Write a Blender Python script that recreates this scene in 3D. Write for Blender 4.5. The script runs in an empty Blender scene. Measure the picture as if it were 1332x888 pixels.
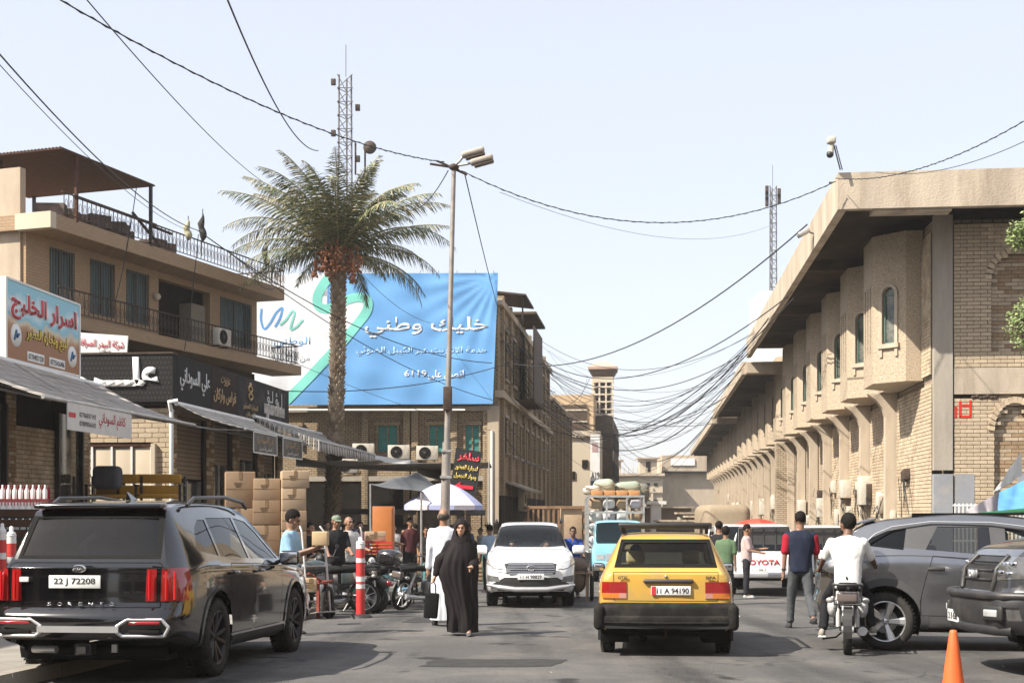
import bpy, bmesh, math, random
from mathutils import Vector as V, Matrix as MX
from mathutils import noise as NZ
C = bpy.context.scene.collection
SC = bpy.context.scene
R = math.radians
rnd = random.Random(7)
F, CX, HY, CZ, SL = 1700.0, 666.0, 665.0, 1.38, 0.02      # focal length in px, optical axis, eye level, lens height, fall of the street
# ---------------------------------------------------------------- camera, sky, sun
cam = bpy.data.cameras.new('camera'); camo = bpy.data.objects.new('camera', cam); C.objects.link(camo)
cam.lens = 36 * F / 1332; cam.shift_y = (HY - 444) / 1332; cam.clip_end = 9000; cam.clip_start = .1
camo.location = (0, 0, CZ); camo.rotation_euler = (R(90), 0, 0); SC.camera = camo
SUN = V((-.87, -.46, .97)).normalized()
w = bpy.data.worlds.new('World'); SC.world = w; w.use_nodes = True
nt = w.node_tree; nt.nodes.clear()
sky = nt.nodes.new('ShaderNodeTexSky'); sky.sky_type = 'NISHITA'; sky.sun_disc = False
sky.sun_elevation = math.asin(SUN.z); sky.sun_rotation = math.atan2(SUN.x, SUN.y)
sky.air_density = 1.0; sky.dust_density = 2.2; sky.ozone_density = 1.0; sky.altitude = 30
bg = nt.nodes.new('ShaderNodeBackground'); bg.inputs[1].default_value = .15
hz = nt.nodes.new('ShaderNodeMix'); hz.data_type = 'RGBA'; hz.inputs[0].default_value = .74
hz.inputs[7].default_value = (3.0, 3.06, 3.3, 1)                        # the white veil of a dusty summer sky
out = nt.nodes.new('ShaderNodeOutputWorld')
nt.links.new(sky.outputs[0], hz.inputs[6]); nt.links.new(hz.outputs[2], bg.inputs[0]); nt.links.new(bg.outputs[0], out.inputs[0])
sun = bpy.data.lights.new('sun', 'SUN'); suno = bpy.data.objects.new('sun', sun); C.objects.link(suno)
sun.energy = 4.6; sun.angle = R(.55); sun.color = (1, .93, .82)
suno.rotation_euler = SUN.to_track_quat('Z', 'Y').to_euler(); suno.location = (0, 0, 60)
SC.view_settings.view_transform = 'Standard'; SC.view_settings.look = 'None'; SC.view_settings.gamma = 1; SC.view_settings.exposure = 1.02
# ---------------------------------------------------------------- helpers
def P(px, py, Y): return V(((px - CX) * Y / F, Y, CZ + (HY - py) * Y / F))
def gz(Y): return -SL * Y
def tag(o, label=None, cat=None, group=None, kind=None):
    if label: o['label'] = label
    if cat: o['category'] = cat
    if group: o['group'] = group
    if kind: o['kind'] = kind
    return o
def root(name, label, cat, loc=(0, 0, 0), rotz=0, group=None, tilt=0):
    o = bpy.data.objects.new(name, None); C.objects.link(o); o.empty_display_size = .1
    o.matrix_world = MX.Translation(loc) @ MX.Rotation(-tilt, 4, 'X') @ MX.Rotation(rotz, 4, 'Z')
    return tag(o, label, cat, group)
class MB:
    def __init__(s): s.v = []; s.f = []; s.m = []; s.s = []
    def add(s, vs, fs, m=0, sm=False):
        n = len(s.v); s.v += [tuple(a) for a in vs]
        for f in fs: s.f.append([i + n for i in f]); s.m.append(m); s.s.append(sm)
        return s
    def box(s, c, d, rot=None, m=0, tp=1.0):
        hx, hy, hz_ = d[0] / 2, d[1] / 2, d[2] / 2
        vs = [V((x * hx * (tp if z > 0 else 1), y * hy * (tp if z > 0 else 1), z * hz_)) for z in (-1, 1) for y in (-1, 1) for x in (-1, 1)]
        if rot is not None: vs = [rot @ q for q in vs]
        return s.add([q + V(c) for q in vs], [(0, 2, 3, 1), (4, 5, 7, 6), (0, 1, 5, 4), (2, 6, 7, 3), (0, 4, 6, 2), (1, 3, 7, 5)], m)
    def rbox(s, c, d, r=.02, rot=None, m=0, seg=2):
        bm = bmesh.new(); bmesh.ops.create_cube(bm, size=1)
        for q in bm.verts: q.co = V((q.co.x * d[0], q.co.y * d[1], q.co.z * d[2]))
        bmesh.ops.bevel(bm, geom=bm.edges[:], offset=min(r, min(d) * .45), segments=seg, affect='EDGES', profile=.5)
        bm.verts.index_update()
        vs = [(rot @ q.co if rot is not None else q.co) + V(c) for q in bm.verts]; fs = [[q.index for q in f.verts] for f in bm.faces]; bm.free()
        return s.add(vs, fs, m, True)
    def tube(s, pts, r, n=8, m=0, cap=True, sm=True, flat=1.0):
        pts = [V(p) for p in pts]; rs = r if isinstance(r, (list, tuple)) else [r] * len(pts); vs = []; up = None
        for i, p in enumerate(pts):
            t = (pts[min(i + 1, len(pts) - 1)] - pts[max(i - 1, 0)])
            t = t.normalized() if t.length > 1e-9 else V((0, 0, 1))
            if up is None: up = V((0, 0, 1)) if abs(t.z) < .9 else V((0, 1, 0))
            a = t.cross(up).normalized(); b = a.cross(t).normalized(); up = b
            for k in range(n):
                an = 2 * math.pi * k / n; vs.append(p + a * rs[i] * math.cos(an) + b * rs[i] * math.sin(an) * flat)
        fs = [(i * n + k, i * n + (k + 1) % n, (i + 1) * n + (k + 1) % n, (i + 1) * n + k) for i in range(len(pts) - 1) for k in range(n)]
        s.add(vs, fs, m, sm)
        if cap: s.add([vs[k] for k in range(n)], [list(range(n))[::-1]], m); s.add([vs[-n + k] for k in range(n)], [list(range(n))], m)
        return s
    def ell(s, c, r, n=12, k=8, m=0, rot=None):
        if not isinstance(r, (tuple, list)): r = (r, r, r)
        vs = []
        for i in range(k + 1):
            a = math.pi * i / k
            for j in range(n):
                b = 2 * math.pi * j / n; q = V((r[0] * math.sin(a) * math.cos(b), r[1] * math.sin(a) * math.sin(b), r[2] * math.cos(a)))
                vs.append((rot @ q if rot is not None else q) + V(c))
        fs = [(i * n + j, (i + 1) * n + j, (i + 1) * n + (j + 1) % n, i * n + (j + 1) % n) for i in range(k) for j in range(n)]
        return s.add(vs, fs, m, True)
    def lathe(s, prof, c=(0, 0, 0), axis='z', n=24, m=0, sm=True):
        vs = []
        for (r, h) in prof:
            for k in range(n):
                a = 2 * math.pi * k / n; x, y = r * math.cos(a), r * math.sin(a)
                q = (x, y, h) if axis == 'z' else ((h, x, y) if axis == 'x' else (x, h, y)); vs.append(V(q) + V(c))
        fs = [(i * n + k, i * n + (k + 1) % n, (i + 1) * n + (k + 1) % n, (i + 1) * n + k) for i in range(len(prof) - 1) for k in range(n)]
        return s.add(vs, fs, m, sm)
    def prism(s, poly, a, b, fn, m=0):          # poly: 2-D outline; fn(u, v, w) -> 3-D; a, b: the two depths
        n = len(poly); vs = [fn(u, v, a) for u, v in poly] + [fn(u, v, b) for u, v in poly]
        return s.add(vs, [list(range(n))[::-1], list(range(n, 2 * n))] + [(k, (k + 1) % n, n + (k + 1) % n, n + k) for k in range(n)], m)
    def quad(s, a, b, c, d, m=0): return s.add([a, b, c, d], [(0, 1, 2, 3)], m)
    def mesh(s, name, mats):
        me = bpy.data.meshes.new(name); me.from_pydata(s.v, [], s.f)
        for q in (mats if isinstance(mats, (list, tuple)) else [mats]): me.materials.append(q)
        me.polygons.foreach_set('material_index', s.m); me.polygons.foreach_set('use_smooth', s.s)
        bm = bmesh.new(); bm.from_mesh(me); bmesh.ops.recalc_face_normals(bm, faces=bm.faces[:]); bm.to_mesh(me); bm.free()
        me.update(); return me
    def build(s, name, mats, parent=None, loc=None, rot=None, bevel=0):
        o = bpy.data.objects.new(name, s.mesh(name, mats)); C.objects.link(o)
        if parent: o.parent = parent
        if loc is not None: o.location = loc
        if rot is not None: o.rotation_euler = rot
        if bevel:
            b = o.modifiers.new('bevel', 'BEVEL'); b.width = bevel; b.segments = 2; b.limit_method = 'ANGLE'
        return o
def inst(me, name, parent, M=None, loc=None):
    o = bpy.data.objects.new(name, me); C.objects.link(o); o.parent = parent
    if M is not None: o.matrix_local = M
    elif loc is not None: o.location = loc
    return o
def copy_tree(o, parent=None):
    c = o.copy(); C.objects.link(c); c.parent = parent
    for ch in o.children: copy_tree(ch, c)
    return c
# a scratch scene where modifiers and text are turned into meshes
TMP = bpy.data.scenes.new('scratch')
def bake(o, name):
    TMP.collection.objects.link(o); vl = TMP.view_layers[0]; vl.update()
    me = bpy.data.meshes.new_from_object(o.evaluated_get(vl.depsgraph), depsgraph=vl.depsgraph); me.name = name
    TMP.collection.objects.unlink(o); bpy.data.objects.remove(o); return me
# ---------------------------------------------------------------- materials
def mat(name, col, rough=.6, metal=0., var=.12, scale=4., bump=0., coat=0., dirt=None, streak=1.0, spec=.5, fine=0.):
    m = bpy.data.materials.new(name); m.use_nodes = True; n = m.node_tree.nodes; l = m.node_tree.links; b = n['Principled BSDF']
    col = tuple(col) + (1,) if len(col) == 3 else col
    if rough >= .7 and spec == .5: spec = .12
    b.inputs['Roughness'].default_value = rough; b.inputs['Metallic'].default_value = metal; b.inputs['Coat Weight'].default_value = coat
    b.inputs['Coat Roughness'].default_value = .04; b.inputs['Specular IOR Level'].default_value = spec
    tc = n.new('ShaderNodeTexCoord'); mp = n.new('ShaderNodeMapping'); l.new(tc.outputs['Object'], mp.inputs[0]); mp.inputs[3].default_value = (1, 1, 1 / streak)
    nz = n.new('ShaderNodeTexNoise'); nz.inputs['Scale'].default_value = scale; nz.inputs['Detail'].default_value = 6; nz.inputs['Roughness'].default_value = .62
    l.new(mp.outputs[0], nz.inputs[0])
    cr = n.new('ShaderNodeValToRGB'); l.new(nz.outputs[0], cr.inputs[0])
    cr.color_ramp.elements[0].position = .3; cr.color_ramp.elements[1].position = .72
    cr.color_ramp.elements[0].color = tuple(c * (1 - var) for c in col[:3]) + (1,); cr.color_ramp.elements[1].color = tuple(min(1, c * (1 + var)) for c in col[:3]) + (1,)
    last = cr.outputs[0]
    if dirt:
        dc, amt, ds = dirt
        n2 = n.new('ShaderNodeTexNoise'); n2.inputs['Scale'].default_value = ds; n2.inputs['Detail'].default_value = 8; n2.inputs['Roughness'].default_value = .7
        l.new(mp.outputs[0], n2.inputs[0]); r2 = n.new('ShaderNodeValToRGB'); r2.color_ramp.elements[0].position = .48; r2.color_ramp.elements[1].position = .7
        l.new(n2.outputs[0], r2.inputs[0]); mu = n.new('ShaderNodeMath'); mu.operation = 'MULTIPLY'; mu.inputs[1].default_value = amt; l.new(r2.outputs[0], mu.inputs[0])
        mx = n.new('ShaderNodeMix'); mx.data_type = 'RGBA'; l.new(mu.outputs[0], mx.inputs[0]); l.new(last, mx.inputs[6]); mx.inputs[7].default_value = tuple(dc) + (1,); last = mx.outputs[2]
    l.new(last, b.inputs['Base Color'])
    if bump:
        nb = n.new('ShaderNodeTexNoise'); nb.inputs['Scale'].default_value = fine or scale * 8; nb.inputs['Detail'].default_value = 5; l.new(tc.outputs['Object'], nb.inputs[0])
        bp = n.new('ShaderNodeBump'); bp.inputs['Strength'].default_value = bump; bp.inputs['Distance'].default_value = .02
        l.new(nb.outputs[0], bp.inputs['Height']); l.new(bp.outputs[0], b.inputs['Normal'])
    return m
def brickmat(name, c1, c2, mortar, bw, bh, rotx=True, bump=.5, dirt=(.2, .15, .1), ms=.012, amt=.35):
    m = bpy.data.materials.new(name); m.use_nodes = True; n = m.node_tree.nodes; l = m.node_tree.links; b = n['Principled BSDF']; b.inputs['Roughness'].default_value = .9
    tc = n.new('ShaderNodeTexCoord'); sp = n.new('ShaderNodeSeparateXYZ'); l.new(tc.outputs['Object'], sp.inputs[0])
    ad = n.new('ShaderNodeMath'); l.new(sp.outputs[0], ad.inputs[0]); l.new(sp.outputs[1], ad.inputs[1])
    cb = n.new('ShaderNodeCombineXYZ'); l.new(ad.outputs[0], cb.inputs[0]); l.new(sp.outputs[2], cb.inputs[1])
    t = n.new('ShaderNodeTexBrick'); l.new(cb.outputs[0], t.inputs[0]); t.inputs['Scale'].default_value = 1; t.inputs['Brick Width'].default_value = bw; t.inputs['Row Height'].default_value = bh
    t.inputs['Mortar Size'].default_value = ms; t.inputs['Color1'].default_value = c1 + (1,); t.inputs['Color2'].default_value = c2 + (1,); t.inputs['Mortar'].default_value = mortar + (1,); t.inputs['Bias'].default_value = -.2
    nz = n.new('ShaderNodeTexNoise'); nz.inputs['Scale'].default_value = .7; nz.inputs['Detail'].default_value = 8; nz.inputs['Roughness'].default_value = .7; l.new(tc.outputs['Object'], nz.inputs[0])
    r = n.new('ShaderNodeValToRGB'); r.color_ramp.elements[0].position = .45; r.color_ramp.elements[1].position = .75; l.new(nz.outputs[0], r.inputs[0])
    mu = n.new('ShaderNodeMath'); mu.operation = 'MULTIPLY'; mu.inputs[1].default_value = amt; l.new(r.outputs[0], mu.inputs[0])
    mx = n.new('ShaderNodeMix'); mx.data_type = 'RGBA'; l.new(mu.outputs[0], mx.inputs[0]); l.new(t.outputs[0], mx.inputs[6]); mx.inputs[7].default_value = dirt + (1,); l.new(mx.outputs[2], b.inputs['Base Color'])
    bp = n.new('ShaderNodeBump'); bp.invert = True; bp.inputs['Strength'].default_value = bump; bp.inputs['Distance'].default_value = .02; l.new(t.outputs['Fac'], bp.inputs['Height']); l.new(bp.outputs[0], b.inputs['Normal'])
    return m
def glassmat(name, tint, refl=1.5, rough=.02):
    m = bpy.data.materials.new(name); m.use_nodes = True; n = m.node_tree.nodes; l = m.node_tree.links; n.clear()
    tr = n.new('ShaderNodeBsdfTransparent'); tr.inputs[0].default_value = tint + (1,); gl = n.new('ShaderNodeBsdfGlossy'); gl.inputs['Roughness'].default_value = rough
    fr = n.new('ShaderNodeFresnel'); fr.inputs[0].default_value = refl; mx = n.new('ShaderNodeMixShader'); o = n.new('ShaderNodeOutputMaterial')
    l.new(fr.outputs[0], mx.inputs[0]); l.new(tr.outputs[0], mx.inputs[1]); l.new(gl.outputs[0], mx.inputs[2]); l.new(mx.outputs[0], o.inputs[0]); return m
def asphalt():
    m = mat('asphalt', (.094, .09, .087), .85, var=.22, scale=.35, bump=.5, fine=60, dirt=((.17, .155, .135), .6, .7), spec=.25)
    n = m.node_tree.nodes; l = m.node_tree.links; b = n['Principled BSDF']; tc = [q for q in n if q.type == 'TEX_COORD'][0]
    src = b.inputs['Base Color'].links[0].from_socket
    def blend(src, fac, col, mode='MIX'):
        mx = n.new('ShaderNodeMix'); mx.data_type = 'RGBA'; mx.blend_type = mode; l.new(fac, mx.inputs[0]); l.new(src, mx.inputs[6]); mx.inputs[7].default_value = col; return mx.outputs[2]
    def ramp(sock, a, c):
        r = n.new('ShaderNodeValToRGB'); r.color_ramp.elements[0].position = a; r.color_ramp.elements[1].position = c; l.new(sock, r.inputs[0]); return r.outputs[0]
    mp = n.new('ShaderNodeMapping'); mp.inputs[3].default_value = (1.6, .12, 1); mp.inputs[2].default_value = (0, 0, .107); l.new(tc.outputs['Object'], mp.inputs[0])      # tyre-polished bands along the street, deepened to paint in cable shadows
    a = n.new('ShaderNodeTexNoise'); a.inputs['Scale'].default_value = .8; a.inputs['Detail'].default_value = 4; l.new(mp.outputs[0], a.inputs[0])
    src = blend(src, ramp(a.outputs[0], .48, .72), (.38, .38, .39, 1), 'MULTIPLY')
    s2 = n.new('ShaderNodeTexNoise'); s2.inputs['Scale'].default_value = 130; s2.inputs['Detail'].default_value = 2; l.new(tc.outputs['Object'], s2.inputs[0])
    src = blend(src, ramp(s2.outputs[0], .62, .7), (.3, .29, .27, 1))                                       # light grit
    v = n.new('ShaderNodeTexVoronoi'); v.feature = 'DISTANCE_TO_EDGE'; v.inputs['Scale'].default_value = .55
    wn = n.new('ShaderNodeTexNoise'); wn.inputs['Scale'].default_value = 1.3; wn.inputs['Detail'].default_value = 6; l.new(tc.outputs['Object'], wn.inputs[0])
    av = n.new('ShaderNodeVectorMath'); l.new(tc.outputs['Object'], av.inputs[0]); l.new(wn.outputs[1], av.inputs[1]); l.new(av.outputs[0], v.inputs[0])
    r = n.new('ShaderNodeValToRGB'); r.color_ramp.elements[0].position = 0; r.color_ramp.elements[0].color = (1, 1, 1, 1); r.color_ramp.elements[1].position = .02; r.color_ramp.elements[1].color = (0, 0, 0, 1); l.new(v.outputs[0], r.inputs[0])
    msk = n.new('ShaderNodeMath'); msk.operation = 'MULTIPLY'; l.new(r.outputs[0], msk.inputs[0]); l.new(ramp(a.outputs[0], .4, .6), msk.inputs[1])
    src = blend(src, msk.outputs[0], (.04, .04, .04, 1))
    st = n.new('ShaderNodeTexNoise'); st.inputs['Scale'].default_value = 1.1; st.inputs['Detail'].default_value = 3; l.new(tc.outputs['Object'], st.inputs[0])
    src = blend(src, ramp(st.outputs[0], .62, .68), (.03, .029, .028, 1))                                      # oil stains
    l.new(src, b.inputs['Base Color']); return m
MAT = {}
def mm(k, *a, **kw):
    if k not in MAT: MAT[k] = mat(k, *a, **kw)
    return MAT[k]
M_asph = asphalt()
M_conc = mat('tan_concrete', (.47, .395, .305), .9, var=.2, scale=1.6, bump=.6, fine=25, dirt=((.2, .15, .105), .7, 1.1), streak=5)
M_peb = mat('pebble_concrete', (.43, .35, .255), .95, var=.4, scale=22, bump=1.0, fine=45)
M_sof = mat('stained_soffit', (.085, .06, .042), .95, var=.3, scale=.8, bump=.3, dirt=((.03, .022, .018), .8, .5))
M_greyc = mat('grey_concrete', (.36, .32, .265), .9, var=.15, scale=2, bump=.3, dirt=((.16, .14, .12), .4, 1.5), streak=5)
M_gpaint = mat('grey_wall_paint', (.26, .27, .29), .85, var=.12, scale=2, bump=.2, dirt=((.38, .33, .27), .5, 3.))
M_mortar = mat('mortar', (.13, .095, .065), .95, var=.2, scale=5)
M_brickA = mat('yellow_brick', (.53, .425, .30), .9, var=.25, scale=2.3, bump=.4, dirt=((.25, .17, .1), .65, .9))
M_brickB = mat('pale_brick', (.47, .375, .265), .9, var=.25, scale=2.3, bump=.4, dirt=((.22, .15, .09), .65, .9))
M_brickC = mat('brown_brick', (.30, .21, .13), .9, var=.25, scale=3, bump=.3)
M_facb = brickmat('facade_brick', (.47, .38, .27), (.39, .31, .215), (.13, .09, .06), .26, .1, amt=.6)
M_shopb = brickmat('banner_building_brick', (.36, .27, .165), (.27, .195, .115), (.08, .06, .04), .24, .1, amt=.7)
M_uppb = brickmat('balcony_building_brick', (.37, .25, .15), (.32, .215, .125), (.27, .19, .12), .26, .09, bump=.3)
M_plas = mat('beige_plaster', (.45, .37, .28), .9, var=.12, scale=.8, bump=.25, dirt=((.27, .2, .14), .5, .6), streak=3)
M_cream = mat('cream_plaster', (.55, .47, .36), .9, var=.12, scale=.5, dirt=((.3, .24, .17), .6, .4), streak=3)
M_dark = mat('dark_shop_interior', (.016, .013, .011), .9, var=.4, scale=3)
M_blk = mat('black_metal', (.025, .024, .024), .5, var=.2)
M_iron = mat('rusty_iron', (.07, .05, .04), .7, var=.3, scale=8)
M_rust = mat('rust_brown_steel', (.075, .035, .025), .7, var=.3, scale=6)
M_galv = mat('galvanised_steel', (.42, .41, .39), .45, .5, var=.2, scale=6)
M_white = mat('white_paint', (.78, .77, .74), .5, var=.06, dirt=((.45, .4, .33), .35, 2.))
M_cable = mat('cable_rubber', (.02, .019, .02), .6, var=.1)
M_blksof = mat('dark_soffit', (.04, .028, .02), .95, var=.4, scale=.7, bump=.3, dirt=((.1, .07, .045), .5, .8))  # dirty canopy underside, its deep shade also put into the near-black colour
M_greysl = mat('grey_awning_cloth', (.38, .35, .32), .85, var=.1, scale=2, dirt=((.22, .19, .17), .4, 1.))
M_glassd = glassmat('window_glass', (.25, .3, .3), 1.5)
# Arabic shaping: letters to their joined presentation forms, drawn right to left
AR2 = {'ا': 0xFE8D, 'أ': 0xFE83, 'ة': 0xFE93, 'د': 0xFEA9, 'ذ': 0xFEAB, 'ر': 0xFEAD, 'ز': 0xFEAF, 'و': 0xFEED, 'ى': 0xFEEF}
AR4 = {'ئ': 0xFE89, 'ب': 0xFE8F, 'ت': 0xFE95, 'ث': 0xFE99, 'ج': 0xFE9D, 'ح': 0xFEA1, 'خ': 0xFEA5, 'س': 0xFEB1, 'ش': 0xFEB5, 'ص': 0xFEB9, 'ض': 0xFEBD, 'ط': 0xFEC1, 'ظ': 0xFEC5, 'ع': 0xFEC9, 'غ': 0xFECD, 'ف': 0xFED1, 'ق': 0xFED5, 'ك': 0xFED9, 'ل': 0xFEDD, 'م': 0xFEE1, 'ن': 0xFEE5, 'ه': 0xFEE9, 'ي': 0xFEF1}
def arab(t):
    o = ''; i = 0; prev = False
    while i < len(t):
        c = t[i]
        if c == 'ل' and i + 1 < len(t) and t[i + 1] == 'ا': o += chr(0xFEFB + (1 if prev else 0)); prev = False; i += 2; continue
        if c in AR2: o += chr(AR2[c] + (1 if prev else 0)); prev = False
        elif c in AR4:
            nx = i + 1 < len(t) and (t[i + 1] in AR2 or t[i + 1] in AR4 or t[i + 1] == 'ـ'); o += chr(AR4[c] + (1 if prev else 0) + (2 if nx else 0)); prev = nx
        elif c == 'ـ': o += c; prev = True
        else: o += c; prev = False
        i += 1
    return o[::-1]
def text(s, h, mt, parent, pos, name='lettering', rot=None, ext=.01, ar=False, wid=None, bold=0., align='CENTER'):
    cu = bpy.data.curves.new(name, 'FONT'); cu.body = arab(s) if ar else s; cu.size = 1; cu.extrude = 0; cu.offset = bold
    cu.align_x = align; cu.align_y = 'CENTER'; cu.resolution_u = 3
    me = bake(bpy.data.objects.new('t', cu), name)
    if len(me.vertices):
        xs = [q.co.x for q in me.vertices]; ys = [q.co.y for q in me.vertices]; w_, h_ = max(xs) - min(xs), max(ys) - min(ys); cx_, cy_ = (max(xs) + min(xs)) / 2, (max(ys) + min(ys)) / 2
        if align == 'LEFT': cx_ = min(xs)
        sy = h / h_; sx = (wid / w_) if wid else sy
        for q in me.vertices: q.co = V(((q.co.x - cx_) * sx, 0, (q.co.y - cy_) * sy))
        bm = bmesh.new(); bm.from_mesh(me); r = bmesh.ops.extrude_face_region(bm, geom=bm.faces[:])
        for q in r['geom']:
            if isinstance(q, bmesh.types.BMVert): q.co.y -= ext
        bmesh.ops.recalc_face_normals(bm, faces=bm.faces[:]); bm.to_mesh(me); bm.free()
    me.materials.clear(); me.materials.append(mt)
    o = bpy.data.objects.new(name, me); C.objects.link(o); o.parent = parent; o.location = pos
    if rot is not None: o.rotation_euler = rot
    return o
# ---------------------------------------------------------------- the ground
g = MB(); xs = [-900, -60, -20, 0, 20, 60, 900]; ys = [-60, 0, 60, 120, 180, 260]
for i in range(len(xs) - 1):
    for j in range(len(ys) - 1):
        g.quad((xs[i], ys[j], gz(ys[j])), (xs[i + 1], ys[j], gz(ys[j])), (xs[i + 1], ys[j + 1], gz(ys[j + 1])), (xs[i], ys[j + 1], gz(ys[j + 1])))
g.quad((-900, 260, gz(260)), (900, 260, gz(260)), (3500, 3500, gz(260)), (-3500, 3500, gz(260)))
tag(g.build('street', M_asph), kind='structure')
M_pave = mat('pavement_concrete', (.27, .25, .22), .9, var=.15, scale=1.5, bump=.3, dirt=((.14, .12, .1), .5, 1.2))
M_kerb = mat('kerb_stone', (.33, .3, .26), .9, var=.15, scale=2, bump=.3, dirt=((.15, .13, .11), .5, 2))
def slab(x0, x1, y0, y1, k, h=.13, kerbs=True, name='pavement'):      # a pavement along the street axis, sheared with it
    def q(x, y, z): return (x + k * (y - y0), y, gz(y) + z)
    m = MB(); n = max(1, int((y1 - y0) / 4)); 
    for i in range(n):
        a, b = y0 + (y1 - y0) * i / n, y0 + (y1 - y0) * (i + 1) / n
        m.add([q(x0, a, h), q(x1, a, h), q(x1, b, h), q(x0, b, h), q(x0, a, -.1), q(x1, a, -.1), q(x1, b, -.1), q(x0, b, -.1)], [(0, 1, 2, 3), (0, 4, 5, 1), (2, 6, 7, 3), (1, 5, 6, 2), (0, 3, 7, 4)])
    o = tag(m.build(name, M_pave), kind='structure')
    if kerbs:
        L = 1.0; c = 0; y = y0
        while y < y1 - .2 and c < 40:
            e = MB(); jx = rnd.uniform(-.012, .012); a, b = y + .012, min(y + L, y1) - .012
            e.add([q(x1 - .01 + jx, a, h + .012), q(x1 + .14 + jx, a, h + .012), q(x1 + .14 + jx, b, h + .012), q(x1 - .01 + jx, b, h + .012), q(x1 - .01, a, -.1), q(x1 + .16 + jx, a, -.1), q(x1 + .16 + jx, b, -.1), q(x1 - .01, b, -.1)], [(0, 1, 2, 3), (0, 4, 5, 1), (2, 6, 7, 3), (1, 5, 6, 2), (0, 3, 7, 4)])
            e.build('kerb_stone', M_kerb, o); y += L; c += 1
    return o
slab(-9.5, -5.35, 6, 23.5, .105); slab(-7.2, -6.0, 33, 57, .11)
slab(10.2, 10.9, 33.2, 150, .107, kerbs=False)
isl = slab(6.1, 9.0, 24.6, 26.4, 0, h=.12, kerbs=False, name='traffic_island')
# ---------------------------------------------------------------- brick laying
def bricks(par, org, U, N, W, H, bw, bh, mts, skip=None, nind=0, depth=.03, mort=.018, score=None, seed=1, clips=()):
    rr = random.Random(seed); org = V(org); U = V(U).normalized(); N = V(N).normalized(); Z = V((0, 0, 1)); cells = []
    for j in range(int(H / bh)):
        z0 = j * bh; u = -(bw / 2 if j % 2 else 0)
        while u < W:
            a, b = max(0, u), min(W, u + bw); u += bw
            parts = [(a, b)]
            for (c0, c1, d0, d1) in clips:
                if d0 < z0 + bh / 2 < d1: parts = [q for (p0, p1) in parts for q in ((p0, min(p1, c0)), (max(p0, c1), p1)) if q[1] - q[0] > .001]
            for a, b in parts:
                if b - a < .04 or (skip and skip((a + b) / 2, z0 + bh / 2)): continue
                cells.append((a, b, z0))
    mo = MB()
    for a, b, z0 in cells:
        p = [org + U * a + Z * z0, org + U * b + Z * z0, org + U * b + Z * (z0 + bh), org + U * a + Z * (z0 + bh)]
        mo.add(p + [q + N * mort for q in p], [(4, 5, 6, 7), (0, 1, 5, 4), (1, 2, 6, 5), (2, 3, 7, 6), (3, 0, 4, 7)])
    if mort: tag(mo.build('mortar', M_mortar, par), kind='stuff')
    sc = score or (lambda c: c[0]); order = sorted(range(len(cells)), key=lambda i: sc(cells[i])); ind = set(order[:nind]); st = MB(); cache = {}
    frame = MX((U, N, Z)).transposed().to_4x4()
    def bm_(L):
        k = round(L, 3)
        if k not in cache:
            b_ = MB(); g_ = .007
            b_.rbox((0, depth / 2, 0), (L - 2 * g_, depth, bh - 2 * g_), .004, seg=1); b_.s = [False] * len(b_.s); cache[k] = [b_.mesh('brick', q) for q in mts]
        return cache[k][rr.randrange(len(mts))]
    for i, (a, b, z0) in enumerate(cells):
        jt = rr.uniform(-.005, .006)
        if i in ind:
            M = MX.Translation(org + U * (a + b) / 2 + Z * (z0 + bh / 2) + N * jt) @ frame @ MX.Rotation(rr.uniform(-.012, .012), 4, 'Y'); inst(bm_(b - a), 'brick', par, M)
        else:
            g_ = .007; c = org + U * (a + b) / 2 + Z * (z0 + bh / 2) + N * ((depth + jt) / 2); hu, hz_, hn = (b - a) / 2 - g_, bh / 2 - g_, (depth + jt) / 2
            vs = [c + U * hu * x + Z * hz_ * z + N * hn * y for y in (-1, 1) for z in (-1, 1) for x in (-1, 1)]
            st.add(vs, [(4, 5, 7, 6), (0, 1, 5, 4), (2, 6, 7, 3), (0, 4, 6, 2), (1, 3, 7, 5)], rr.randrange(len(mts)))
    if st.v: tag(st.build('brickwork', mts, par), kind='stuff')
def archpts(u0, u1, z, n=9, pointed=False):
    c, r = (u0 + u1) / 2, (u1 - u0) / 2; k = 1.35 if pointed else 1
    return [(c - r * math.cos(math.pi * i / (n - 1)), z + r * k * math.sin(math.pi * i / (n - 1)) ** (.8 if pointed else 1)) for i in range(n)]
def panel(mb, p0, p1, z0, z1, ops, th=.12, m=0):     # wall panel between plan points p0, p1 with round-headed openings (u0, u1, sill, spring)
    p0, p1 = V((p0[0], p0[1], 0)), V((p1[0], p1[1], 0)); d = (p1 - p0); W = d.length; d.normalize(); nn = V((d.y, -d.x, 0))
    fn = lambda u, v, w_: p0 + d * u + nn * w_ + V((0, 0, v)); e = 0
    for (u0, u1, zb, zs) in sorted(ops):
        if u0 > e: mb.prism([(e, z0), (u0, z0), (u0, z1), (e, z1)], 0, th, fn, m)
        mb.prism([(u0, z0), (u1, z0), (u1, zb), (u0, zb)], 0, th, fn, m)
        mb.prism(archpts(u0, u1, zs) + [(u1, z1), (u0, z1)], 0, th, fn, m); e = u1
    if W > e + 1e-4: mb.prism([(e, z0), (W, z0), (W, z1), (e, z1)], 0, th, fn, m)
    return fn
def yrot(k): return -math.atan(k)
# ================================================================ the long brick and concrete building on the right
RB = root('brick_market_building', 'long pale brick building with concrete bay windows under a deep concrete canopy', 'building', (10.94, 34, 0), yrot(.107))
PIT, NB = 4.7, 24; Y0B = 1.2
mb = MB()
mb.box((6.2, 57.6, 2.5), (12.3, 114.7, 13.0)); mb.build('wall', M_facb, RB)
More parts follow.
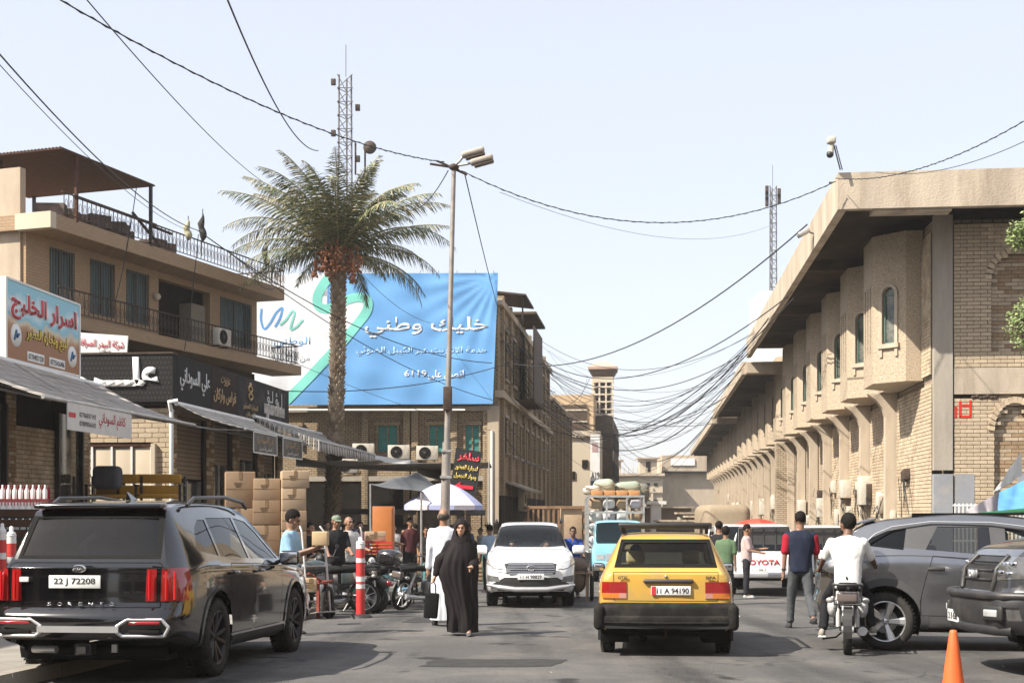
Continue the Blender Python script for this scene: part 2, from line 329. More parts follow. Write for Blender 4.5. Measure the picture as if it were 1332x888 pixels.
# front wall, facing the camera: brick with two blind arches, grey corner column, concrete band
def skipF(u, z):
    z -= 3.5
    if 5.15 > z + .0 > 4.35 - .0 and True: return True
    if .95 < u < 2.35 and (u - 1.65) ** 2 + (z - 7.35) ** 2 < .49 and z >= 7.3: return True
    if 1.03 < u < 2.03 and z >= 3.45 and (u - 1.53) ** 2 / .25 + (z - 3.45) ** 2 / .46 < 1: return True
    return False
bricks(RB, (.50, 0, -3.5), (1, 0, 0), (0, -1, 0), 6.0, 12.3, .34, .1, [M_brickA, M_brickB, M_brickB], skip=lambda u, z: skipF(u, z) or z < 3.0, clips=((.95, 2.35, 9.0, 10.86), (1.03, 2.03, 0, 6.96)), nind=300, depth=.15, mort=.13, score=lambda c: c[0] + abs(c[2] - 7.8) * .35, seed=3)
bricks(RB, (1.3, 0, 0.5), (1, 0, 0), (0, -1, 0), 1.7, 8.0, .34, .1, [M_brickB, M_brickC], nind=0, depth=.025, mort=.012, seed=4)
vo = MB()
for (cx_, cz_, r0, kz) in ((2.15, 7.35, .71, 1.0), (2.03, 3.45, .51, 1.36)):
    for i in range(17):
        a = math.pi * (i + .5) / 17; rr_ = r0 + .08
        vo.box((cx_ + rr_ * math.cos(a), -.09, cz_ + rr_ * kz * math.sin(a)), (.16, .2, .105), MX.Rotation(-math.atan2(math.sin(a) * kz, math.cos(a)), 3, 'Y'), i % 2)
tag(vo.build('arch_bricks', [M_brickA, M_brickB], RB), kind='stuff')
MB().box((3.4, -.06, 4.75), (5.8, .2, .68)).build('concrete_band', M_conc, RB)
MB().box((.235, -.08, 5.75), (.47, .22, 6.6)).build('corner_column', M_greyc, RB)
MB().box((.232, -.085, .2), (.48, .23, 4.3)).build('column_foot', M_gpaint, RB)
MB().box((.77, -.149, .3), (.5, .02, 4.1)).box((4.3, -.149, .3), (4.4, .02, 4.1)).build('grey_paint_patch', M_gpaint, RB)
M_redsp = mat('red_spray_paint', (.55, .03, .02), .7, var=.1)
u_ = MB()
for (x, z, a, b) in ((.66, 4.02, .06, .42), (.92, 4.05, .06, .4), (.79, 3.83, .3, .06), (.55, 3.95, .05, .3), (.8, 4.12, .18, .05)): u_.box((x, -.156, z), (a, .012, b))
u_.build('red_spray_mark', M_redsp, RB)
bl = MB()
for k in range(7): bl.ell((1.0 + k * .09, -.16, 4.33 + .02 * math.sin(k * 2)), (.07, .03, .05), 8, 6)
bl.build('rust_stain', M_iron, RB)
# street side brick panels near the corner as real bricks
for k in range(4):
    y0 = 0.05 + (0 if k == 0 else Y0B + k * PIT - .55); y1 = Y0B + (k + 1) * PIT - 1.05
    bricks(RB, (0, y1, .2), (0, -1, 0), (-1, 0, 0), y1 - y0, 4.6, .3, .1, [M_brickA, M_brickB, M_brickA], nind=300 if k == 0 else 0, depth=.03, mort=.012, score=lambda c: -c[0], seed=20 + k)
bricks(RB, (0, 1.15, 4.95), (0, -1, 0), (-1, 0, 0), 1.1, 3.8, .3, .1, [M_brickA, M_brickB], nind=0, depth=.05, mort=.03, seed=33)
# canopy in three steps
def canopy(y0, y1, zs, zt, xo, front=0):
    m = MB(); xi = 12.3 if front else .0
    m.box((xo + .11, (y0 + y1) / 2, (zs + zt) / 2), (.22, y1 - y0, zt - zs))
    m.box(((xi + xo) / 2 + .11, y0 + .12, (zs + zt) / 2 + .002), (xi - xo - .22, .24, zt - zs))
    m.build('canopy_fascia', M_conc, RB)
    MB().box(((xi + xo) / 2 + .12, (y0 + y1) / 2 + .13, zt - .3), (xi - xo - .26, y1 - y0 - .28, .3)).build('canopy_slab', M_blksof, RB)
    n = int((y1 - y0) / 9)
    for i in range(n):
        yb = y0 + (i + 1) * (y1 - y0) / (n + .4)
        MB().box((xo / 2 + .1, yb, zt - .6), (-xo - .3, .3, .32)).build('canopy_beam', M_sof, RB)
canopy(-2.1, 29.3, 8.82, 9.72, -2.7, 1); canopy(29.5, 60, 8.05, 8.66, -2.9); canopy(60.2, 114, 7.7, 8.25, -2.95)
MB().box((-1.2, 29.4, 8.35), (3.0, .2, .5)).build('canopy_step', M_conc, RB)
MB().box((-.9, -1.75, 8.9), (1.9, .45, .3)).build('canopy_beam', M_conc, RB)
# bays: mesh data made once, copied
PL = [(0, 0), (-.45, 0), (-1.2, .75), (-1.2, 2.3), (-.45, 3.05), (0, 3.05)]
bw_, sl_p = MB(), MB(); WN = []
BZ0, BZ1 = 4.9, 8.95
L45 = math.hypot(.75, .75)
for i in range(5):
    a, b = PL[i + 1], PL[i]; d = math.hypot(a[0] - b[0], a[1] - b[1]); ops = []
    if i in (1, 3): ops = [(d / 2 - .2, d / 2 + .2, 5.95, 7.3)]
    if i == 2: ops = [(.22 + k * .42, .22 + k * .42 + .2, 5.75, 7.55) for k in range(3)]
    # outward side is to the left when walking b -> a, so the panel thickness goes inward
    fn = panel(bw_, a, b, BZ0, BZ1, ops, -.14)
    if i in (1, 3): fr_, pn_, md_ = MB(), MB(), MB(); WN.append((fr_, pn_, md_))
    for (u0, u1, zb, zs) in ops:
        if i != 2:
            fn2 = fn
            arc = archpts(u0, u1, zs, 11)
            md = [(u0 - .09, zb - .35)] + [(u0 - .09 + 0, zs)] + archpts(u0 - .09, u1 + .09, zs, 11) + [(u1 + .09, zb - .35), (u1, zb - .35)] + arc[::-1] + [(u0, zb - .35)]
            md_.prism(md[:2] + md[2:], 0, .05, fn2)
            md_.prism([(u0 - .14, zb - .12), (u1 + .14, zb - .12), (u1 + .14, zb), (u0 - .14, zb)], 0, .09, fn2)
            for (a0, a1, b0, b1) in ((u0, u0 + .05, zb, zs), (u1 - .05, u1, zb, zs), (u0, u1, zb, zb + .05), (u0, u1, zs - .03, zs + .03)):
                fr_.prism([(a0, b0), (a1, b0), (a1, b1), (a0, b1)], -.1, -.04, fn2)
            pn_.prism([(u0, zb)] + [(u1, zb)] + archpts(u0, u1, zs, 9)[::-1], -.09, -.075, fn2)
        else: sl_p.prism([(u0, zb), (u1, zb)] + archpts(u0, u1, zs, 7)[::-1], -.13, -.12, fn)
bw_.add([V((x, y, BZ0 + .002)) for x, y in PL] , [list(range(6))[::-1]])
me_bay = bw_.mesh('bay_wall', M_peb); M_gwf = mat('green_window_frame', (.09, .16, .13), .6, var=.2); M_dpn = mat('dusty_pane', (.05, .065, .06), .15, var=.4, scale=2, dirt=((.35, .3, .24), .5, 2)); WM = [(a.mesh('window_frame', M_gwf), b.mesh('window_pane', M_dpn), c.mesh('window_moulding', M_conc)) for a, b, c in WN]; me_sp = sl_p.mesh('slot_panes', M_dark); me_sp2 = None
gap = MB(); fn = panel(gap, (-.3, 4.7), (-.3, 3.05), 5.8, 8.95, [(.2 + k * .45, .2 + k * .45 + .24, 6.0, 7.7) for k in range(3)], -.12)
gap.box((-.27, 3.875, 5.35), (.5, 1.65, .9)); me_gap = gap.mesh('slotted_parapet', M_conc)
gd = MB().box((-.12, 3.875, 6.9), (.02, 1.6, 2.4)).mesh('slot_recess', M_dark)
fin = MB(); fin.prism([(-.34, -6), (-.34, 4.2), (-.42, 4.45), (-.6, 4.7), (-.85, 4.88), (.01, 4.88), (.01, -6)], 3.72, 4.04, lambda u, v, w_: V((u, w_, v))); me_fin = fin.mesh('concrete_fin', M_conc)
for k in range(NB):
    y = Y0B + k * PIT; T = MX.Translation((0, y, 0))
    bay = inst(me_bay, 'bay_window', RB, T)
    for a, b, c in WM: inst(c, 'window_moulding', bay); inst(a, 'window_frame', bay); inst(b, 'window_pane', bay)
    tag(inst(me_sp, 'slot_panes', bay), kind='stuff')
    gp = inst(me_gap, 'slotted_parapet', RB, T); inst(gd, 'slot_recess', gp); inst(me_fin, 'concrete_fin', RB, T)
    if k == 6: MB().box((-.4, y + 4.35, -.5), (1.0, .9, 10.8)).build('brick_pier', M_facb, RB)
# boxes and coolers hanging on the street side
M_box = mat('chalky_metal_box', (.52, .48, .41), .7, var=.15, dirt=((.3, .22, .15), .5, 3))
def ac_unit(label, loc, rotz, group=None, w_=.85, h_=.6, side=False, cat='air conditioner', tiltz=0):
    r = root('air_conditioner', label, cat, loc, rotz, group)
    MB().rbox((0, 0, 0), (w_, .32, h_), .02).build('casing', M_box, r)
    g_ = MB(); g_.lathe([(0, -.175), (.06, -.19), (.07, -.17)], (-.1, 0, 0), 'y', 12)
    for rr_ in (.1, .16, .22, .255): 
        g_.tube([(-.1 + rr_ * math.cos(a * math.pi / 8), -.17, rr_ * math.sin(a * math.pi / 8)) for a in range(17)], .008, 4)
    g_.build('fan_grille', M_blk, r)
    MB().lathe([(0, -.161), (.25, -.161), (.25, -.12)], (-.1, 0, 0), 'y', 20).build('fan_recess', M_dark, r)
    b_ = MB()
    for x in (-.3, .3): b_.box((x, .12, -h_ / 2 - .03), (.05, .5, .05))
    b_.build('bracket', M_iron, r); return r
def util(i, px, py, Y, s=(.5, .3, .7), lean=0, label=''):
    p = P(px, py, Y); X = 10.94 + .107 * (Y - 34) - .2
    r = root('utility_box', label, 'utility box', (X, Y, p.z), yrot(.107), 'meter boxes on the market building')
    b_ = MB(); b_.rbox((0, 0, 0), (s[1], s[0], s[2]), .02, MX.Rotation(lean, 3, 'X')); b_.build('casing', M_box, r)
    c = MB(); rr_ = random.Random(i)
    for q in range(7):
        a = V((-.1, rr_.uniform(-.3, .3), -s[2] / 2)); c.tube([a, a + V((rr_.uniform(-.1, .1), rr_.uniform(-.3, .3), -.3)), a + V((.1, rr_.uniform(-.5, .5), rr_.uniform(-.9, -.3)))], .012, 5)
    tag(c.build('loose_wires', M_cable, r), kind='stuff')
names = ['crooked pale metal box on the brick wall just behind the grey crossover', 'tall pale meter box on the second fin of the market building', 'pale cabinet on the wall left of the tall meter box', 'small pale cabinet above the navy shirted man', 'rusty wire filled box low on the market building wall']
ub = [(1190 - 33, 702, 39.6, (.75, .3, 1.1), .35), (1122, 638, 43.6, (.7, .4, .95), 0), (1086, 636, 48, (.75, .35, .65), 0), (1052, 660, 55, (.6, .3, .8), 0), (1069, 672, 50, (.5, .2, .6), 0)]
for i, (a, b, c, s_, ln) in enumerate(ub): util(i, a, b, c, s_, ln, names[i])
ORD = ['first', 'second', 'third', 'fourth', 'fifth', 'sixth', 'seventh', 'eighth', 'ninth', 'tenth', 'eleventh', 'twelfth', 'thirteenth', 'fourteenth']
for i in range(11): util(9 + i, 1000, 652 + rnd.uniform(-6, 14), 62 + i * 7.2, (rnd.uniform(.5, .95), rnd.uniform(.25, .6), rnd.uniform(.6, 1.1)), rnd.uniform(-.2, .2), '%s pale box beyond the brick pier along the market building' % ORD[i])
# camera mast on the canopy corner
for i in range(12):
    Y = 37 + i * 2.1; z = rnd.uniform(.9, 2.6); r = root('utility_box', '%s of the small junction boxes and cable knots low on the near market wall' % ORD[i], 'utility box', (10.94 + .107 * (Y - 34) - .12, Y, z), yrot(.107), 'junction boxes on the near market wall')
    MB().rbox((0, 0, 0), (.18, rnd.uniform(.2, .5), rnd.uniform(.25, .6)), .015, MX.Rotation(rnd.uniform(-.25, .25), 3, 'X')).build('casing', M_box if i % 3 else M_iron, r); c = MB()
    for q in range(8): a = V((-.06, rnd.uniform(-.2, .2), -.1)); c.tube([a, a + V((-.05, rnd.uniform(-.5, .5), rnd.uniform(-.5, .1))), a + V((.02, rnd.uniform(-.8, .8), rnd.uniform(-1.2, .3)))], .011, 4)
    tag(c.build('loose_wires', M_cable, r), kind='stuff')
cm = root('security_camera', 'dome security camera on a leaning twin pole at the corner of the concrete canopy', 'camera', P(1093, 221, 32))
MB().tube([(0, 0, 0), (-.16, 0, .62)], .018).tube([(.05, 0, 0), (-.11, 0, .6)], .014).build('pole', M_blk, cm)
MB().rbox((-.22, 0, .72), (.2, .2, .16), .03).tube([(-.2, 0, .65), (-.24, 0, .4)], [.05, .08]).build('housing', M_box, cm); MB().ell((-.25, 0, .38), .09).build('dome', M_blk, cm)
cm = root('security_camera', 'small bullet camera on the slanted fascia below the dome camera', 'camera', P(1081, 238, 34))
MB().tube([(.1, 0, 0), (-.05, 0, 0)], .03).tube([(.1, 0, 0), (.2, 0, .15)], .015).build('housing', M_iron, cm)
fl = root('flood_light', 'small floodlight reaching out from the edge of the concrete canopy', 'light', P(1045, 303, 37))
MB().rbox((0, 0, 0), (.35, .3, .14), .04, MX.Rotation(-.5, 3, 'Y')).build('lamp_head', M_galv, fl); MB().tube([(.1, 0, .05), (.5, 0, -.1)], .02).build('arm', M_blk, fl)
# lattice fence at the foot of the brick front
lf = root('lattice_fence', 'low white bar fence along the foot of the brick corner', 'fence', (11.2, 33.2, gz(33)), yrot(.107))
for z in (.2, 1.3, 2.2): MB().box((3, 0, z), (6, .03, .04)).build('rail', M_white, lf)
b_ = MB().box((0, 0, 1.15), (.022, .02, 2.2)).mesh('bar', M_white)
for i in range(60): inst(b_, 'bar', lf, loc=(.05 + i * .1, 0, 0))
# ================================================================ left: corner shop block with the black signs
SBY = 33.0
SB = root('corner_shop_block', 'single storey yellow brick shop block under long black fascia signs', 'building', (-8.64, SBY, 0), yrot(.1))
zt = 5.34; zb = 4.14
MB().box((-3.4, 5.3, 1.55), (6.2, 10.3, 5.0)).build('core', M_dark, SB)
def skipG(u, z): return .42 < u < 2.5 and z < 4.35 - .25
bricks(SB, (-3.0, 0.1, -1.0), (1, 0, 0), (0, -1, 0), 3.0, 5.12, .36, .125, [M_brickA, M_brickA, M_brickB], clips=((.42, 2.55, 0, 4.15),), nind=300, depth=.06, mort=.04, score=lambda c: -c[0], seed=5)
M_hatch = mat('hatched_black_sign', (.022, .021, .021), .8, var=.25, scale=40)
MB().box((-4.0, -.05, (zt + zb) / 2), (8.3, .3, zt - zb)).build('sign_box', M_hatch, SB)
dm = MB()
for i in range(84):
    for j in range(9): 
        x = -8.0 + i * .1 + (j % 2) * .05
        if x < .1: dm.box((x, -.202, zb + .1 + j * .125), (.05, .006, .05), MX.Rotation(R(45), 3, 'Y'))
tag(dm.build('sign_studs', mat('stud_black', (.04, .039, .038), .8, var=.1), SB), kind='stuff')
MB().box((-4.0, -.06, zt + .02), (8.34, .34, .05)).build('sign_trim', M_iron, SB)
M_lw = mat('white_letter_acrylic', (.85, .84, .8), .4, var=.03)
text('علـــي السوداني', 1.12, M_lw, SB, (-2.9, -.2, 4.7), ar=True, wid=5.4, ext=.05, bold=.045)
segs = [(0.12, 2.75, M_hatch), (2.78, 5.05, mat('brown_black_sign', (.03, .02, .017), .8, var=.2)), (5.08, 10.6, mat('glossy_black_sign', (.015, .015, .017), .7, var=.2, dirt=((.12, .1, .09), .5, 1.5)))]
for a, b, m_ in segs: MB().box((.02, (a + b) / 2, (zt + zb) / 2 + .02), (.26, b - a, zt - zb + .02)).build('sign_panel', m_, SB)
M_gold = mat('gold_letters', (.45, .3, .13), .4, .5, var=.15); M_silver = mat('silver_letters', (.6, .59, .57), .4, .4, var=.1)
rz = (0, 0, R(90))
text('علي السوداني', .62, M_silver, SB, (.155, 1.45, 4.78), ar=True, wid=2.3, rot=rz, bold=.02)
text('عزيزت', .26, M_gold, SB, (.155, 3.95, 5.04), ar=True, wid=.8, rot=rz); text('فراس واركان', .42, M_gold, SB, (.155, 3.9, 4.6), ar=True, wid=1.95, rot=rz, bold=.015)
text('لتجارة العطور', .2, M_gold, SB, (.155, 6.3, 4.5), ar=True, wid=1.5, rot=rz, bold=.01); text('العراق', .16, M_gold, SB, (.155, 6.3, 4.28), ar=True, wid=.9, rot=rz, bold=.01)
lg = MB(); lg.tube([(.16, 6.3 + .22 * math.sin(t * .7) , 4.72 + t * .05) for t in range(10)], .035, 6); lg.tube([(.16, 6.3 - .18 * math.sin(t * .7), 4.72 + t * .05) for t in range(10)], .03, 6); lg.ell((.16, 6.3, 5.2), (.02, .12, .05)); lg.build('gold_emblem', M_gold, SB)
text('لؤ لـؤ', .5, M_silver, SB, (.155, 8.9, 4.95), ar=True, wid=1.7, rot=rz); MB().box((.158, 8.9, 4.6), (.01, 2.3, .32)).box((.16, 8.1, 4.4), (.01, .3, .5)).build('torn_film', mat('torn_white_film', (.42, .4, .37), .7, var=.4, scale=5, dirt=((.03, .03, .03), .95, 6)), SB)
# gate of folded sheet metal
gate = MB()
for k in range(4):
    u = -2.55 + k * .52
    gate.rbox((u + .24, .1, .95), (.46, .05, 4.2), .012)
    gate.box((u + .02, .06, .95), (.05, .06, 4.2))
for k in range(4):
    u = -2.55 + k * .52; MB().rbox((u + .24, .1, .95), (.44, .06, 4.2), .02).build('gate_leaf', M_cream, SB)
    MB().box((u + .495, .06, .95), (.05, .07, 4.22)).build('gate_rib', M_white, SB)
MB().box((-1.5, .07, 3.06), (2.15, .1, .06)).build('gate_head', M_rust, SB)
for x in (-2.6, -.42): MB().box((x, .03, .95), (.1, .2, 4.3)).build('gate_jamb', M_cream, SB)
dp = MB().tube([(.1, -.16, 3.9), (.1, -.16, -.9)], .055).tube([(.1, -.16, 3.9), (.1, -.3, 4.12), (.3, -.25, 4.15)], .06); dp.build('drain_pipe', M_white, SB)
# street side: brick piers, roller shutters, doors
M_shut = mat('brown_roller_shutter', (.25, .18, .12), .6, var=.15, scale=3)
piers = [.35, 3.3, 5.6, 8.1, 10.3]
for y in piers: bricks(SB, (-.15, y - .3, -1.0), (0, 1, 0), (1, 0, 0), .6, 5.1, .3, .125, [M_brickC, M_brickA], nind=0, depth=.1, mort=.07, seed=int(y * 10))
sl = MB().box((0, 0, 0), (.04, 1, .1)).mesh('shutter_slat', M_shut)
for k in range(4):
    y0, y1 = piers[k] + .3, piers[k + 1] - .3; zz = (2.2, 2.75, 2.9, 2.6)[k]
    s_ = MB().box((-.2, (y0 + y1) / 2, 4.0), (.3, y1 - y0, .26)).build('shutter_box', M_shut, SB); n_ = 0; z = 3.8
    while z > zz: inst(sl, 'shutter_slat', s_, MX.Translation((-.25, (y0 + y1) / 2, z)) @ MX.Diagonal((1, y1 - y0, 1, 1))); z -= .115
    MB().box((-.3, (y0 + y1) / 2, (zz - .9) / 2), (.03, y1 - y0 - .3, zz + .9 - .1)).build('shop_window', mat('shop_glass%d' % k, (.05, .055, .055), .08, var=.3, scale=2, dirt=((.12, .1, .08), .6, 2)), SB)
    f_ = MB()
    for yy in (y0 + .06, (y0 + y1) / 2 + .1, y1 - .06): f_.box((-.27, yy, (zz - .9) / 2), (.08, .07, zz + .9))
    f_.build('door_frame', M_galv, SB)
# awning along the shops
def awning(name, label, pts, mt, group=None, stripes=0, val=.0, sag=.08, mt2=None, parent=None):
    # pts: rear-near, rear-far, front-far, front-near
    r = root(name, label, 'awning', pts[0], 0, group) if parent is None else parent
    o = V(pts[0]); a, b, c, d = [V(p) - o for p in pts]; n, k = (stripes or 14), 8; s_ = MB()
    def pt(i, j, off=0):
        u, v_ = i / n, j / k; p = (a.lerp(b, u)).lerp(d.lerp(c, u), v_); p.z -= sag * math.sin(math.pi * v_) * (1 + .25 * math.sin(u * 17)) ; p.z += off; return p
    for i in range(n):
        for j in range(k): s_.add([pt(i, j), pt(i + 1, j), pt(i + 1, j + 1), pt(i, j + 1)], [(0, 1, 2, 3)], (i % 2) if mt2 else 0, True)
        if val:
            p, q = pt(i, k), pt(i + 1, k); h = val * (1 + .08 * math.sin(i * 2.3))
            s_.add([p, q, q + V((.02, 0, -h)), p + V((.02, 0, -h))], [(0, 1, 2, 3)], (i % 2) if mt2 else 0, True)
    ob = s_.build('awning_cloth', [mt, mt2 or mt], r); so = ob.modifiers.new('s', 'SOLIDIFY'); so.thickness = .012
    MB().tube([a, b], .06).build('rear_roller', M_white, r); MB().tube([d, c], .035).build('front_bar', M_galv, r)
    for u in (.04, .35, .65, .96):
        p, q = a.lerp(b, u), d.lerp(c, u); MB().tube([p + V((0, 0, -.5)), p.lerp(q, .5) + V((0, 0, -.32)), q + V((0, 0, -.03))], .022).build('arm', M_galv, r)
    return r
def W_(x, Yr, z): return SB.matrix_world @ V((x, Yr, z))
M_awl = mat('pale_awning_cloth', (.48, .45, .41), .85, var=.08, scale=2, dirt=((.25, .22, .19), .4, 1.2)); M_awd = mat('dark_stripe_cloth', (.22, .21, .21), .85, var=.1)
awning('shop_awning', 'long pale grey awning sloping from under the black shop signs', [W_(.2, -.1, 4.1), W_(.2, 6.4, 4.1), W_(1.75, 6.4, 3.5), W_(1.75, .6, 3.5)], M_awl)
awning('striped_awning', 'grey striped awning with a scalloped valance at the far end of the black signs', [W_(.2, 6.5, 4.25), W_(.2, 14.8, 4.2), W_(2.2, 14.8, 3.45), W_(2.2, 6.5, 3.5)], M_awl, stripes=48, val=.32, mt2=M_awd)
ms = MB()
for i in range(26): ms.box((2.2 - i * .075, 6.48, 3.36 + i * .027), (.04, .015, .34), m=i % 2)
vb = ms.build('end_valance', [M_awl, M_awd], None); vb.parent = SB
M_film = mat('black_hanging_banner', (.04, .04, .042), .5, var=.3, dirt=((.3, .28, .25), .55, 5))
for (ya, yb, label) in ((1.3, 3.5, 'black lettered banner hanging from the near end of the pale shop awning'), (4.1, 6.2, 'second black banner hanging from the awning, nearer the palm')):
    r = root('hanging_banner', label, 'banner', W_(1.76, (ya + yb) / 2, 3.2), yrot(.1))
    MB().box((0, 0, 0), (.02, yb - ya, .52)).build('banner_sheet', M_film, r); MB().box((.012, 0, .27), (.012, yb - ya, .03)).box((.012, 0, -.27), (.012, yb - ya, .03)).box((.012, -(yb - ya) / 2, 0), (.012, .04, .52)).box((.012, (yb - ya) / 2, 0), (.012, .04, .52)).build('white_edge', M_white, r)
    text('علي السوداني', .24, M_gold, r, (.013, 0, .06), ar=True, wid=1.5, rot=rz, ext=.004); text('للعطور والتجميل', .12, M_silver, r, (.013, 0, -.15), ar=True, wid=1.2, rot=rz, ext=.004)
# ================================================================ left: balcony building
BB = root('balcony_building', 'two storey tan house with rusty balcony railings, curtained windows and a roof terrace', 'building', (-13.35, 37.8, 0), yrot(.34))
LB = 13.5
bx = MB(); wy = [(1.35, 2.55), (3.3, 4.6), (5.2, 6.5), (7.05, 10.3), (11.0, 13.3)]; e = .3
for a, b in wy:
    bx.box((-1.25, (e + a) / 2, 8.35), (.3, a - e, 2.6)); bx.box((-1.25, (a + b) / 2, 9.52), (.3, b - a, .27)); bx.box((-1.25, (a + b) / 2, 7.35), (.3, b - a, .6) if b - a < 3 else (.3, b - a, .1)); e = b
bx.box((-1.25, (e + LB + .2) / 2, 8.35), (.3, LB + .2 - e, 2.6)); bx.build('upper_wall', M_uppb, BB)
MB().box((-4.8, LB / 2 + .3, 3.0), (7.2, LB - .2, 7.5)).box((-4.8, LB - .15, 8.3), (7.0, .6, 2.9)).box((-4.9, LB / 2 + .5, 8.3), (5.6, LB - 1.5, 2.7)).build('inner_block', M_dark, BB)
MB().box((-4.9, .35, 5.4), (7.3, .24, 12.2)).build('side_wall', M_plas, BB)
MB().box((-4.7, LB / 2 + .2, 9.82), (9.4, LB + .4, .44)).build('roof_slab', M_uppb, BB)
MB().box((-.6, .1, 9.83), (1.25, .26, .47)).build('tiled_slab_end', M_cream, BB)
MB().box((-.55, LB / 2 + .8, 6.98), (1.3, LB + 1.6, .36)).build('balcony_slab', M_uppb, BB)
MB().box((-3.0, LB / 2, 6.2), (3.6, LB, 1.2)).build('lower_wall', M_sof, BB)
M_cur = mat('teal_grey_curtain', (.1, .135, .14), .8, var=.35, scale=9, streak=8); M_frm = mat('brown_window_frame', (.09, .06, .045), .6)
for i, (a, b) in enumerate(wy):
    if i == 3: continue
    wf = MB(); 
    for (y, w2) in ((a + .03, .06), (b - .03, .06), ((a + b) / 2, .04)): wf.box((-1.2, y, 8.52), (.1, w2, 1.75))
    for z in (7.68, 9.36): wf.box((-1.2, (a + b) / 2, z), (.1, b - a, .06))
    f_ = wf.build('window_frame', M_frm, BB)
    cu = MB(); n = 22
    for k in range(n):
        y, y2 = a + (b - a) * k / n, a + (b - a) * (k + 1) / n; d1, d2 = .03 * math.sin(k * 1.9), .03 * math.sin((k + 1) * 1.9)
        cu.quad((-1.33 + d1, y, 7.6), (-1.33 + d2, y2, 7.6), (-1.33 + d2, y2, 9.4), (-1.33 + d1, y, 9.4))
    cu.build('curtain', M_cur, f_)
    br = MB()
    for k in range(int((b - a) / .13)): br.box((-1.08, a + .06 + k * .13, 8.5), (.02, .02, 1.75))
    tag(br.build('window_bars', mm('faded_teal_iron', (.12, .17, .17), .6), f_), kind='stuff')
MB().box((-1.4, 9.6, 8.0), (.5, .9, 1.7)).build('wardrobe', mm('old_cabinet', (.23, .2, .16), .8), BB)
def railing(par, p0, p1, h, n, orn=True):
    p0, p1 = V(p0), V(p1); r = MB()
    rl = MB().tube([p0 + V((0, 0, h)), p1 + V((0, 0, h))], .025, 6).tube([p0 + V((0, 0, .1)), p1 + V((0, 0, .1))], .016, 6).build('railing', M_iron, par)
    d = (p1 - p0); L = d.length; d.normalize(); b_ = MB().box((0, 0, 0), (.02, .02, 1)).mesh('baluster', M_iron)
    o_ = MB()
    for k in range(n):
        p = p0.lerp(p1, (k + .5) / n); inst(b_, 'baluster', rl, MX.Translation(p + V((0, 0, h / 2 + .05))) @ MX.Diagonal((1, 1, h - .1, 1)))
        if orn:
            c = p + d * (L / n / 2) + V((0, 0, h * .55)); o_.tube([c + d * .06 * math.cos(t * .785) + V((0, 0, .15 * math.sin(t * .785))) for t in range(9)], .009, 4)
    if orn: tag(o_.build('scrollwork', M_iron, rl), kind='stuff')
railing(BB, (.02, .3, 7.16), (.02, LB + 1.5, 7.16), .78, 66); railing(BB, (0, .5, 10.03), (0, LB + .4, 10.03), .72, 62); railing(BB, (-.05, LB + .4, 10.03), (-3, LB + .4, 10.03), .72, 14); railing(BB, (0, LB + 1.5, 7.16), (-1.2, LB + 1.5, 7.16), .78, 6)
MB().box((-2.45, 2.8, 12.0), (5.0, 4.7, .04)).build('corrugated_roof', M_rust, BB)
cr = MB()
for k in range(40): cr.box((-4.9 + k * .125, 2.8, 12.035), (.05, 4.72, .03))
tag(cr.build('corrugations', M_rust, BB), kind='stuff')
for (x, y, a) in ((-.02, 5.0, 10.0), (-.02, 1.2, 10.0), (-2.6, 1.0, 10.0), (-4.6, 5.0, 10.0)): MB().box((x, y, (a + 12) / 2), (.09, .09, 12 - a)).build('roof_post', M_blk if y > 2 else M_rust, BB)
MB().box((-.02, 3.2, 10.75), (.07, 4.2, .08)).tube([(-.1, 5.2, 10.7), (-.3, 6.6, 10.75)], .05).tube([(0, 5.5, 10.1), (-.3, 4.4, 11.0)], .05).build('roof_brace', M_iron, BB)
jk = MB()
for k in range(12): jk.box((-.5 - rnd.random() * .8, 1 + rnd.random() * 6, 10.25 + rnd.random() * .2), (.3 + rnd.random() * .4, .3 + rnd.random() * .6, .4), MX.Rotation(rnd.random() * 3, 3, 'Z'))
tag(jk.build('roof_clutter', mm('roof_clutter', (.13, .1, .09), .8, var=.4), BB), kind='stuff')
def wbb(x, y, z): return BB.matrix_world @ V((x, y, z))
M_ac2 = M_box
ac_unit('pink tinted air conditioner hanging on the balcony railing', wbb(.1, 9.1, 7.55), yrot(.34) + R(90))
sd = root('satellite_lamp', 'round pale wall lamp between the curtained balcony windows', 'lamp', wbb(-1.0, 6.8, 8.7)); MB().lathe([(0, .12), (.1, .1), (.14, 0), (.1, -.1), (0, -.12)]).build('globe', M_cream, sd)
for (y, h, lb) in ((7.9, 1.5, 'dark plume shaped flag on the roof railing, tallest of three'), (7.0, 1.1, 'small pale plume flag leaning over the roof railing, left of the tallest'), (12.3, 1.3, 'narrow dark flag near the far end of the roof railing')):
    f_ = root('furled_flag', lb, 'flag', wbb(.05, y, 10.2)); m_ = MB(); m_.tube([(0, 0, 0), (.05, 0, h * 1.1)], .015); m_.build('flag_pole', M_blk, f_)
    m_ = MB(); m_.tube([(.03 + .04 * math.sin(t), .03 * math.cos(t * 2), h * (.35 + t * .08)) for t in range(9)], [.03, .1, .13, .12, .1, .12, .09, .05, .01], 9); m_.build('flag_cloth', mm('flag_black', (.05, .05, .045), .9, var=.5) if h > 1.2 else mm('flag_pale', (.35, .33, .22), .9, var=.4), f_)
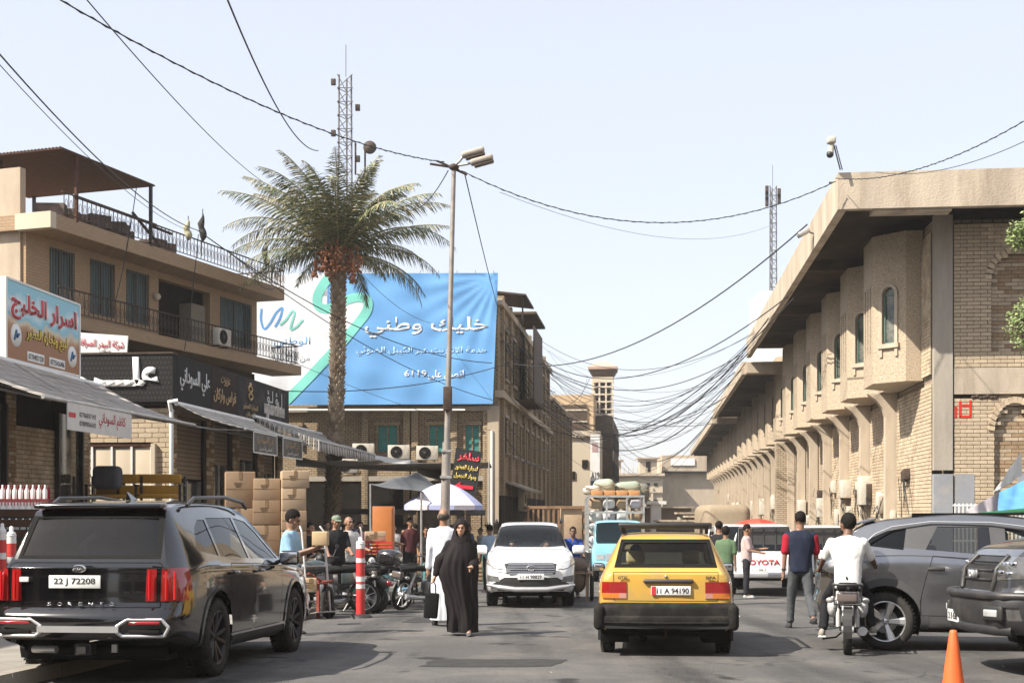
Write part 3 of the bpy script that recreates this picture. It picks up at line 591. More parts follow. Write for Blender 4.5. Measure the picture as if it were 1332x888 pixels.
# small red lettered board under the balcony
wb = root('exchange_sign', 'long white board with red Arabic lettering under the rusty balcony', 'sign', P(132, 449, 36.3), 0.0)
MB().box((0, 0, 0), (1.45, .06, .62), MX.Rotation(R(4), 3, 'Y')).build('board', M_white, wb); M_redl = mat('red_lettering', (.5, .03, .04), .5, var=.05)
text('شركة البيدر للصرافة', .26, M_redl, wb, (0, -.04, .03), ar=True, wid=1.25, rot=(0, R(4), 0)); text('للحوالات', .08, M_blk, wb, (.1, -.04, -.17), ar=True, rot=(0, R(4), 0))
# ================================================================ leftmost shop with the printed sign
LS = root('leftmost_shop', 'shaded shop at the left edge with glass front and dark doorway under a grey awning', 'building', (-10.4, 24.5, 0), yrot(.086))
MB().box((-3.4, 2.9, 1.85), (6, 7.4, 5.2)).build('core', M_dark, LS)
for (y, w2) in ((-.5, .5), (2.55, .45), (6.35, .5)): bricks(LS, (-.35, y, -.6), (0, 1, 0), (1, 0, 0), w2, 4.9, .24, .09, [M_brickC, M_brickC, M_brickB], nind=0, depth=.06, mort=.04, seed=int(y * 7) + 99)
bricks(LS, (-.35, 3.0, -.5), (0, 1, 0), (1, 0, 0), 1.9, 3.8, .3, .1, [M_brickB, M_brickA], nind=0, depth=.04, mort=.025, seed=71)
MB().box((-.2, 3.1, 4.1), (.3, 7.1, .5)).build('lintel', M_sof, LS)
MB().box((-.3, 1.2, 1.6), (.05, 2.2, 4)).box((-.3, 5.6, 1.6), (.05, 1.3, 4)).build('shop_window', mat('shop_glass_left', (.06, .06, .055), .06, var=.4, scale=1.5), LS)
for y in (.1, 1.2, 2.4, 4.9, 6.2): MB().box((-.24, y, 1.6), (.1, .08, 4)).build('door_frame', M_blk, LS)
PS = root('printed_shop_sign', 'large printed sign with red Arabic lettering over sky and desert print', 'sign', (-10.19, 28.3, 5.31), yrot(.086))
def skymat():
    m = mat('printed_sky_and_sand', (.25, .5, .6), .45, var=.1); n = m.node_tree.nodes; l = m.node_tree.links; b = n['Principled BSDF']
    tc = n.new('ShaderNodeTexCoord'); s_ = n.new('ShaderNodeSeparateXYZ'); l.new(tc.outputs['Object'], s_.inputs[0]); nz = n.new('ShaderNodeTexNoise'); nz.inputs['Scale'].default_value = 1.6; nz.inputs['Detail'].default_value = 6; l.new(tc.outputs['Object'], nz.inputs[0])
    ma = n.new('ShaderNodeMath'); ma.operation = 'MULTIPLY_ADD'; l.new(nz.outputs[0], ma.inputs[0]); ma.inputs[1].default_value = .7; l.new(s_.outputs[2], ma.inputs[2])
    r = n.new('ShaderNodeValToRGB'); l.new(ma.outputs[0], r.inputs[0]); e = r.color_ramp.elements; e[0].position = .05; e[0].color = (.3, .13, .05, 1); e[1].position = .95; e[1].color = (.25, .52, .62, 1)
    for p_, c_ in ((.2, (.42, .22, .1, 1)), (.32, (.6, .5, .35, 1)), (.45, (.2, .5, .62, 1)), (.7, (.65, .75, .78, 1))): q = e.new(p_); q.color = c_
    l.new(r.outputs[0], b.inputs['Base Color']); return m
MB().box((.02, 0, 0), (.12, 3.55, 1.6)).build('board', skymat(), PS)
MB().box((.02, -1.8, 0), (.16, .07, 1.66)).box((.02, 1.8, 0), (.16, .05, 1.66)).box((.02, 0, .82), (.16, 3.6, .04)).box((.02, 0, -.82), (.16, 3.6, .04)).build('frame', M_white, PS)
text('اسرار الخليج', .62, M_white, PS, (.085, 0, .32), ar=True, wid=3.3, rot=rz, bold=.055, ext=.006); text('اسرار الخليج', .58, M_redl, PS, (.093, 0, .32), ar=True, wid=3.2, rot=rz, bold=.03, ext=.008)
M_yel = mat('yellow_lettering', (.75, .55, .06), .5, var=.05); text('لبيع وتجارة العطور', .36, M_blk, PS, (.085, .1, -.22), ar=True, wid=2.05, rot=rz, bold=.05, ext=.005); text('لبيع وتجارة العطور', .34, M_yel, PS, (.092, .1, -.22), ar=True, wid=2.0, rot=rz, bold=.02, ext=.006)
for y in (-1.35, 1.4): MB().lathe([(0, .085), (.24, .085), (.24, .06)], (0, y, -.3 - .12 * (y > 0)), 'x', 24).build('round_badge', M_white, PS); MB().tube([(.095, y - .1, -.4 - .12 * (y > 0)), (.095, y - .02, -.2 - .12 * (y > 0)), (.095, y + .02, -.34 - .12 * (y > 0)), (.095, y + .1, -.26 - .12 * (y > 0))], .025, 5).build('badge_mark', mm('badge_blue', (.03, .12, .25), .5), PS)
for y, s_ in ((-.45, '07704021230'), (.6, '07725426406')): MB().rbox((.085, y, -.66), (.012, .8, .2), .004).build('number_plate', M_white, PS); text(s_, .11, M_blk, PS, (.094, y, -.66), rot=rz, wid=.7, ext=.003)
PS2 = root('edge_shop_sign', 'brown printed sign at the very left edge, cut off by the frame', 'sign', (-10.58, 24.6, 5.3), yrot(.086)); MB().box((0, 0, 0), (.12, 3.4, 1.7)).build('board', mm('tan_print', (.42, .3, .2), .5, var=.2), PS2); text('العطور', .6, M_blk, PS2, (.065, .7, .2), ar=True, rot=rz, wid=1.6, bold=.02); MB().box((.066, 1.3, -.5), (.01, .5, .25)).build('red_label', M_redl, PS2)
def L_(x, y, z): return LS.matrix_world @ V((x, y, z))
awning('grey_awning', 'broad grey cloth awning over the leftmost shop', [L_(.1, -1.5, 4.45), L_(.1, 6.6, 4.35), L_(2.35, 6.6, 3.42), L_(2.35, -1.5, 3.38)], M_greysl, sag=.12)
kb = root('kazim_banner', 'white banner with red script hanging from the front bar of the grey awning', 'banner', L_(2.37, 1.0, 3.12), yrot(.086))
MB().box((0, 0, 0), (.015, 3.1, .5)).build('banner_sheet', mat('banner_white', (.6, .59, .56), .6, var=.08), kb)
text('كاظم السوداني', .3, M_redl, kb, (.01, .55, .02), ar=True, rot=rz, wid=1.35, ext=.003, bold=.01); text('07706037142', .09, M_blk, kb, (.01, -.65, .06), rot=rz, ext=.003, wid=.75); text('07809056542', .09, M_blk, kb, (.01, -.65, -.1), rot=rz, ext=.003, wid=.75); MB().box((.01, -1.35, .03), (.005, .3, .09)).build('red_mark', M_redl, kb)
# ================================================================ middle left: building with the giant banner
TB = root('banner_building', 'old yellow brick corner building behind the giant blue banner', 'building', (-.72, 58, 0), yrot(.107))
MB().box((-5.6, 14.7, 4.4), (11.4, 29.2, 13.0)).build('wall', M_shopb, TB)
M_teal = mat('teal_shutter', (.05, .22, .2), .7, var=.2, scale=3, dirt=((.1, .2, .18), .5, 2))
def P2(px, py, Yw=57.8): q = TB.matrix_world.inverted() @ P(px, py, Yw); return q
for (a, b, c, d) in ((487, 513, 552, 586), (556, 575, 552, 588), (604, 622, 552, 590), (371, 381, 552, 580)):
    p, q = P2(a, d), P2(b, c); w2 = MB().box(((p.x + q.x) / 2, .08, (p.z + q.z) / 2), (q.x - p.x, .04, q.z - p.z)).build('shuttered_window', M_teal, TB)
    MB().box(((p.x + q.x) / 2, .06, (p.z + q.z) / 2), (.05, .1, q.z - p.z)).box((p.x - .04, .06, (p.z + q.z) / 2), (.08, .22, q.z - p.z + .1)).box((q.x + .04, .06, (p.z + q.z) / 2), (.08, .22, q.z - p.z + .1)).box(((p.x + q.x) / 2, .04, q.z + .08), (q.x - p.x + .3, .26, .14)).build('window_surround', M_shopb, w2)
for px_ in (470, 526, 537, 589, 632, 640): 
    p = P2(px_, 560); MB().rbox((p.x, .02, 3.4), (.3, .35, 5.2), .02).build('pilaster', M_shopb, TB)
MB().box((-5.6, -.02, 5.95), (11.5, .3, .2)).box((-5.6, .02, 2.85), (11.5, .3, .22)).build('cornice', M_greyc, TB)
MB().box((-.1, -.05, 3.4), (.5, .3, 5.0)).build('corner_pilaster', M_plas, TB)
MB().tube([P2(640, 560), P2(640, 720)], .06).build('drain_pipe', M_white, TB)
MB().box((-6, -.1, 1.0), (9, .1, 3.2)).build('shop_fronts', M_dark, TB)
# street side of it
for k in range(9):
    y = 1.2 + k * 3.3; MB().box((.1, y, 5), (.3, .5, 12.2 if k < 8 else 11)).build('pilaster', M_shopb, TB)
    if k < 8:
        for z, h in ((8.6, 2.2), (4.9, 1.6)):
            f_ = MB().box((.06, y + 1.65, z), (.08, 1.3, h)).build('window', M_dark, TB); MB().box((.12, y + 1.65, z - h / 2 - .06), (.3, 1.5, .12)).box((.12, y + 1.65, z + h / 2 + .08), (.22, 1.6, .14)).build('sill', M_greyc, f_)
MB().box((.15, 14.7, 6.6), (.4, 29.4, .3)).box((.12, 14.7, 10.7), (.35, 29.4, .3)).build('side_cornice', M_plas, TB)
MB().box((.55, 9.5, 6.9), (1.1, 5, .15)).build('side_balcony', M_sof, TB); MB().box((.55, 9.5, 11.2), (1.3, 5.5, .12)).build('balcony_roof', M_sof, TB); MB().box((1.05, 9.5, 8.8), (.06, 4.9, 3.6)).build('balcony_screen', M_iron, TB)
tag(MB().box((.5, 3.5, 11.3), (1.4, 4, .08), MX.Rotation(.12, 3, 'Y')).tube([(1.0, 2, 11.2), (1.0, 2, 9.8)], .04).build('tin_roof', M_iron, TB))
MB().box((.7, 6, 2.55), (1.3, 6, .1), MX.Rotation(.35, 3, 'Y')).build('side_canopy', M_greyc, TB)
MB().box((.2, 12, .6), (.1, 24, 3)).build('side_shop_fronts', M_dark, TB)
# the banner itself: base sheet plus printed shapes
BN = root('giant_banner', 'giant blue and white advertising banner with white Arabic lettering stretched across the brick building', 'banner', (0, 57.45, 0))
def PB(px, py, o=0): q = P(px, py, 57.45); return V((q.x, -o, q.z))
def bpt(cx_, cy_): return (320 + cx_ / 3.172, 340 + cy_ / 3.172)
def wr(x, z): 
    dx, dz = -.6 - x, 11.8 - z; a = math.atan2(dz, max(dx, .01)); r_ = math.hypot(dx, dz)
    return .03 * math.sin(a * 26) * math.exp(-r_ / 3.2) + .02 * math.sin(x * 3.1 + math.sin(z * 1.3)) + .012 * math.sin(z * 4 + x)
bn = MB(); nx, nz_ = 120, 50; tl, tr, br_, bl_ = PB(322, 356), PB(648, 355), PB(641, 525), PB(322, 527)
gv = []
for j in range(nz_ + 1):
    for i in range(nx + 1):
        u, v_ = i / nx, j / nz_; p = tl.lerp(tr, u).lerp(bl_.lerp(br_, u), v_); p.y += wr(p.x, p.z); gv.append(p)
bn.add(gv, [(j * (nx + 1) + i, j * (nx + 1) + i + 1, (j + 1) * (nx + 1) + i + 1, (j + 1) * (nx + 1) + i) for j in range(nz_) for i in range(nx)], 0, True)
M_bblue = mat('banner_blue_vinyl', (.14, .36, .68), .55, var=.12, scale=.25, bump=.2, fine=1.5)
M_bwhite = mat('banner_white_vinyl', (.72, .74, .76), .55, var=.04); M_bteal = mat('banner_teal_print', (.2, .62, .52), .55, var=.12, scale=.4)
bn.build('banner_sheet', M_bblue, BN)
def crom(ps, k):
    o = []
    for i in range(len(ps) - 1):
        p0, p1, p2, p3 = ps[max(i - 1, 0)], ps[i], ps[i + 1], ps[min(i + 2, len(ps) - 1)]
        for j in range(k):
            t = j / k; o.append(tuple(.5 * (2 * b + (c - a) * t + (2 * a - 5 * b + 4 * c - d) * t * t + (3 * b - a - 3 * c + d) * t ** 3) for a, b, c, d in zip(p0, p1, p2, p3)))
    return o + [ps[-1]]
def printed(poly, mt, off, name, dens=.25):         # a flat print following the folds of the sheet
    bm = bmesh.new()
    for pl in (poly if isinstance(poly[0], list) else [poly]): bm.faces.new([bm.verts.new(PB(*bpt(a, b))) for (a, b) in pl])
    bmesh.ops.triangulate(bm, faces=bm.faces[:])
    xs_ = [v.co.x for v in bm.verts]; zs_ = [v.co.z for v in bm.verts]
    x = min(xs_) + dens
    while x < max(xs_): bmesh.ops.bisect_plane(bm, geom=bm.verts[:] + bm.edges[:] + bm.faces[:], plane_co=(x, 0, 0), plane_no=(1, 0, 0)); x += dens
    z = min(zs_) + dens
    while z < max(zs_): bmesh.ops.bisect_plane(bm, geom=bm.verts[:] + bm.edges[:] + bm.faces[:], plane_co=(0, 0, z), plane_no=(0, 0, 1)); z += dens
    for v in bm.verts: v.co.y = wr(v.co.x, v.co.z) - off
    me = bpy.data.meshes.new(name); bm.to_mesh(me); bm.free(); me.materials.append(mt); return inst(me, name, BN)
def ribbon(pts, w2):
    L, R_ = [], []
    for i, p in enumerate(pts):
        a, b = pts[max(i - 1, 0)], pts[min(i + 1, len(pts) - 1)]; t = V((b[0] - a[0], b[1] - a[1])).normalized(); n_ = V((-t.y, t.x)) * (w2[i] if isinstance(w2, list) else w2) / 2
        L.append((p[0] + n_.x, p[1] + n_.y)); R_.append((p[0] - n_.x, p[1] - n_.y))
    return [[L[i], L[i + 1], R_[i + 1], R_[i]] for i in range(len(L) - 1)]
printed([(6, 52), (340, 50), (292, 150), (330, 205), (440, 160), (505, 160), (495, 215), (330, 400), (150, 575), (6, 588)], M_bwhite, .01, 'white_print')
printed(ribbon(crom([(352, 52), (320, 95), (295, 145), (300, 185), (340, 195), (400, 165), (460, 148), (500, 160), (498, 205), (450, 270), (390, 340), (320, 415), (240, 500), (165, 575)], 4), 38), M_bteal, .02, 'teal_swoosh')
M_logo = mat('logo_blue_print', (.1, .3, .6), .55, var=.1)
printed(ribbon(crom([(65, 195), (62, 240), (75, 278), (100, 255), (125, 212), (150, 192), (140, 235), (120, 270)], 5), 9), M_logo, .02, 'logo_stroke'); printed(ribbon(crom([(140, 262), (165, 240), (190, 205), (200, 215), (188, 255), (185, 280), (210, 268), (235, 240)], 5), 8), M_bteal, .026, 'logo_stroke')
def btext(s_, cx_, cy_, w2, h2, mt, ar=True, bold=.02):
    px, py = bpt(cx_, cy_); q = PB(px, py); o = text(s_, h2 * 57.45 / F / 3.172, mt, BN, (q.x, 0, q.z), ar=ar, wid=w2 * 57.45 / F / 3.172, ext=.004, bold=bold * .4)
    for v in o.data.vertices: v.co.y += wr(v.co.x + q.x, v.co.z + q.z) - .014
    return o
btext('خليك وطني', 745, 272, 508, 88, M_bwhite, bold=.035); btext('خدمة الانترنت عبر الكيبل الضوئي', 725, 370, 538, 38, mat('pale_blue_print', (.42, .62, .82), .55, var=.03), bold=.02)
btext('اتصل على', 825, 468, 148, 40, M_bwhite); btext('6119', 700, 462, 92, 26, M_bwhite, False, .03); btext('الوطني', 190, 335, 150, 48, M_logo, bold=.01); btext('من ايرثلنك', 190, 400, 145, 34, mm('grey_print', (.35, .4, .45), .6))
for k in range(14): MB().tube([PB(330 + k * 24, 356, -.05), PB(330 + k * 24, 349, -.5)], .012, 5).build('tie_rope', M_blk, BN)
MB().tube([PB(322, 533), PB(605, 533)], .04).build('lower_rail', M_white, BN)
# air conditioners on its front
for (px_, py_, lb) in ((473, 586, 'air conditioner beside the palm on the banner building'), (519, 588, 'air conditioner with dark fan in the middle of the row under the banner'), (556, 589, 'air conditioner left of the lamp post under the banner'), (452, 606, 'lower air conditioner in the shade of the striped awning')):
    ac_unit(lb, P(px_, py_, 57.3), 0, 'air conditioners on the banner building', w_=.95, h_=.62)
ac_unit('louvred air conditioner on the street side of the banner building', TB.matrix_world @ V((.55, 6.5, 2.0)), yrot(.107) + R(90), w_=1.2, h_=1.2)
# ================================================================ street continues beyond the banner building (left side)
def bld(name, label, mt, px0, px1, ytop, Y, depth=10, k=.107, parts=None):
    a, b = P(px0, ytop, Y), P(px1, ytop, Y); r = root(name, label, 'building', (b.x, Y, 0), yrot(k)); w_ = b.x - a.x; H = a.z
    MB().box((-w_ / 2, depth / 2, (H - 6) / 2), (w_, depth, H + 6)).build('wall', mt, r); return r, w_, H
B2 = root('second_left_building', 'old brown brick street building beyond the banner building with tall narrow windows', 'building', (2.55, 88.2, 0), yrot(.107))
MB().box((-3, 10.5, 2), (6, 20.8, 14)).build('wall', M_shopb, B2); MB().box((.1, 10.5, 9.0), (.4, 21, .25)).build('cornice', M_plas, B2)
for k in range(6):
    MB().box((.12, 1 + k * 3.9, 3), (.3, .5, 11.8)).build('pilaster', M_shopb, B2)
    if k < 5: MB().prism([(1.9 + k * 3.9, 2.2), (3.3 + k * 3.9, 2.2), (3.3 + k * 3.9, 5.8), (2.6 + k * 3.9, 6.9), (1.9 + k * 3.9, 5.8)], .01, .06, lambda u, v, w_: V((w_, u, v))).build('window', M_dark, B2)
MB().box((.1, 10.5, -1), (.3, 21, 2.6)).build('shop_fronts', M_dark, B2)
M_far = mat('far_cream_plaster', (.5, .43, .33), .9, var=.1, scale=.3, dirt=((.3, .24, .18), .5, .3), streak=3)
cb, w_, H = bld('cream_side_building', 'plain cream walled building below the tower', M_far, 735, 779, 560, 113, 8)
MB().box((-w_ / 2, 0, H - .3), (w_ + .3, .5, .5)).build('cornice', M_conc, cb)
for k in range(3): MB().box((-1.2 - k * 1.1, -.06, 5.5 - k), (.5, .1, .7)).build('window', M_dark, cb)
tb, w_, H = bld('tan_block', 'boxy building with a tan end wall and dark glazed stair behind the cream building', mat('tan_panel', (.5, .36, .22), .9, var=.1, scale=.5), 715, 772, 513, 124, 8)
MB().box((-w_ + 1.9, -.05, 6), (3.2, .3, 11)).build('dark_glazing', M_sof, tb)
for k in range(4): MB().box((-w_ + 1.9, -.2, 11.0 - k * 1.1), (3.3, .15, .14)).build('floor_band', M_far, tb)
# tower with the pink cap
TW = root('lattice_tower', 'slim square tower with rows of square openings and a flared pink cap', 'tower', (P(784, 600, 132).x, 132, 0), yrot(.107))
for x in (-.98, -.33, .33, .98): MB().box((x, -.1, 5.8), (.17, .16, 18)).build('mullion', M_cream, TW)
for x in (-.85, .85): MB().box((x, 1.7, 5.8), (.16, .16, 18)).build('mullion', M_cream, TW)
MB().box((0, .9, 5.8), (1.5, 1.5, 18)).build('core', M_dark, TW)
k = 0; z = 14.7
while z > -2:
    MB().box((0, .8, z), (2.1, 2.0, .14 if k % 5 else .6)).build('floor_band', M_cream, TW); z -= .75; k += 1
M_pink = mat('pink_dome_paint', (.5, .34, .27), .8, var=.08)
cp = MB(); cp.add([(-.9, -.1, 14.8), (.9, -.1, 14.8), (.9, 1.8, 14.8), (-.9, 1.8, 14.8), (-1.45, -.65, 15.7), (1.45, -.65, 15.7), (1.45, 2.35, 15.7), (-1.45, 2.35, 15.7)], [(0, 1, 5, 4), (1, 2, 6, 5), (2, 3, 7, 6), (3, 0, 4, 7), (0, 3, 2, 1)], 0)
cp.add([(-1.45, -.65, 15.7), (1.45, -.65, 15.7), (1.45, 2.35, 15.7), (-1.45, 2.35, 15.7), (-1.5, -.7, 15.95), (1.5, -.7, 15.95), (1.5, 2.4, 15.95), (-1.5, 2.4, 15.95), (-.5, .3, 16.55), (.5, .3, 16.55), (.5, 1.4, 16.55), (-.5, 1.4, 16.55)], [(0, 1, 5, 4), (1, 2, 6, 5), (2, 3, 7, 6), (3, 0, 4, 7), (4, 5, 9, 8), (5, 6, 10, 9), (6, 7, 11, 10), (7, 4, 8, 11), (8, 9, 10, 11)], 1)
cp.build('cap', [M_iron, M_pink], TW)
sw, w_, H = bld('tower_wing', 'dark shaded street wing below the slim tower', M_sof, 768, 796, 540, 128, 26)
for k in range(5):
    for z in (8.6, 5.6, 2.6): MB().box((.05, 2.5 + k * 5, z), (.1, 2.4, 1.6)).build('window', M_dark, sw)
vb = root('vertical_banner', 'tall white banner with a blue foot hanging on the cream building', 'banner', P(774, 600, 111.5)); MB().box((0, 0, .1), (.8, .08, 4.4)).build('banner_sheet', M_white, vb); MB().box((0, -.02, -2.1), (.8, .08, .9)).build('blue_foot', mm('banner_foot', (.05, .13, .22), .6), vb); text('A19', .6, M_iron, vb, (0, -.06, -1.2), wid=.7, ext=.01); MB().box((0, -.05, 1.2), (.5, .01, .8)).build('print', mm('faded_print', (.5, .35, .33), .7), vb)
# buildings closing the street
eb, w_, H = bld('balustrade_building', 'ornate cream building with a roof terrace closing the street', M_far, 790, 862, 617, 172, 12, 0)
MB().box((-w_ / 2, -.2, H), (w_ + .4, .9, .35)).build('cornice', M_conc, eb); MB().box((-w_ / 2, -.1, H - 2.3), (w_, .4, .2)).build('cornice', M_conc, eb)
for k in range(7):
    x = -.9 - k * 1.02; MB().box((x, -.05, H - 1.3), (.45, .1, .35)).build('vent', M_dark, eb); MB().box((x, -.05, H - 4.4), (.5, .12, 2.2)).build('window', M_dark, eb)
    if k % 2: MB().box((x + .5, -.12, H - 4), (.3, .3, 4.6)).build('pilaster', M_far, eb)
for (x, w2, h2) in ((-1.8, 2.3, 2.2), (-6.2, 1.6, 1.9)): MB().box((x, 2, H + h2 / 2), (w2, 2, h2)).build('roof_room', M_far, eb); MB().box((x, 2, H + h2), (w2 + .7, 3, .2)).build('roof_room_slab', M_conc, eb); MB().box((x, .95, H + h2 * .5), (.6, .1, h2 * .6)).build('window', M_dark, eb)
for k in range(12): MB().box((-.3 - k * .6, -.3, H + .5), (.1, .1, .8)).build('baluster', M_far, eb)
eb2, w_, H = bld('plain_end_building', 'plain tan building with a white board on its parapet closing the street', M_plas, 861, 1010, 592, 176, 12, 0)
MB().box((-w_ + 2.8, -.1, H - .9), (3.2, .15, .9)).build('white_board', M_white, eb2); MB().box((-w_ / 2, -.4, H - 2.3), (w_, 1.2, .3)).build('eave', M_dark, eb2); MB().box((-w_ / 2, -.1, -1), (w_, .4, 3.4)).build('dark_base', M_sof, eb2)  # base strip in the same dark brown as the soffits
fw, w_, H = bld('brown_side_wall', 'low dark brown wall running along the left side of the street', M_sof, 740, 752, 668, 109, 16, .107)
# rooftop masts
def mast(label, x, y, z0, z1, w2, n, kind=0):
    M_galv = mm('dark_mast_steel', (.14, .13, .125), .6, .3)
    r = root('radio_mast', label, 'mast', (x, y, z0)); H = z1 - z0; legs = [(-w2 / 2, -w2 / 2), (w2 / 2, -w2 / 2), (0, w2 / 2)]
    for a in legs: MB().tube([(a[0], a[1], 0), (a[0] * .8, a[1] * .8, H)], .055, 6).build('leg', M_galv, r)
    b = MB()
    for i in range(n):
        for j in range(3):
            p, q = legs[j], legs[(j + 1) % 3]; za, zb_ = H * i / n, H * (i + 1) / n
            b.tube([(p[0], p[1], za), (q[0], q[1], zb_)], .028, 4); b.tube([(p[0], p[1], za), (q[0], q[1], za)], .028, 4)
    tag(b.build('lattice', M_galv, r), kind='stuff')
    a = MB()
    for t in range(5): a.rbox((w2 * (.8 if t % 2 else -.8), -.2, H - .4 - t * (.25 if kind else 1.6)), (.3, .2, .9 if kind else .4), .04)
    a.build('antenna', M_iron, r); MB().tube([(0, 0, H), (0, 0, H + 2)], .02, 5).build('rod', M_iron, r); return r
q = P(450, 100, 82); m1 = mast('tall lattice mast rising behind the palm crown', q.x, 82, 10, q.z, .95, 22); MB().tube([(.6, 0, 14.5), (.6, 0, 12.5), (1.2, 0, 12.5), (1.2, 0, 14)], .06, 6).lathe([(0, -.2), (.4, -.1), (.42, 0)], (1.5, 0, 14.2), 'y', 16).build('dish', M_iron, m1)
q = P(1005, 243, 120); mast('slim telecom mast behind the canopy of the long building on the right', q.x, 120, 6, q.z, .7, 30, 1)
wr_ = root('roof_shed', 'white roof shed seen above the canopy edge', 'building', P(985, 400, 78)); MB().box((2.5, 2, -2), (4.5, 4, 6)).build('wall', M_white, wr_)
# ================================================================ street lamp
LP = P(576, 770, 30); lb_ = (LP.x, 30, gz(30)); tp_ = P(590.5, 216, 30)
sl_ = root('street_lamp', 'tall leaning street lamp with two old lanterns in front of the banner', 'street lamp', lb_)
T = tp_ - V(lb_)
MB().tube([(0, 0, 0), T * .36], [.12, .10], 12).tube([T * .36, T], [.066, .05], 10).build('pole', mat('weathered_pole', (.3, .27, .24), .6, .3, var=.25, scale=3, dirt=((.2, .12, .08), .6, 2)), sl_)
for (dx, dz, ln) in ((.22, .22, 1), (.42, .05, 1.1)):
    a = MB(); a.tube([T, T + V((dx * .6, -.05, dz * .45)), T + V((dx + .02, -.1, dz))], .03, 8); arm = a.build('lamp_arm', M_galv, sl_); rt = MX.Rotation(-.27, 3, 'Y')
    h = MB(); c = T + V((dx + .22, -.1, dz + .06)); h.rbox(c, (.54, .24, .13), .05, rt, 0, 3); h.build('lamp_head', mat('lamp_enamel', (.42, .37, .31), .5, var=.2, scale=12, dirt=((.15, .1, .08), .6, 12)), arm)
    MB().rbox(c + rt @ V((.03, 0, -.1)), (.46, .19, .05), .02, rt).build('lens', mm('dirty_lens', (.12, .09, .07), .3), arm)
MB().tube([T + V((-.55, 0, .05)), T + V((-.1, 0, -.02)), T + V((.3, 0, -.2))], .028, 6).tube([T + V((-.4, 0, .12)), T + V((.12, 0, -.1))], .025, 6).ell(T + V((0, -.02, -.03)), (.12, .1, .08)).build('cable_clamps', M_iron, sl_)
MB().rbox(T * .46 + V((0, -.13, 0)), (.2, .14, .55), .02).build('junction_box', M_iron, sl_)
MB().box(T * .28 + V((0, 0, 0)), (.26, .26, .06)).box(T * .34, (.24, .24, .05)).build('collar', M_galv, sl_)
# ================================================================ date palm
PY = 47.0; pb = P(428, 700, PY); pt_ = P(440, 325, PY)
PM = root('date_palm', 'tall date palm with a full crown and orange fruit bunches in front of the banner', 'palm tree', (pb.x, PY, gz(PY)))
Hh = pt_.z - gz(PY); dxp = pt_.x - pb.x
def ptr(t): return V((dxp * (t ** 1.3) + .12 * math.sin(t * 3), 0, Hh * t))
tr_ = MB(); tr_.tube([ptr(i / 24) for i in range(25)], [.235 - .035 * (i / 24) + (.06 if i < 2 else 0) + (.06 if i > 21 else 0) for i in range(25)], 16)
trunk = tr_.build('trunk', mat('palm_bark', (.2, .15, .105), .95, var=.3, scale=6, bump=.6), PM)
bt = MB(); bt.add([(-.1, 0, -.09), (.1, 0, -.09), (.075, .05, .1), (-.075, .05, .1), (-.05, .12, .13), (.05, .12, .13)], [(0, 1, 2, 3), (3, 2, 5, 4), (0, 4, 5, 1), (0, 3, 4), (1, 5, 2)])
mb1 = [bt.mesh('bark_stub', mat('bark_stub%d' % i, c, .95, var=.3)) for i, c in enumerate([(.27, .21, .15), (.2, .15, .1), (.33, .27, .2)])]; st_ = MB(); n_ = 0
for j in range(78):
    t = .04 + .95 * j / 78; p = ptr(t); r_ = .225 - .035 * t
    for k in range(9):
        a = (k + .5 * (j % 2)) * 2 * math.pi / 9 + .1 * math.sin(j); 
        M = MX.Translation(p + V((math.sin(a) * r_, math.cos(a) * r_, 0))) @ MX.Rotation(-a, 4, 'Z') @ MX.Scale(rnd.uniform(.8, 1.15), 4)
        if math.cos(a) < .3 and n_ < 300 and t > .35: inst(mb1[rnd.randrange(3)], 'bark_stub', trunk, M); n_ += 1
        else: st_.add([M @ V(q) for q in bt.v], [f for f in bt.f], 0)
tag(st_.build('bark_texture', mb1[0].materials[0], trunk), kind='stuff')
M_lf = [mat('palm_leaflet%d' % i, c, .55, var=.3, scale=.8) for i, c in enumerate([(.095, .13, .055), (.165, .19, .09), (.06, .08, .036), (.30, .27, .15)])]
M_rac = mat('palm_rachis', (.3, .27, .14), .6, var=.2)
def frond(L, az, el, droop, seed, dry=False):
    rr_ = random.Random(seed); o = V((0, 0, 0)); pts = []; n = 20; e = el; p = o.copy(); d = V((math.cos(az), math.sin(az), 0)); side = V((-math.sin(az), math.cos(az), 0)); tw = rr_.uniform(-.5, .5)
    for i in range(n + 1):
        pts.append(p.copy()); p = p + (d * math.cos(e) + V((0, 0, math.sin(e)))) * (L / n); e -= droop / n * (.4 + 1.3 * i / n)
    m = MB(); m.tube(pts, [.035 * (1 - .85 * i / n) + .004 for i in range(n + 1)], 5, 1)
    for i in range(3, n * 4):
        f = i / (n * 4); q = f * n; i0 = int(q); a = pts[i0].lerp(pts[min(i0 + 1, n)], q - i0); t = (pts[min(i0 + 1, n)] - pts[max(i0 - 1, 0)]).normalized(); up = side.cross(t).normalized()
        ll = (.3 + .36 * math.sin(math.pi * min(1, f * 1.15)) ** .7) * (L / 3.6) * (1 if f < .9 else .6)
        for s_ in (-1, 1):
            ang = rr_.uniform(.45, .75) + .3 * (1 - f); v_ = (t * math.cos(ang) + side * s_ * math.sin(ang) + up * rr_.uniform(-.05, .5)).normalized(); v_ = (v_ + V((0, 0, -.25 - .25 * rr_.random()))).normalized()
            w2 = t * .042 + up * .016; mid = a + v_ * ll * .55; tip = a + v_ * ll + V((0, 0, -.13 * ll))
            m.add([a - w2 * .5, a + w2 * .5, mid + w2 * .55, tip, mid - w2 * .55], [(0, 1, 2, 4), (4, 2, 3)], 3 if (dry or rr_.random() < .1) else (2 if dry else 0) + (rr_.random() < .4) * 1 if not dry else 3)
    return m
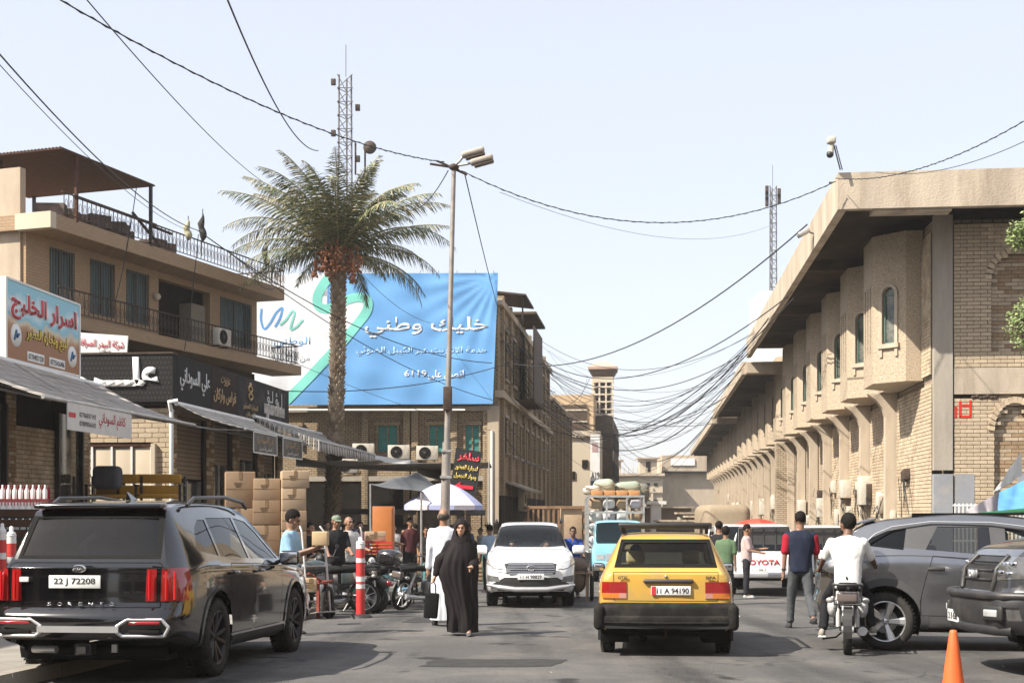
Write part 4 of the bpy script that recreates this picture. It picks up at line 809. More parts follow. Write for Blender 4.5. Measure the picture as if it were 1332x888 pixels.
for i in range(56):
    u = (i + .5) / 56; el = R(86 - 90 * u ** .95); az = i * 2.39996 + rnd.uniform(-.2, .2); L = rnd.uniform(3.5, 4.5) * (.86 + .2 * math.sin(u * 3.1)); dr = rnd.uniform(.6, 1.45) * (1.1 - .1 * u)
    if math.sin(az) < -.35 and u > .62: continue
    m = frond(L, az, el, dr, i, dry=(i > 59 or i % 17 == 5)); c = ptr(1) + V((math.cos(az) * .2, math.sin(az) * .2, .25 * (1 - u) - .15))
    m.build('frond', [M_lf[0 if i % 3 else 2], M_rac, M_lf[1], M_lf[3]] if i < 58 else [M_lf[3], M_rac, M_lf[3], M_lf[3]], PM, c)
M_date = mat('orange_dates', (.27, .095, .035), .6, var=.6, scale=9)
for i in range(8):
    az = i * 2.39996; c = ptr(1) + V((math.cos(az) * .75, -.55 + math.sin(az) * .35, -.1 + .25 * math.sin(i) - .25)); b = MB(); b.tube([ptr(1), c + V((0, 0, .3)), c], .025, 5)
    for k in range(30):
        a2, b2 = rnd.uniform(0, 6.28), rnd.uniform(0, .2) * (1 + .5 * math.sin(i)); z = -rnd.uniform(0, .55 + .12 * (i % 4)); b.ell(c + V((math.cos(a2) * b2, math.sin(a2) * b2, z)), (.045, .045, .06), 6, 4)
    tag(b.build('date_bunch', M_date, PM), kind='stuff')
rf = MB()
for i in range(60):
    a = rnd.uniform(0, 6.28); z = -rnd.uniform(.0, .9); r_ = .24; p = ptr(1) + V((math.cos(a) * r_, math.sin(a) * r_, z)); rf.tube([p, p + V((math.cos(a) * .28, math.sin(a) * .28, .25))], [.05, .02], 5)
rf.build('cut_frond_bases', M_date, PM)
# ================================================================ tree entering at the top right
TR = root('roadside_tree', 'light green leafy tree whose branches enter at the right edge', 'tree', (10.6, 23.2, gz(23)))
MB().tube([(0, 0, 0), (.1, 0, 2.5), (-.1, .1, 4.5), (.1, 0, 6.6)], [.2, .16, .12, .05], 10).tube([(-.1, .1, 4), (-1, 0, 4.9), (-1.7, -.1, 5.3)], [.08, .05, .02], 7).tube([(0, 0, 5), (-.8, 0, 6.3), (-1.7, .1, 6.9)], [.07, .04, .02], 7).build('trunk', M_iron, TR)
cr_ = MB(); rr_ = random.Random(5)
cl = [(-1.35, 0, 5.15, .5), (-1.0, .2, 5.5, .5), (-1.5, 0, 6.75, .3), (-1.1, 0, 7.0, .45), (0, 0, 6.6, .9), (-.5, .3, 5.0, .7), (.4, 0, 5.8, 1.1), (-1.25, 0, 4.75, .28)]
for (x, y, z, r_) in cl:
    for k in range(int(2600 * r_)):
        d = V((rr_.gauss(0, 1), rr_.gauss(0, 1), rr_.gauss(0, 1))).normalized() * r_ * rr_.random() ** .45; p = V((x, y, z)) + d; t = V((rr_.gauss(0, 1), rr_.gauss(0, 1), rr_.gauss(0, 1))).normalized(); s2 = t.orthogonal().normalized(); l_ = rr_.uniform(.05, .09)
        cr_.add([p, p + t * l_ * .5 + s2 * l_ * .3, p + t * l_, p + t * l_ * .5 - s2 * l_ * .3], [(0, 1, 2, 3)], rr_.randrange(2))
cr_.build('crown', [mat('leaf_green', (.13, .19, .05), .6, var=.3), mat('leaf_light', (.22, .27, .1), .6, var=.3)], TR)
# ================================================================ overhead cables
CN = [0]
def cable(a, b, sag, r=.016, label=None, n=26, dashed=False):
    a, b = V(a), V(b); CN[0] += 1; pts = []
    for i in range(n + 1):
        t = i / n; p = a.lerp(b, t); p.z -= 4 * sag * t * (1 - t); pts.append(p - a)
    r *= .72; m = MB(); m.tube(pts, r, 5)
    if dashed:
        q = []
        for i in range(n * 4 + 1): 
            t = i / (n * 4); p = a.lerp(b, t) - a; p.z -= 4 * sag * t * (1 - t); q.append(p + V((0, .012 * math.cos(i * 1.6), .016 * math.sin(i * 1.6))))
        m.tube(q, r * .7, 4)
    o = m.build('overhead_cable', M_cable, None, a); tag(o, label or 'thin black cable in the tangle sagging over the street', 'cable', None if label else 'cables strung over the street'); return o
cable(P(78, 0, 16), P(578, 211, 30), .35, .014, 'twisted cable from the top left corner to the street lamp', dashed=True)
cable(P(600, 222, 30), P(1087, 236, 32), 1.1, .014, 'twisted cable from the street lamp to the corner of the concrete canopy', dashed=True)
cable(P(1087, 232, 32), P(1345, 150, 22), .35, .012, 'cable climbing from the concrete canopy to the right edge', dashed=True)
cable(P(1140, 224, 31), P(1345, 178, 22), .25, .01, 'lower cable over the canopy at the right edge')
cable(P(113, 0, 18), P(341, 236, 42), .2, .014, 'thin cable from the top left corner to the palm crown')
cable(P(296, 0, 20), P(414, 196, 44), .6, .022, 'thick black cable running down into the palm crown')
cable(P(-8, 62, 18), P(258, 300, 40), .4, .018, 'cable from the left edge to the roof railing flags')
cable(P(-8, 76, 18), P(246, 300, 41), .35, .01, 'thin cable just under the one to the roof flags')
cable(P(258, 300, 40), P(640, 472, 57), .9, .026, 'cable crossing the banner from the roof railing')
cable(P(300, 330, 41), P(640, 520, 57), .6, .022, 'lower cable crossing the banner below the white words')
cable(P(604, 224, 30), P(650, 410, 57), .1, .02, 'twisted cable dropping from the lamp to the corner of the banner building', dashed=True)
cable(P(583, 222, 30), P(520, 266, 47), .5, .018, 'short slack cable from the lamp towards the palm')
cable(P(1050, 292, 37), P(662, 472, 58), 1.4, .03, 'thick black cable from the canopy floodlight to the banner building')
cable(P(662, 472, 58), P(330, 506, 45), .5, .026, 'thick cable crossing the lower part of the banner')
cable(P(650, 250, 30), P(1010, 290, 60), .9, .008, 'faint thin cable below the twisted lamp cable')
cable(P(470, 355, 48), P(560, 420, 57), .3, .014, 'thin cable from the palm trunk over the banner')
cable(P(380, 470, 44), P(640, 560, 56), .2, .012, 'white cable from the shop roofs past the palm'); 
rr_ = random.Random(11)
Rp = [(965, 478, 63), (962, 488, 64), (968, 470, 62), (958, 492, 66), (972, 460, 61), (985, 440, 58), (1000, 412, 50), (1030, 380, 44), (945, 516, 76), (930, 540, 92), (975, 452, 60)]
for i in range(34):
    a = Rp[i % 11]; far = a[2] > 70; xl = 640 + (a[2] - 58) * 1.5; lx = rr_.uniform(672, 742); Yl = 11780 / max(848 - lx, 60); zl = rr_.uniform(430, 560) if lx < 715 else rr_.uniform(505, 600)
    Yl = min(Yl, 112); zt_ = min(zl, 560); sag = rr_.uniform(1.2, 4.2) * (1 if a[2] < 70 else .7)
    cable(P(a[0] + rr_.uniform(-6, 6), a[1] + rr_.uniform(-10, 10), a[2]), P(lx, zt_, Yl), sag, rr_.choice([.011, .014, .02, .03]), n=30)
for i in range(10):
    cable(P(650 + rr_.uniform(0, 10), rr_.uniform(400, 470), 58.5), P(772 + rr_.uniform(-8, 20), rr_.uniform(480, 590), 128), rr_.uniform(.5, 4), rr_.choice([.02, .035]))
for i in range(9):
    cable(P(800, rr_.uniform(530, 600), 130), P(940 - i * 3, 520 + i * 5, 78 + i * 5), rr_.uniform(1, 4), .022)
for i in range(8):     # bundles along the left house fronts
    zc = 4 + i * .7; cable(TB.matrix_world @ V((.4, .2, zc)), TB.matrix_world @ V((.5, 29, zc + .4)), rr_.uniform(.2, 1), .03, '%s black cable from the bottom along the street side of the banner building' % ORD[i])
for (x0, y0, x1, y1, Y0, Y1, lb) in ((178, 240, 150, 392, 41.5, 41, 'thin wire hanging down the front of the balcony house'), (258, 305, 240, 455, 43, 43, 'black wire bundle hanging from the flags down the balcony house'), (320, 345, 357, 375, 46, 50, 'cable along the roof edge of the balcony house')): cable(P(x0, y0, Y0), P(x1, y1, Y1), .3, .02, lb)
# ================================================================ vehicles
from mathutils.bvhtree import BVHTree as BVH
def pchip(pts, t):
    n = len(pts)
    if t <= pts[0][0]: return pts[0][1]
    if t >= pts[-1][0]: return pts[-1][1]
    h = [pts[i + 1][0] - pts[i][0] for i in range(n - 1)]; dl = [(pts[i + 1][1] - pts[i][1]) / h[i] for i in range(n - 1)]; d = [dl[0]] + [0] * (n - 2) + [dl[-1]]
    for i in range(1, n - 1):
        if dl[i - 1] * dl[i] > 0: w1, w2 = 2 * h[i] + h[i - 1], h[i] + 2 * h[i - 1]; d[i] = (w1 + w2) / (w1 / dl[i - 1] + w2 / dl[i])
    for i in range(n - 1):
        if t <= pts[i + 1][0]:
            s = (t - pts[i][0]) / h[i]; return pts[i][1] * (1 + 2 * s) * (1 - s) ** 2 + d[i] * h[i] * s * (1 - s) ** 2 + pts[i + 1][1] * s * s * (3 - 2 * s) + d[i + 1] * h[i] * s * s * (s - 1)
def carshell(S):
    L = S['L']; ys = sorted(set([0, .02, .05, .09, .14, .2, .27, .35, .45] + [.45 + (L - .9) * i / 44 for i in range(45)] + [L - q for q in (0, .02, .05, .09, .14, .2, .27, .35)]))
    v = []; rows = []; sh = S.get('shoulder', .03)
    for y in ys:
        w, wt, zr, zb, z0 = [pchip(S[k], y) for k in ('w', 'wt', 'roof', 'belt', 'bot')]; zr = max(zr, zb + .03); g = zr - zb
        q = [(w * .9, z0), (w * .975, z0 + .07), (w * 1.0, z0 + .42 * (zb - z0)), (w * .995, zb - .14), (w * .97, zb - .03), (w * .94, zb + min(.03, g * .2)),
             (wt + (w * .94 - wt) * .12, zb + g * .84), (wt - .03, zb + g * .945), (wt * .72, zb + g * .985), (wt * .36, zr - .001), (0, zr)]
        h = crom(q, 4); row = []
        for (x, z) in h: row.append((x, y, z))
        rows.append(row + [(-a, b, c) for (a, b, c) in row[-2::-1]])
    n = len(rows[0]); N = n // 2
    def dfm(p):
        x, y, z = p
        if 'rear' in S and y < .7: y += pchip(S['rear'], z) * max(0, 1 - y / .7) ** 1.2
        if 'front' in S and y > L - .8: y += pchip(S['front'], z) * max(0, 1 - (L - y) / .8) ** 1.2
        return (x, y, z)
    m = MB(); vs = [dfm(p) for r in rows for p in r]
    m.add(vs, [(i * n + j, i * n + j + 1, (i + 1) * n + j + 1, (i + 1) * n + j) for i in range(len(rows) - 1) for j in range(n - 1)], 0, True)
    K = 16
    for row, sg, bl in ((rows[0], -1, S.get('rb', .1)), (rows[-1], 1, S.get('fb', .16))):
        cv = []
        for j in range(N + 1):
            x0 = row[j][0]
            for k in range(K + 1):
                x = x0 * (1 - 2 * k / K); p = dfm((x, row[j][1], row[j][2])); cv.append((p[0], p[1] + sg * bl * (1 - (x / max(row[2][0], .01)) ** 2) * 1.0 - (sg * bl * (1 - (x0 / max(row[2][0], .01)) ** 2)), p[2]))
        m.add(cv, [(j * (K + 1) + k, j * (K + 1) + k + 1, (j + 1) * (K + 1) + k + 1, (j + 1) * (K + 1) + k) for j in range(N) for k in range(K)], 0, True)
    me = m.mesh('shell', []); bm = bmesh.new(); bm.from_mesh(me); bpy.data.meshes.remove(me)
    bmesh.ops.remove_doubles(bm, verts=bm.verts[:], dist=.0008); bmesh.ops.recalc_face_normals(bm, faces=bm.faces[:])
    for f in bm.faces: f.material_index = 0; f.smooth = True
    return bm
class Cut:
    def __init__(s, bm): s.bm = bm; s.tags = ['body']
    def cut(s, poly, view, name, frm=('body',), cond=None, sign=1):
        if name not in s.tags: s.tags.append(name)
        ti = s.tags.index(name); fi = [s.tags.index(q) for q in frm if q in s.tags]
        ax = {'side': (1, 2), 'rear': (0, 2), 'front': (0, 2), 'top': (0, 1)}[view]
        A = sum(poly[i][0] * poly[(i + 1) % len(poly)][1] - poly[(i + 1) % len(poly)][0] * poly[i][1] for i in range(len(poly)))
        if A < 0: poly = poly[::-1]
        xs_, ys_ = [p[0] for p in poly], [p[1] for p in poly]
        def ok(f):
            c = f.calc_center_median(); nn = f.normal
            if view == 'side' and (c.x * sign < .25 or nn.x * sign < .12): return False
            if view == 'rear' and nn.y > -.12: return False
            if view == 'front' and nn.y < .08: return False
            if view == 'top' and nn.z < .3: return False
            return cond(c) if cond else True
        cand = []
        for f in s.bm.faces:
            if f.material_index not in fi: continue
            a = [q.co[ax[0]] for q in f.verts]; b = [q.co[ax[1]] for q in f.verts]
            if max(a) < min(xs_) or min(a) > max(xs_) or max(b) < min(ys_) or min(b) > max(ys_) or not ok(f): continue
            cand.append(f)
        for i in range(len(poly)):
            if not cand: return
            p, q = poly[i], poly[(i + 1) % len(poly)]; no = V((0, 0, 0)); co = V((0, 0, 0)); no[ax[0]] = q[1] - p[1]; no[ax[1]] = -(q[0] - p[0]); co[ax[0]] = p[0]; co[ax[1]] = p[1]
            if no.length < 1e-7: continue
            no.normalize(); g = set(cand); es = {e for f in cand for e in f.edges}; vs = {v for f in cand for v in f.verts}
            r = bmesh.ops.bisect_plane(s.bm, geom=list(g) + list(es) + list(vs), plane_co=co, plane_no=no, dist=1e-5)
            cand = [f for f in {x for x in r['geom'] if isinstance(x, bmesh.types.BMFace)} if (f.calc_center_median() - co).dot(no) < 0]
        for f in cand: f.material_index = ti
    def both(s, poly, name, **k):
        for sg in (1, -1): s.cut(poly, 'side', name + ('' if sg > 0 else '|l'), sign=sg, **k)
    def split(s, par, spec, dy, default):
        s.bm.normal_update(); o = {}
        for i, t in enumerate(s.tags):
            if t.startswith('void'): continue
            nm = t.split('|')[0].split(':')[0]; mt, push, lab = (spec.get(t.split('|')[0]) or spec.get(nm) or (default, 0, None)); fs = [f for f in s.bm.faces if f.material_index == i]
            if not fs: continue
            ids = {}; vv = []; nn = []
            for f in fs:
                for q in f.verts:
                    if q.index not in ids or True:
                        if q not in ids: ids[q] = len(vv); vv.append(q.co.copy()); nn.append(q.normal.copy())
            m = MB(); vs = [p + n_ * push + V((0, dy, 0)) for p, n_ in zip(vv, nn)]; m.add(vs, [[ids[q] for q in f.verts] for f in fs], 0, True)
            if push > .002:      # give the raised piece a rim
                cnt = {}
                for f in fs:
                    for e in f.edges: cnt[e] = cnt.get(e, 0) + 1
                for e, c in cnt.items():
                    if c == 1:
                        a, b = e.verts; pa, pb_ = vs[ids[a]], vs[ids[b]]; m.add([pa, pb_, pb_ - b.normal * (push + .01), pa - a.normal * (push + .01)], [(0, 1, 2, 3)])
            me = bpy.data.meshes.new(nm); me.from_pydata(m.v, [], m.f); me.materials.append(mt); me.polygons.foreach_set('use_smooth', m.s); me.update()
            ob = inst(me, nm, par); o.setdefault(nm, []).append(ob)
            if lab: ob['label'] = lab
        s.bm.free(); return o
def rrect(x0, x1, y0, y1, r=.03, n=3):
    o = []
    for (cx_, cy_, a0) in ((x1 - r, y1 - r, 0), (x0 + r, y1 - r, 90), (x0 + r, y0 + r, 180), (x1 - r, y0 + r, 270)):
        for k in range(n + 1): a = R(a0 + 90 * k / n); o.append((cx_ + r * math.cos(a), cy_ + r * math.sin(a)))
    return o
def grow(poly, d):
    A = sum(poly[i][0] * poly[(i + 1) % len(poly)][1] - poly[(i + 1) % len(poly)][0] * poly[i][1] for i in range(len(poly)))
    if A < 0: poly = poly[::-1]
    n = len(poly); o = []
    for i in range(n):
        a, b, c = V(poly[i - 1]), V(poly[i]), V(poly[(i + 1) % n]); e1, e2 = (b - a).normalized(), (c - b).normalized(); n1, n2 = V((e1.y, -e1.x)), V((e2.y, -e2.x)); m_ = n1 + n2
        m_ = m_ / max(m_.dot(n1), .3); o.append((b.x + m_.x * d, b.y + m_.y * d))
    return o
M_tyre = mat('tyre_rubber', (.028, .027, .026), .85, var=.2, dirt=((.09, .08, .07), .5, 3))
M_seal = mat('rubber_seal', (.012, .012, .012), .8)
M_rub = mat('black_trim', (.02, .02, .02), .55, var=.15); M_under = mat('underbody', (.012, .012, .012), .9)
M_chrome = mat('chrome', (.7, .7, .7), .12, 1, var=.05); M_satin = mat('satin_silver', (.55, .55, .55), .35, .6, var=.08)
M_redl2 = mat('red_lamp', (.28, .012, .012), .12, var=.1, coat=1); M_orl = mat('orange_lamp', (.6, .18, .03), .15, coat=1); M_clrl = mat('clear_lamp', (.55, .56, .56), .12, .3, var=.25, scale=14, coat=1)
M_plate = mat('plate_white', (.75, .75, .73), .5, var=.03); M_pblack = mat('plate_black', (.02, .02, .02), .5)
G_dark = glassmat('privacy_glass', (.03, .033, .033), 1.55); G_clear = glassmat('windscreen_glass', (.82, .86, .84), 1.45); G_rear = glassmat('rear_glass', (.78, .84, .8), 1.4)
M_seat = mat('seat_cloth', (.1, .095, .09), .9, var=.2)
def paint(name, c, rough=.28, dirt=.25, metal=0, dc=(.3, .25, .19)): return mat(name, c, rough, metal, var=.05, scale=1.5, coat=.9, dirt=(dc, dirt, 2.2))
def wheel(par, x, y, r, w_, rimm, style=5, facem=None):
    s = 1 if x > 0 else -1; T = MX.Translation((x, y, r)) @ (MX.Rotation(0, 4, 'Z') if s > 0 else MX.Rotation(math.pi, 4, 'Z'))
    wh = bpy.data.objects.new('wheel', None); C.objects.link(wh); wh.parent = par; wh.matrix_local = T
    k = ('w', r, w_, style, rimm.name, facem is None)
    if k not in MAT:
        rr_ = r * .70; h = w_ / 2; t = MB(); t.lathe([(rr_, -h * .9), (r * .9, -h), (r * .975, -h * .82), (r, -h * .5), (r * 1.0, -h * .2), (r * .985, -.012), (r * .985, .012), (r, h * .2), (r, h * .5), (r * .975, h * .82), (r * .9, h), (r * .78, h * 1.02), (rr_, h * .9)], axis='x', n=40)
        tr2 = MB()
        for i in range(44):
            a = 2 * math.pi * i / 44
            for xx in (-.33, .33): tr2.box((xx * w_, math.cos(a) * r * .992, math.sin(a) * r * .992), (w_ * .24, r * .022, .026), MX.Rotation(a - math.pi / 2, 3, 'X') )
        rm = MB(); rm.lathe([(rr_, h * .92), (rr_ * .97, h * .97), (rr_ * .93, h * .85), (rr_ * .9, h * .2), (rr_ * .9, -h * .8)], axis='x', n=36); rm.lathe([(0, h * .62), (r * .1, h * .62), (r * .12, h * .5), (r * .2, h * .42), (r * .2, h * .1)], axis='x', n=16)
        ns = style
        for i in range(ns):
            a0 = 2 * math.pi * i / ns
            for da in ((-.13, .13) if style in (5, 6) and facem is None else (0,)):
                a = a0 + da; b = a0 + da * (2.1 if style == 5 else .6); p = V((h * .5, math.cos(a) * r * .12, math.sin(a) * r * .12)); q = V((h * .78, math.cos(b) * rr_ * .95, math.sin(b) * rr_ * .95)); d = (q - p).normalized(); sd = V((1, 0, 0)).cross(d).normalized()
                w1, w2 = (r * .055, r * (.06 if style == 5 else .09)) if facem is None else (r * .09, r * .15)
                rm.add([p + sd * w1, p - sd * w1, q - sd * w2, q + sd * w2, p + sd * w1 * .6 + V((h * .14, 0, 0)), p - sd * w1 * .6 + V((h * .14, 0, 0)), q - sd * w2 * .6 + V((h * .12, 0, 0)), q + sd * w2 * .6 + V((h * .12, 0, 0))], [(4, 5, 6, 7), (0, 1, 5, 4), (1, 2, 6, 5), (2, 3, 7, 6), (3, 0, 4, 7)])
        bk = MB().lathe([(0, -h * .1), (r * .42, -h * .1), (r * .43, -h * .3)], axis='x', n=20)
        MAT[k] = (t.mesh('tyre', M_tyre), tr2.mesh('tread', M_tyre), rm.mesh('rim', rimm), bk.mesh('brake_disc', M_galv if style != 0 else M_under), MB().lathe([(0, -h * .2), (rr_ * .95, -h * .2)], axis='x', n=20).mesh('wheel_back', M_under))
    a, b, c, d, e = MAT[k]; inst(a, 'tyre', wh); tag(inst(b, 'tread', wh), kind='stuff'); inst(c, 'rim', wh); inst(d, 'brake_disc', wh); inst(e, 'wheel_back', wh); return wh
def seats(par, L, y_f, y_r, zf=.35, h=.62, mt=None, rows=2):
    mt = mt or M_seat
    for y, xs_ in ((y_f, (-.36, .36)), (y_r, (-.38, .38)))[:rows]:
        for x in xs_:
            m = MB(); m.rbox((x, y, zf + .2), (.46, .5, .18), .06, None, 0, 3); m.rbox((x, y - .24, zf + .5), (.46, .14, h), .06, MX.Rotation(-.18, 3, 'X').inverted(), 0, 3); m.rbox((x, y - .31, zf + .5 + h / 2 + .08), (.24, .1, .17), .045, None, 0, 3); m.build('seat', mt, par)
def vehicle(name, label, cat, X, Y, head, S, group=None, scale=1):
    r = root(name, label, cat, (X, Y, gz(Y)), head, group, SL)
    if scale != 1: r.matrix_world = r.matrix_world @ (MX.Diagonal((1, 1, scale[0], 1)) if isinstance(scale, tuple) else MX.Scale(scale, 4))
    return r
def arches(S, r, ct, dy, clad=0.0):
    for ya in S['ax']:
        rr_ = S['wr'] + .07; zc = S['wr'] + .01
        circ = lambda q: [(ya + q * math.cos(2 * math.pi * i / 28), zc + q * math.sin(2 * math.pi * i / 28)) for i in range(28)]
        if clad: ct.both(circ(rr_ + clad), 'wheel_arch_trim:%d' % (ya > 2), frm=('body', 'lower_trim', 'lower_trim|l'))
        ct.both(circ(rr_), 'void', frm=ct.tags[:])
        for s_ in (1, -1):
            w_ = pchip(S['w'], ya) ; m = MB(); pts = [(ya + rr_ * math.cos(R(-25 + 230 * i / 22)), zc + rr_ * math.sin(R(-25 + 230 * i / 22))) for i in range(23)]
            vs = [(s_ * (w_ - .03), a + dy, b) for a, b in pts] + [(s_ * (w_ - .36), a + dy, b) for a, b in pts]
            m.add(vs, [(i, i + 1, 24 + i, 23 + i) for i in range(22)], 0, True); m.add(vs[23:], [list(range(23))]); m.build('wheel_arch', M_under, r)
def seam(ct, poly, name, view='side', frm=('body',), w2=.004, cond=None):
    if view == 'side':
        ct.both(poly, 'panel_gap', frm=frm); ct.both(grow(poly, -w2 * 2), name, frm=('panel_gap', 'panel_gap|l'))
    else: ct.cut(poly, view, 'panel_gap', frm=frm, cond=cond); ct.cut(grow(poly, -w2 * 2), view, name, frm=('panel_gap',), cond=cond)
def plate(par, x, y, z, s_, w_=.52, h_=.115, facing=-1, red=False, tilt=0):
    pr = MB().rbox((0, 0, 0), (w_, .012, h_), .005).build('number_plate', M_plate, par, (x, y, z), (tilt, 0, 0 if facing < 0 else math.pi))
    if red: MB().box((-w_ / 2 + .03, -.0075, 0), (.05, .006, h_ * .95)).build('red_band', M_redl, pr)
    text(s_, h_ * .6, M_pblack, pr, (.02 if red else 0, -.0065, 0), wid=w_ * .8, ext=.003, bold=.012); return pr
def mirror(par, x, y, z, mt, w_=.24, h_=.16):
    s = 1 if x > 0 else -1; m = MB().rbox((x + s * w_ / 2, y, z), (w_, .12, h_), .05, None, 0, 3).build('side_mirror', mt, par); MB().tube([(x - s * .06, y, z - .06), (x + s * .06, y, z - .02)], .025, 6).build('mirror_stalk', M_rub, m)
    MB().rbox((x + s * w_ / 2, y - .058, z), (w_ * .82, .012, h_ * .75), .004).build('mirror_glass', M_chrome, m)
def floor_plate(par, L, W2, z=.24, y0=.12): MB().box((0, 0, z), (W2 * 1.7, L - .5, .05)).build('underbody', M_under, par)  # dark floor plate closing the open shell from below
# ---------------- black SUV, rear three-quarter view
S = dict(L=4.81, roof=[(0, 1.06), (.05, 1.13), (.12, 1.24), (.30, 1.535), (.36, 1.60), (.6, 1.65), (1.5, 1.69), (2.2, 1.68), (2.75, 1.62), (3.1, 1.47), (3.62, 1.15), (3.72, 1.11), (4.2, 1.06), (4.55, .97), (4.81, .76)],
     belt=[(0, .98), (.3, 1.04), (.8, 1.08), (3.2, 1.03), (3.7, 1.0), (4.3, .94), (4.81, .7)], w=[(0, .83), (.08, .885), (.25, .925), (.9, .95), (3.9, .95), (4.4, .92), (4.68, .82), (4.81, .66)],
     wt=[(0, .78), (.3, .66), (.6, .64), (1.6, .64), (2.7, .6), (3.6, .72), (4.4, .72), (4.81, .5)], bot=[(0, .42), (.35, .34), (.7, .26), (4.2, .24), (4.81, .36)], rear=[(.3, .06), (.45, -.06), (.62, -.09), (.68, -.03), (.74, .0), (1.05, .0), (1.12, .03), (1.6, .0)], front=[(.3, -.03), (.5, .04), (.8, 0), (1, -.05)],
     ax=(1.0, 3.815), wr=.37, rb=.06)
BK = vehicle('black_suv', 'glossy black seven seat suv parked at the left kerb, rear towards the camera', 'car', -3.72, 14.55, yrot(.108), S, scale=(1.045,))
bm = carshell(S); ct = Cut(bm); dy = -S['L'] / 2
tops = lambda c: c.z > 1.04
ct.cut([(-.66, 1.16), (.66, 1.16), (.6, 1.5), (-.6, 1.5)], 'rear', 'rear_window', cond=lambda c: c.y < .6)
ct.cut([(-.7, 1.13), (.7, 1.13), (.655, 1.52), (-.655, 1.52)], 'rear', 'window_seal', cond=lambda c: c.y < .6)
ct.cut([(-.64, 1.575), (.64, 1.575), (.64, 1.60), (-.64, 1.60)], 'rear', 'brake_light_strip', cond=lambda c: c.y < .5)
ct.cut([(-.62, 2.86), (.62, 2.86), (.68, 3.62), (-.68, 3.62)], 'top', 'windscreen', cond=tops)
qw = [(.62, 1.2), (1.2, 1.14), (1.2, 1.5), (1.0, 1.5), (.82, 1.42)]; w1 = [(1.25, 1.135), (2.16, 1.105), (2.14, 1.535), (1.25, 1.52)]; w2 = [(2.22, 1.10), (3.3, 1.085), (2.95, 1.38), (2.7, 1.5), (2.22, 1.535)]
for p in (qw, w1, w2): ct.both(grow(p, -.006), 'side_window', frm=('body',))
ct.both([(.56, 1.185), (3.42, 1.055), (3.02, 1.38), (2.74, 1.525), (2.2, 1.562), (1.2, 1.555), (.95, 1.53), (.76, 1.43)], 'window_trim')
for nm_, a, b in (('a', .52, .60), ('b', .64, .80)): pass
seam(ct, [(-.74, .70), (.74, .70), (.74, 1.08), (.70, 1.1), (-.70, 1.1), (-.74, 1.08)], 'tailgate', 'rear', cond=lambda c: c.y < .4)
for s_ in (1, -1):
    for a, b in ((.60, .70), (.735, .94)):
        ct.cut([(s_ * a, .76), (s_ * b, .76), (s_ * b, 1.045), (s_ * (a + .01), 1.045)], 'rear', 'tail_light:%d%d' % (a * 100, s_), frm=('body', 'tailgate', 'panel_gap'), cond=lambda c: c.y < .4)
seam(ct, [(1.22, .38), (2.16, .38), (2.16, 1.06), (1.40, 1.075), (1.38, .9), (1.28, .72)], 'rear_door'); seam(ct, [(2.19, .38), (3.22, .38), (3.24, .8), (3.28, 1.02), (2.19, 1.06)], 'front_door')
ct.both([(1.3, .24), (3.5, .24), (3.5, .36), (1.3, .36)], 'lower_trim', frm=('body',)); ct.both([(1.35, .36), (3.46, .36), (3.46, .385), (1.35, .385)], 'chrome_sill', frm=('body', 'rear_door', 'front_door', 'rear_door|l', 'front_door|l'))
ct.cut([(-.97, .3), (.97, .3), (.97, .44), (-.97, .44)], 'rear', 'lower_bumper', cond=lambda c: c.y < .4)
arches(S, BK, ct, dy, .05)
PK = paint('black_car_paint', (.004, .004, .005), .12, .03, dc=(.1, .09, .08)); ob = ct.split(BK, {'rear_window': (G_dark, -.006, None), 'side_window': (glassmat('tinted_side_glass', (.12, .13, .13), 1.6), -.006, None), 'windscreen': (G_clear, -.004, None), 'window_seal': (M_seal, .001, None), 'window_trim': (mat('gloss_black_pillar', (.01, .01, .01), .12, coat=.8), 0, None), 'panel_gap': (M_under, -.003, None), 'lower_trim': (M_rub, .003, None), 'wheel_arch_trim': (PK, .012, None), 'chrome_sill': (M_satin, .004, None), 'brake_light_strip': (mat('dim_red_strip', (.1, .01, .01), .2), 0, None), 'lower_bumper': (M_rub, .002, None),
   **{'tail_light:%d%d' % (a * 100, s_): (M_redl2, .014, None) for a in (.60, .735) for s_ in (1, -1)}}, dy, PK)
gate = ob.get('tailgate', ob['body'])[0]
for s_ in (1, -1):
    for x in (.65, .80, .88): MB().box((s_ * x, dy - .075 + .03 * (x > .7), .9), (.012, .03, .25)).build('lamp_bar', mm('bright_red', (.6, .02, .02), .2), BK)
rb_ = BK
MB().rbox((0, dy + .335, 1.615), (1.26, .2, .045), .02, MX.Rotation(.1, 3, 'X'), 0, 3).build('roof_spoiler', PK, rb_)
for s_ in (1, -1): MB().tube([(s_ * .7, dy + .75, 1.62), (s_ * .7, dy + .95, 1.70), (s_ * .69, dy + 1.9, 1.735), (s_ * .66, dy + 2.6, 1.70), (s_ * .66, dy + 2.75, 1.64)], .02, 6).build('roof_rail', mm('roof_rail_black', (.03, .03, .03), .3), rb_)
MB().add([(-.03, dy + 1.0, 1.68), (.03, dy + 1.0, 1.68), (.02, dy + 1.2, 1.69), (-.02, dy + 1.2, 1.69), (0, dy + .96, 1.76), (0, dy + 1.0, 1.76)], [(0, 1, 4), (1, 2, 5, 4), (2, 3, 5), (3, 0, 4, 5)]).build('antenna_fin', PK, rb_)
plate(rb_, -.06, dy - .09, .93, '22 J 72208', .5, .115)
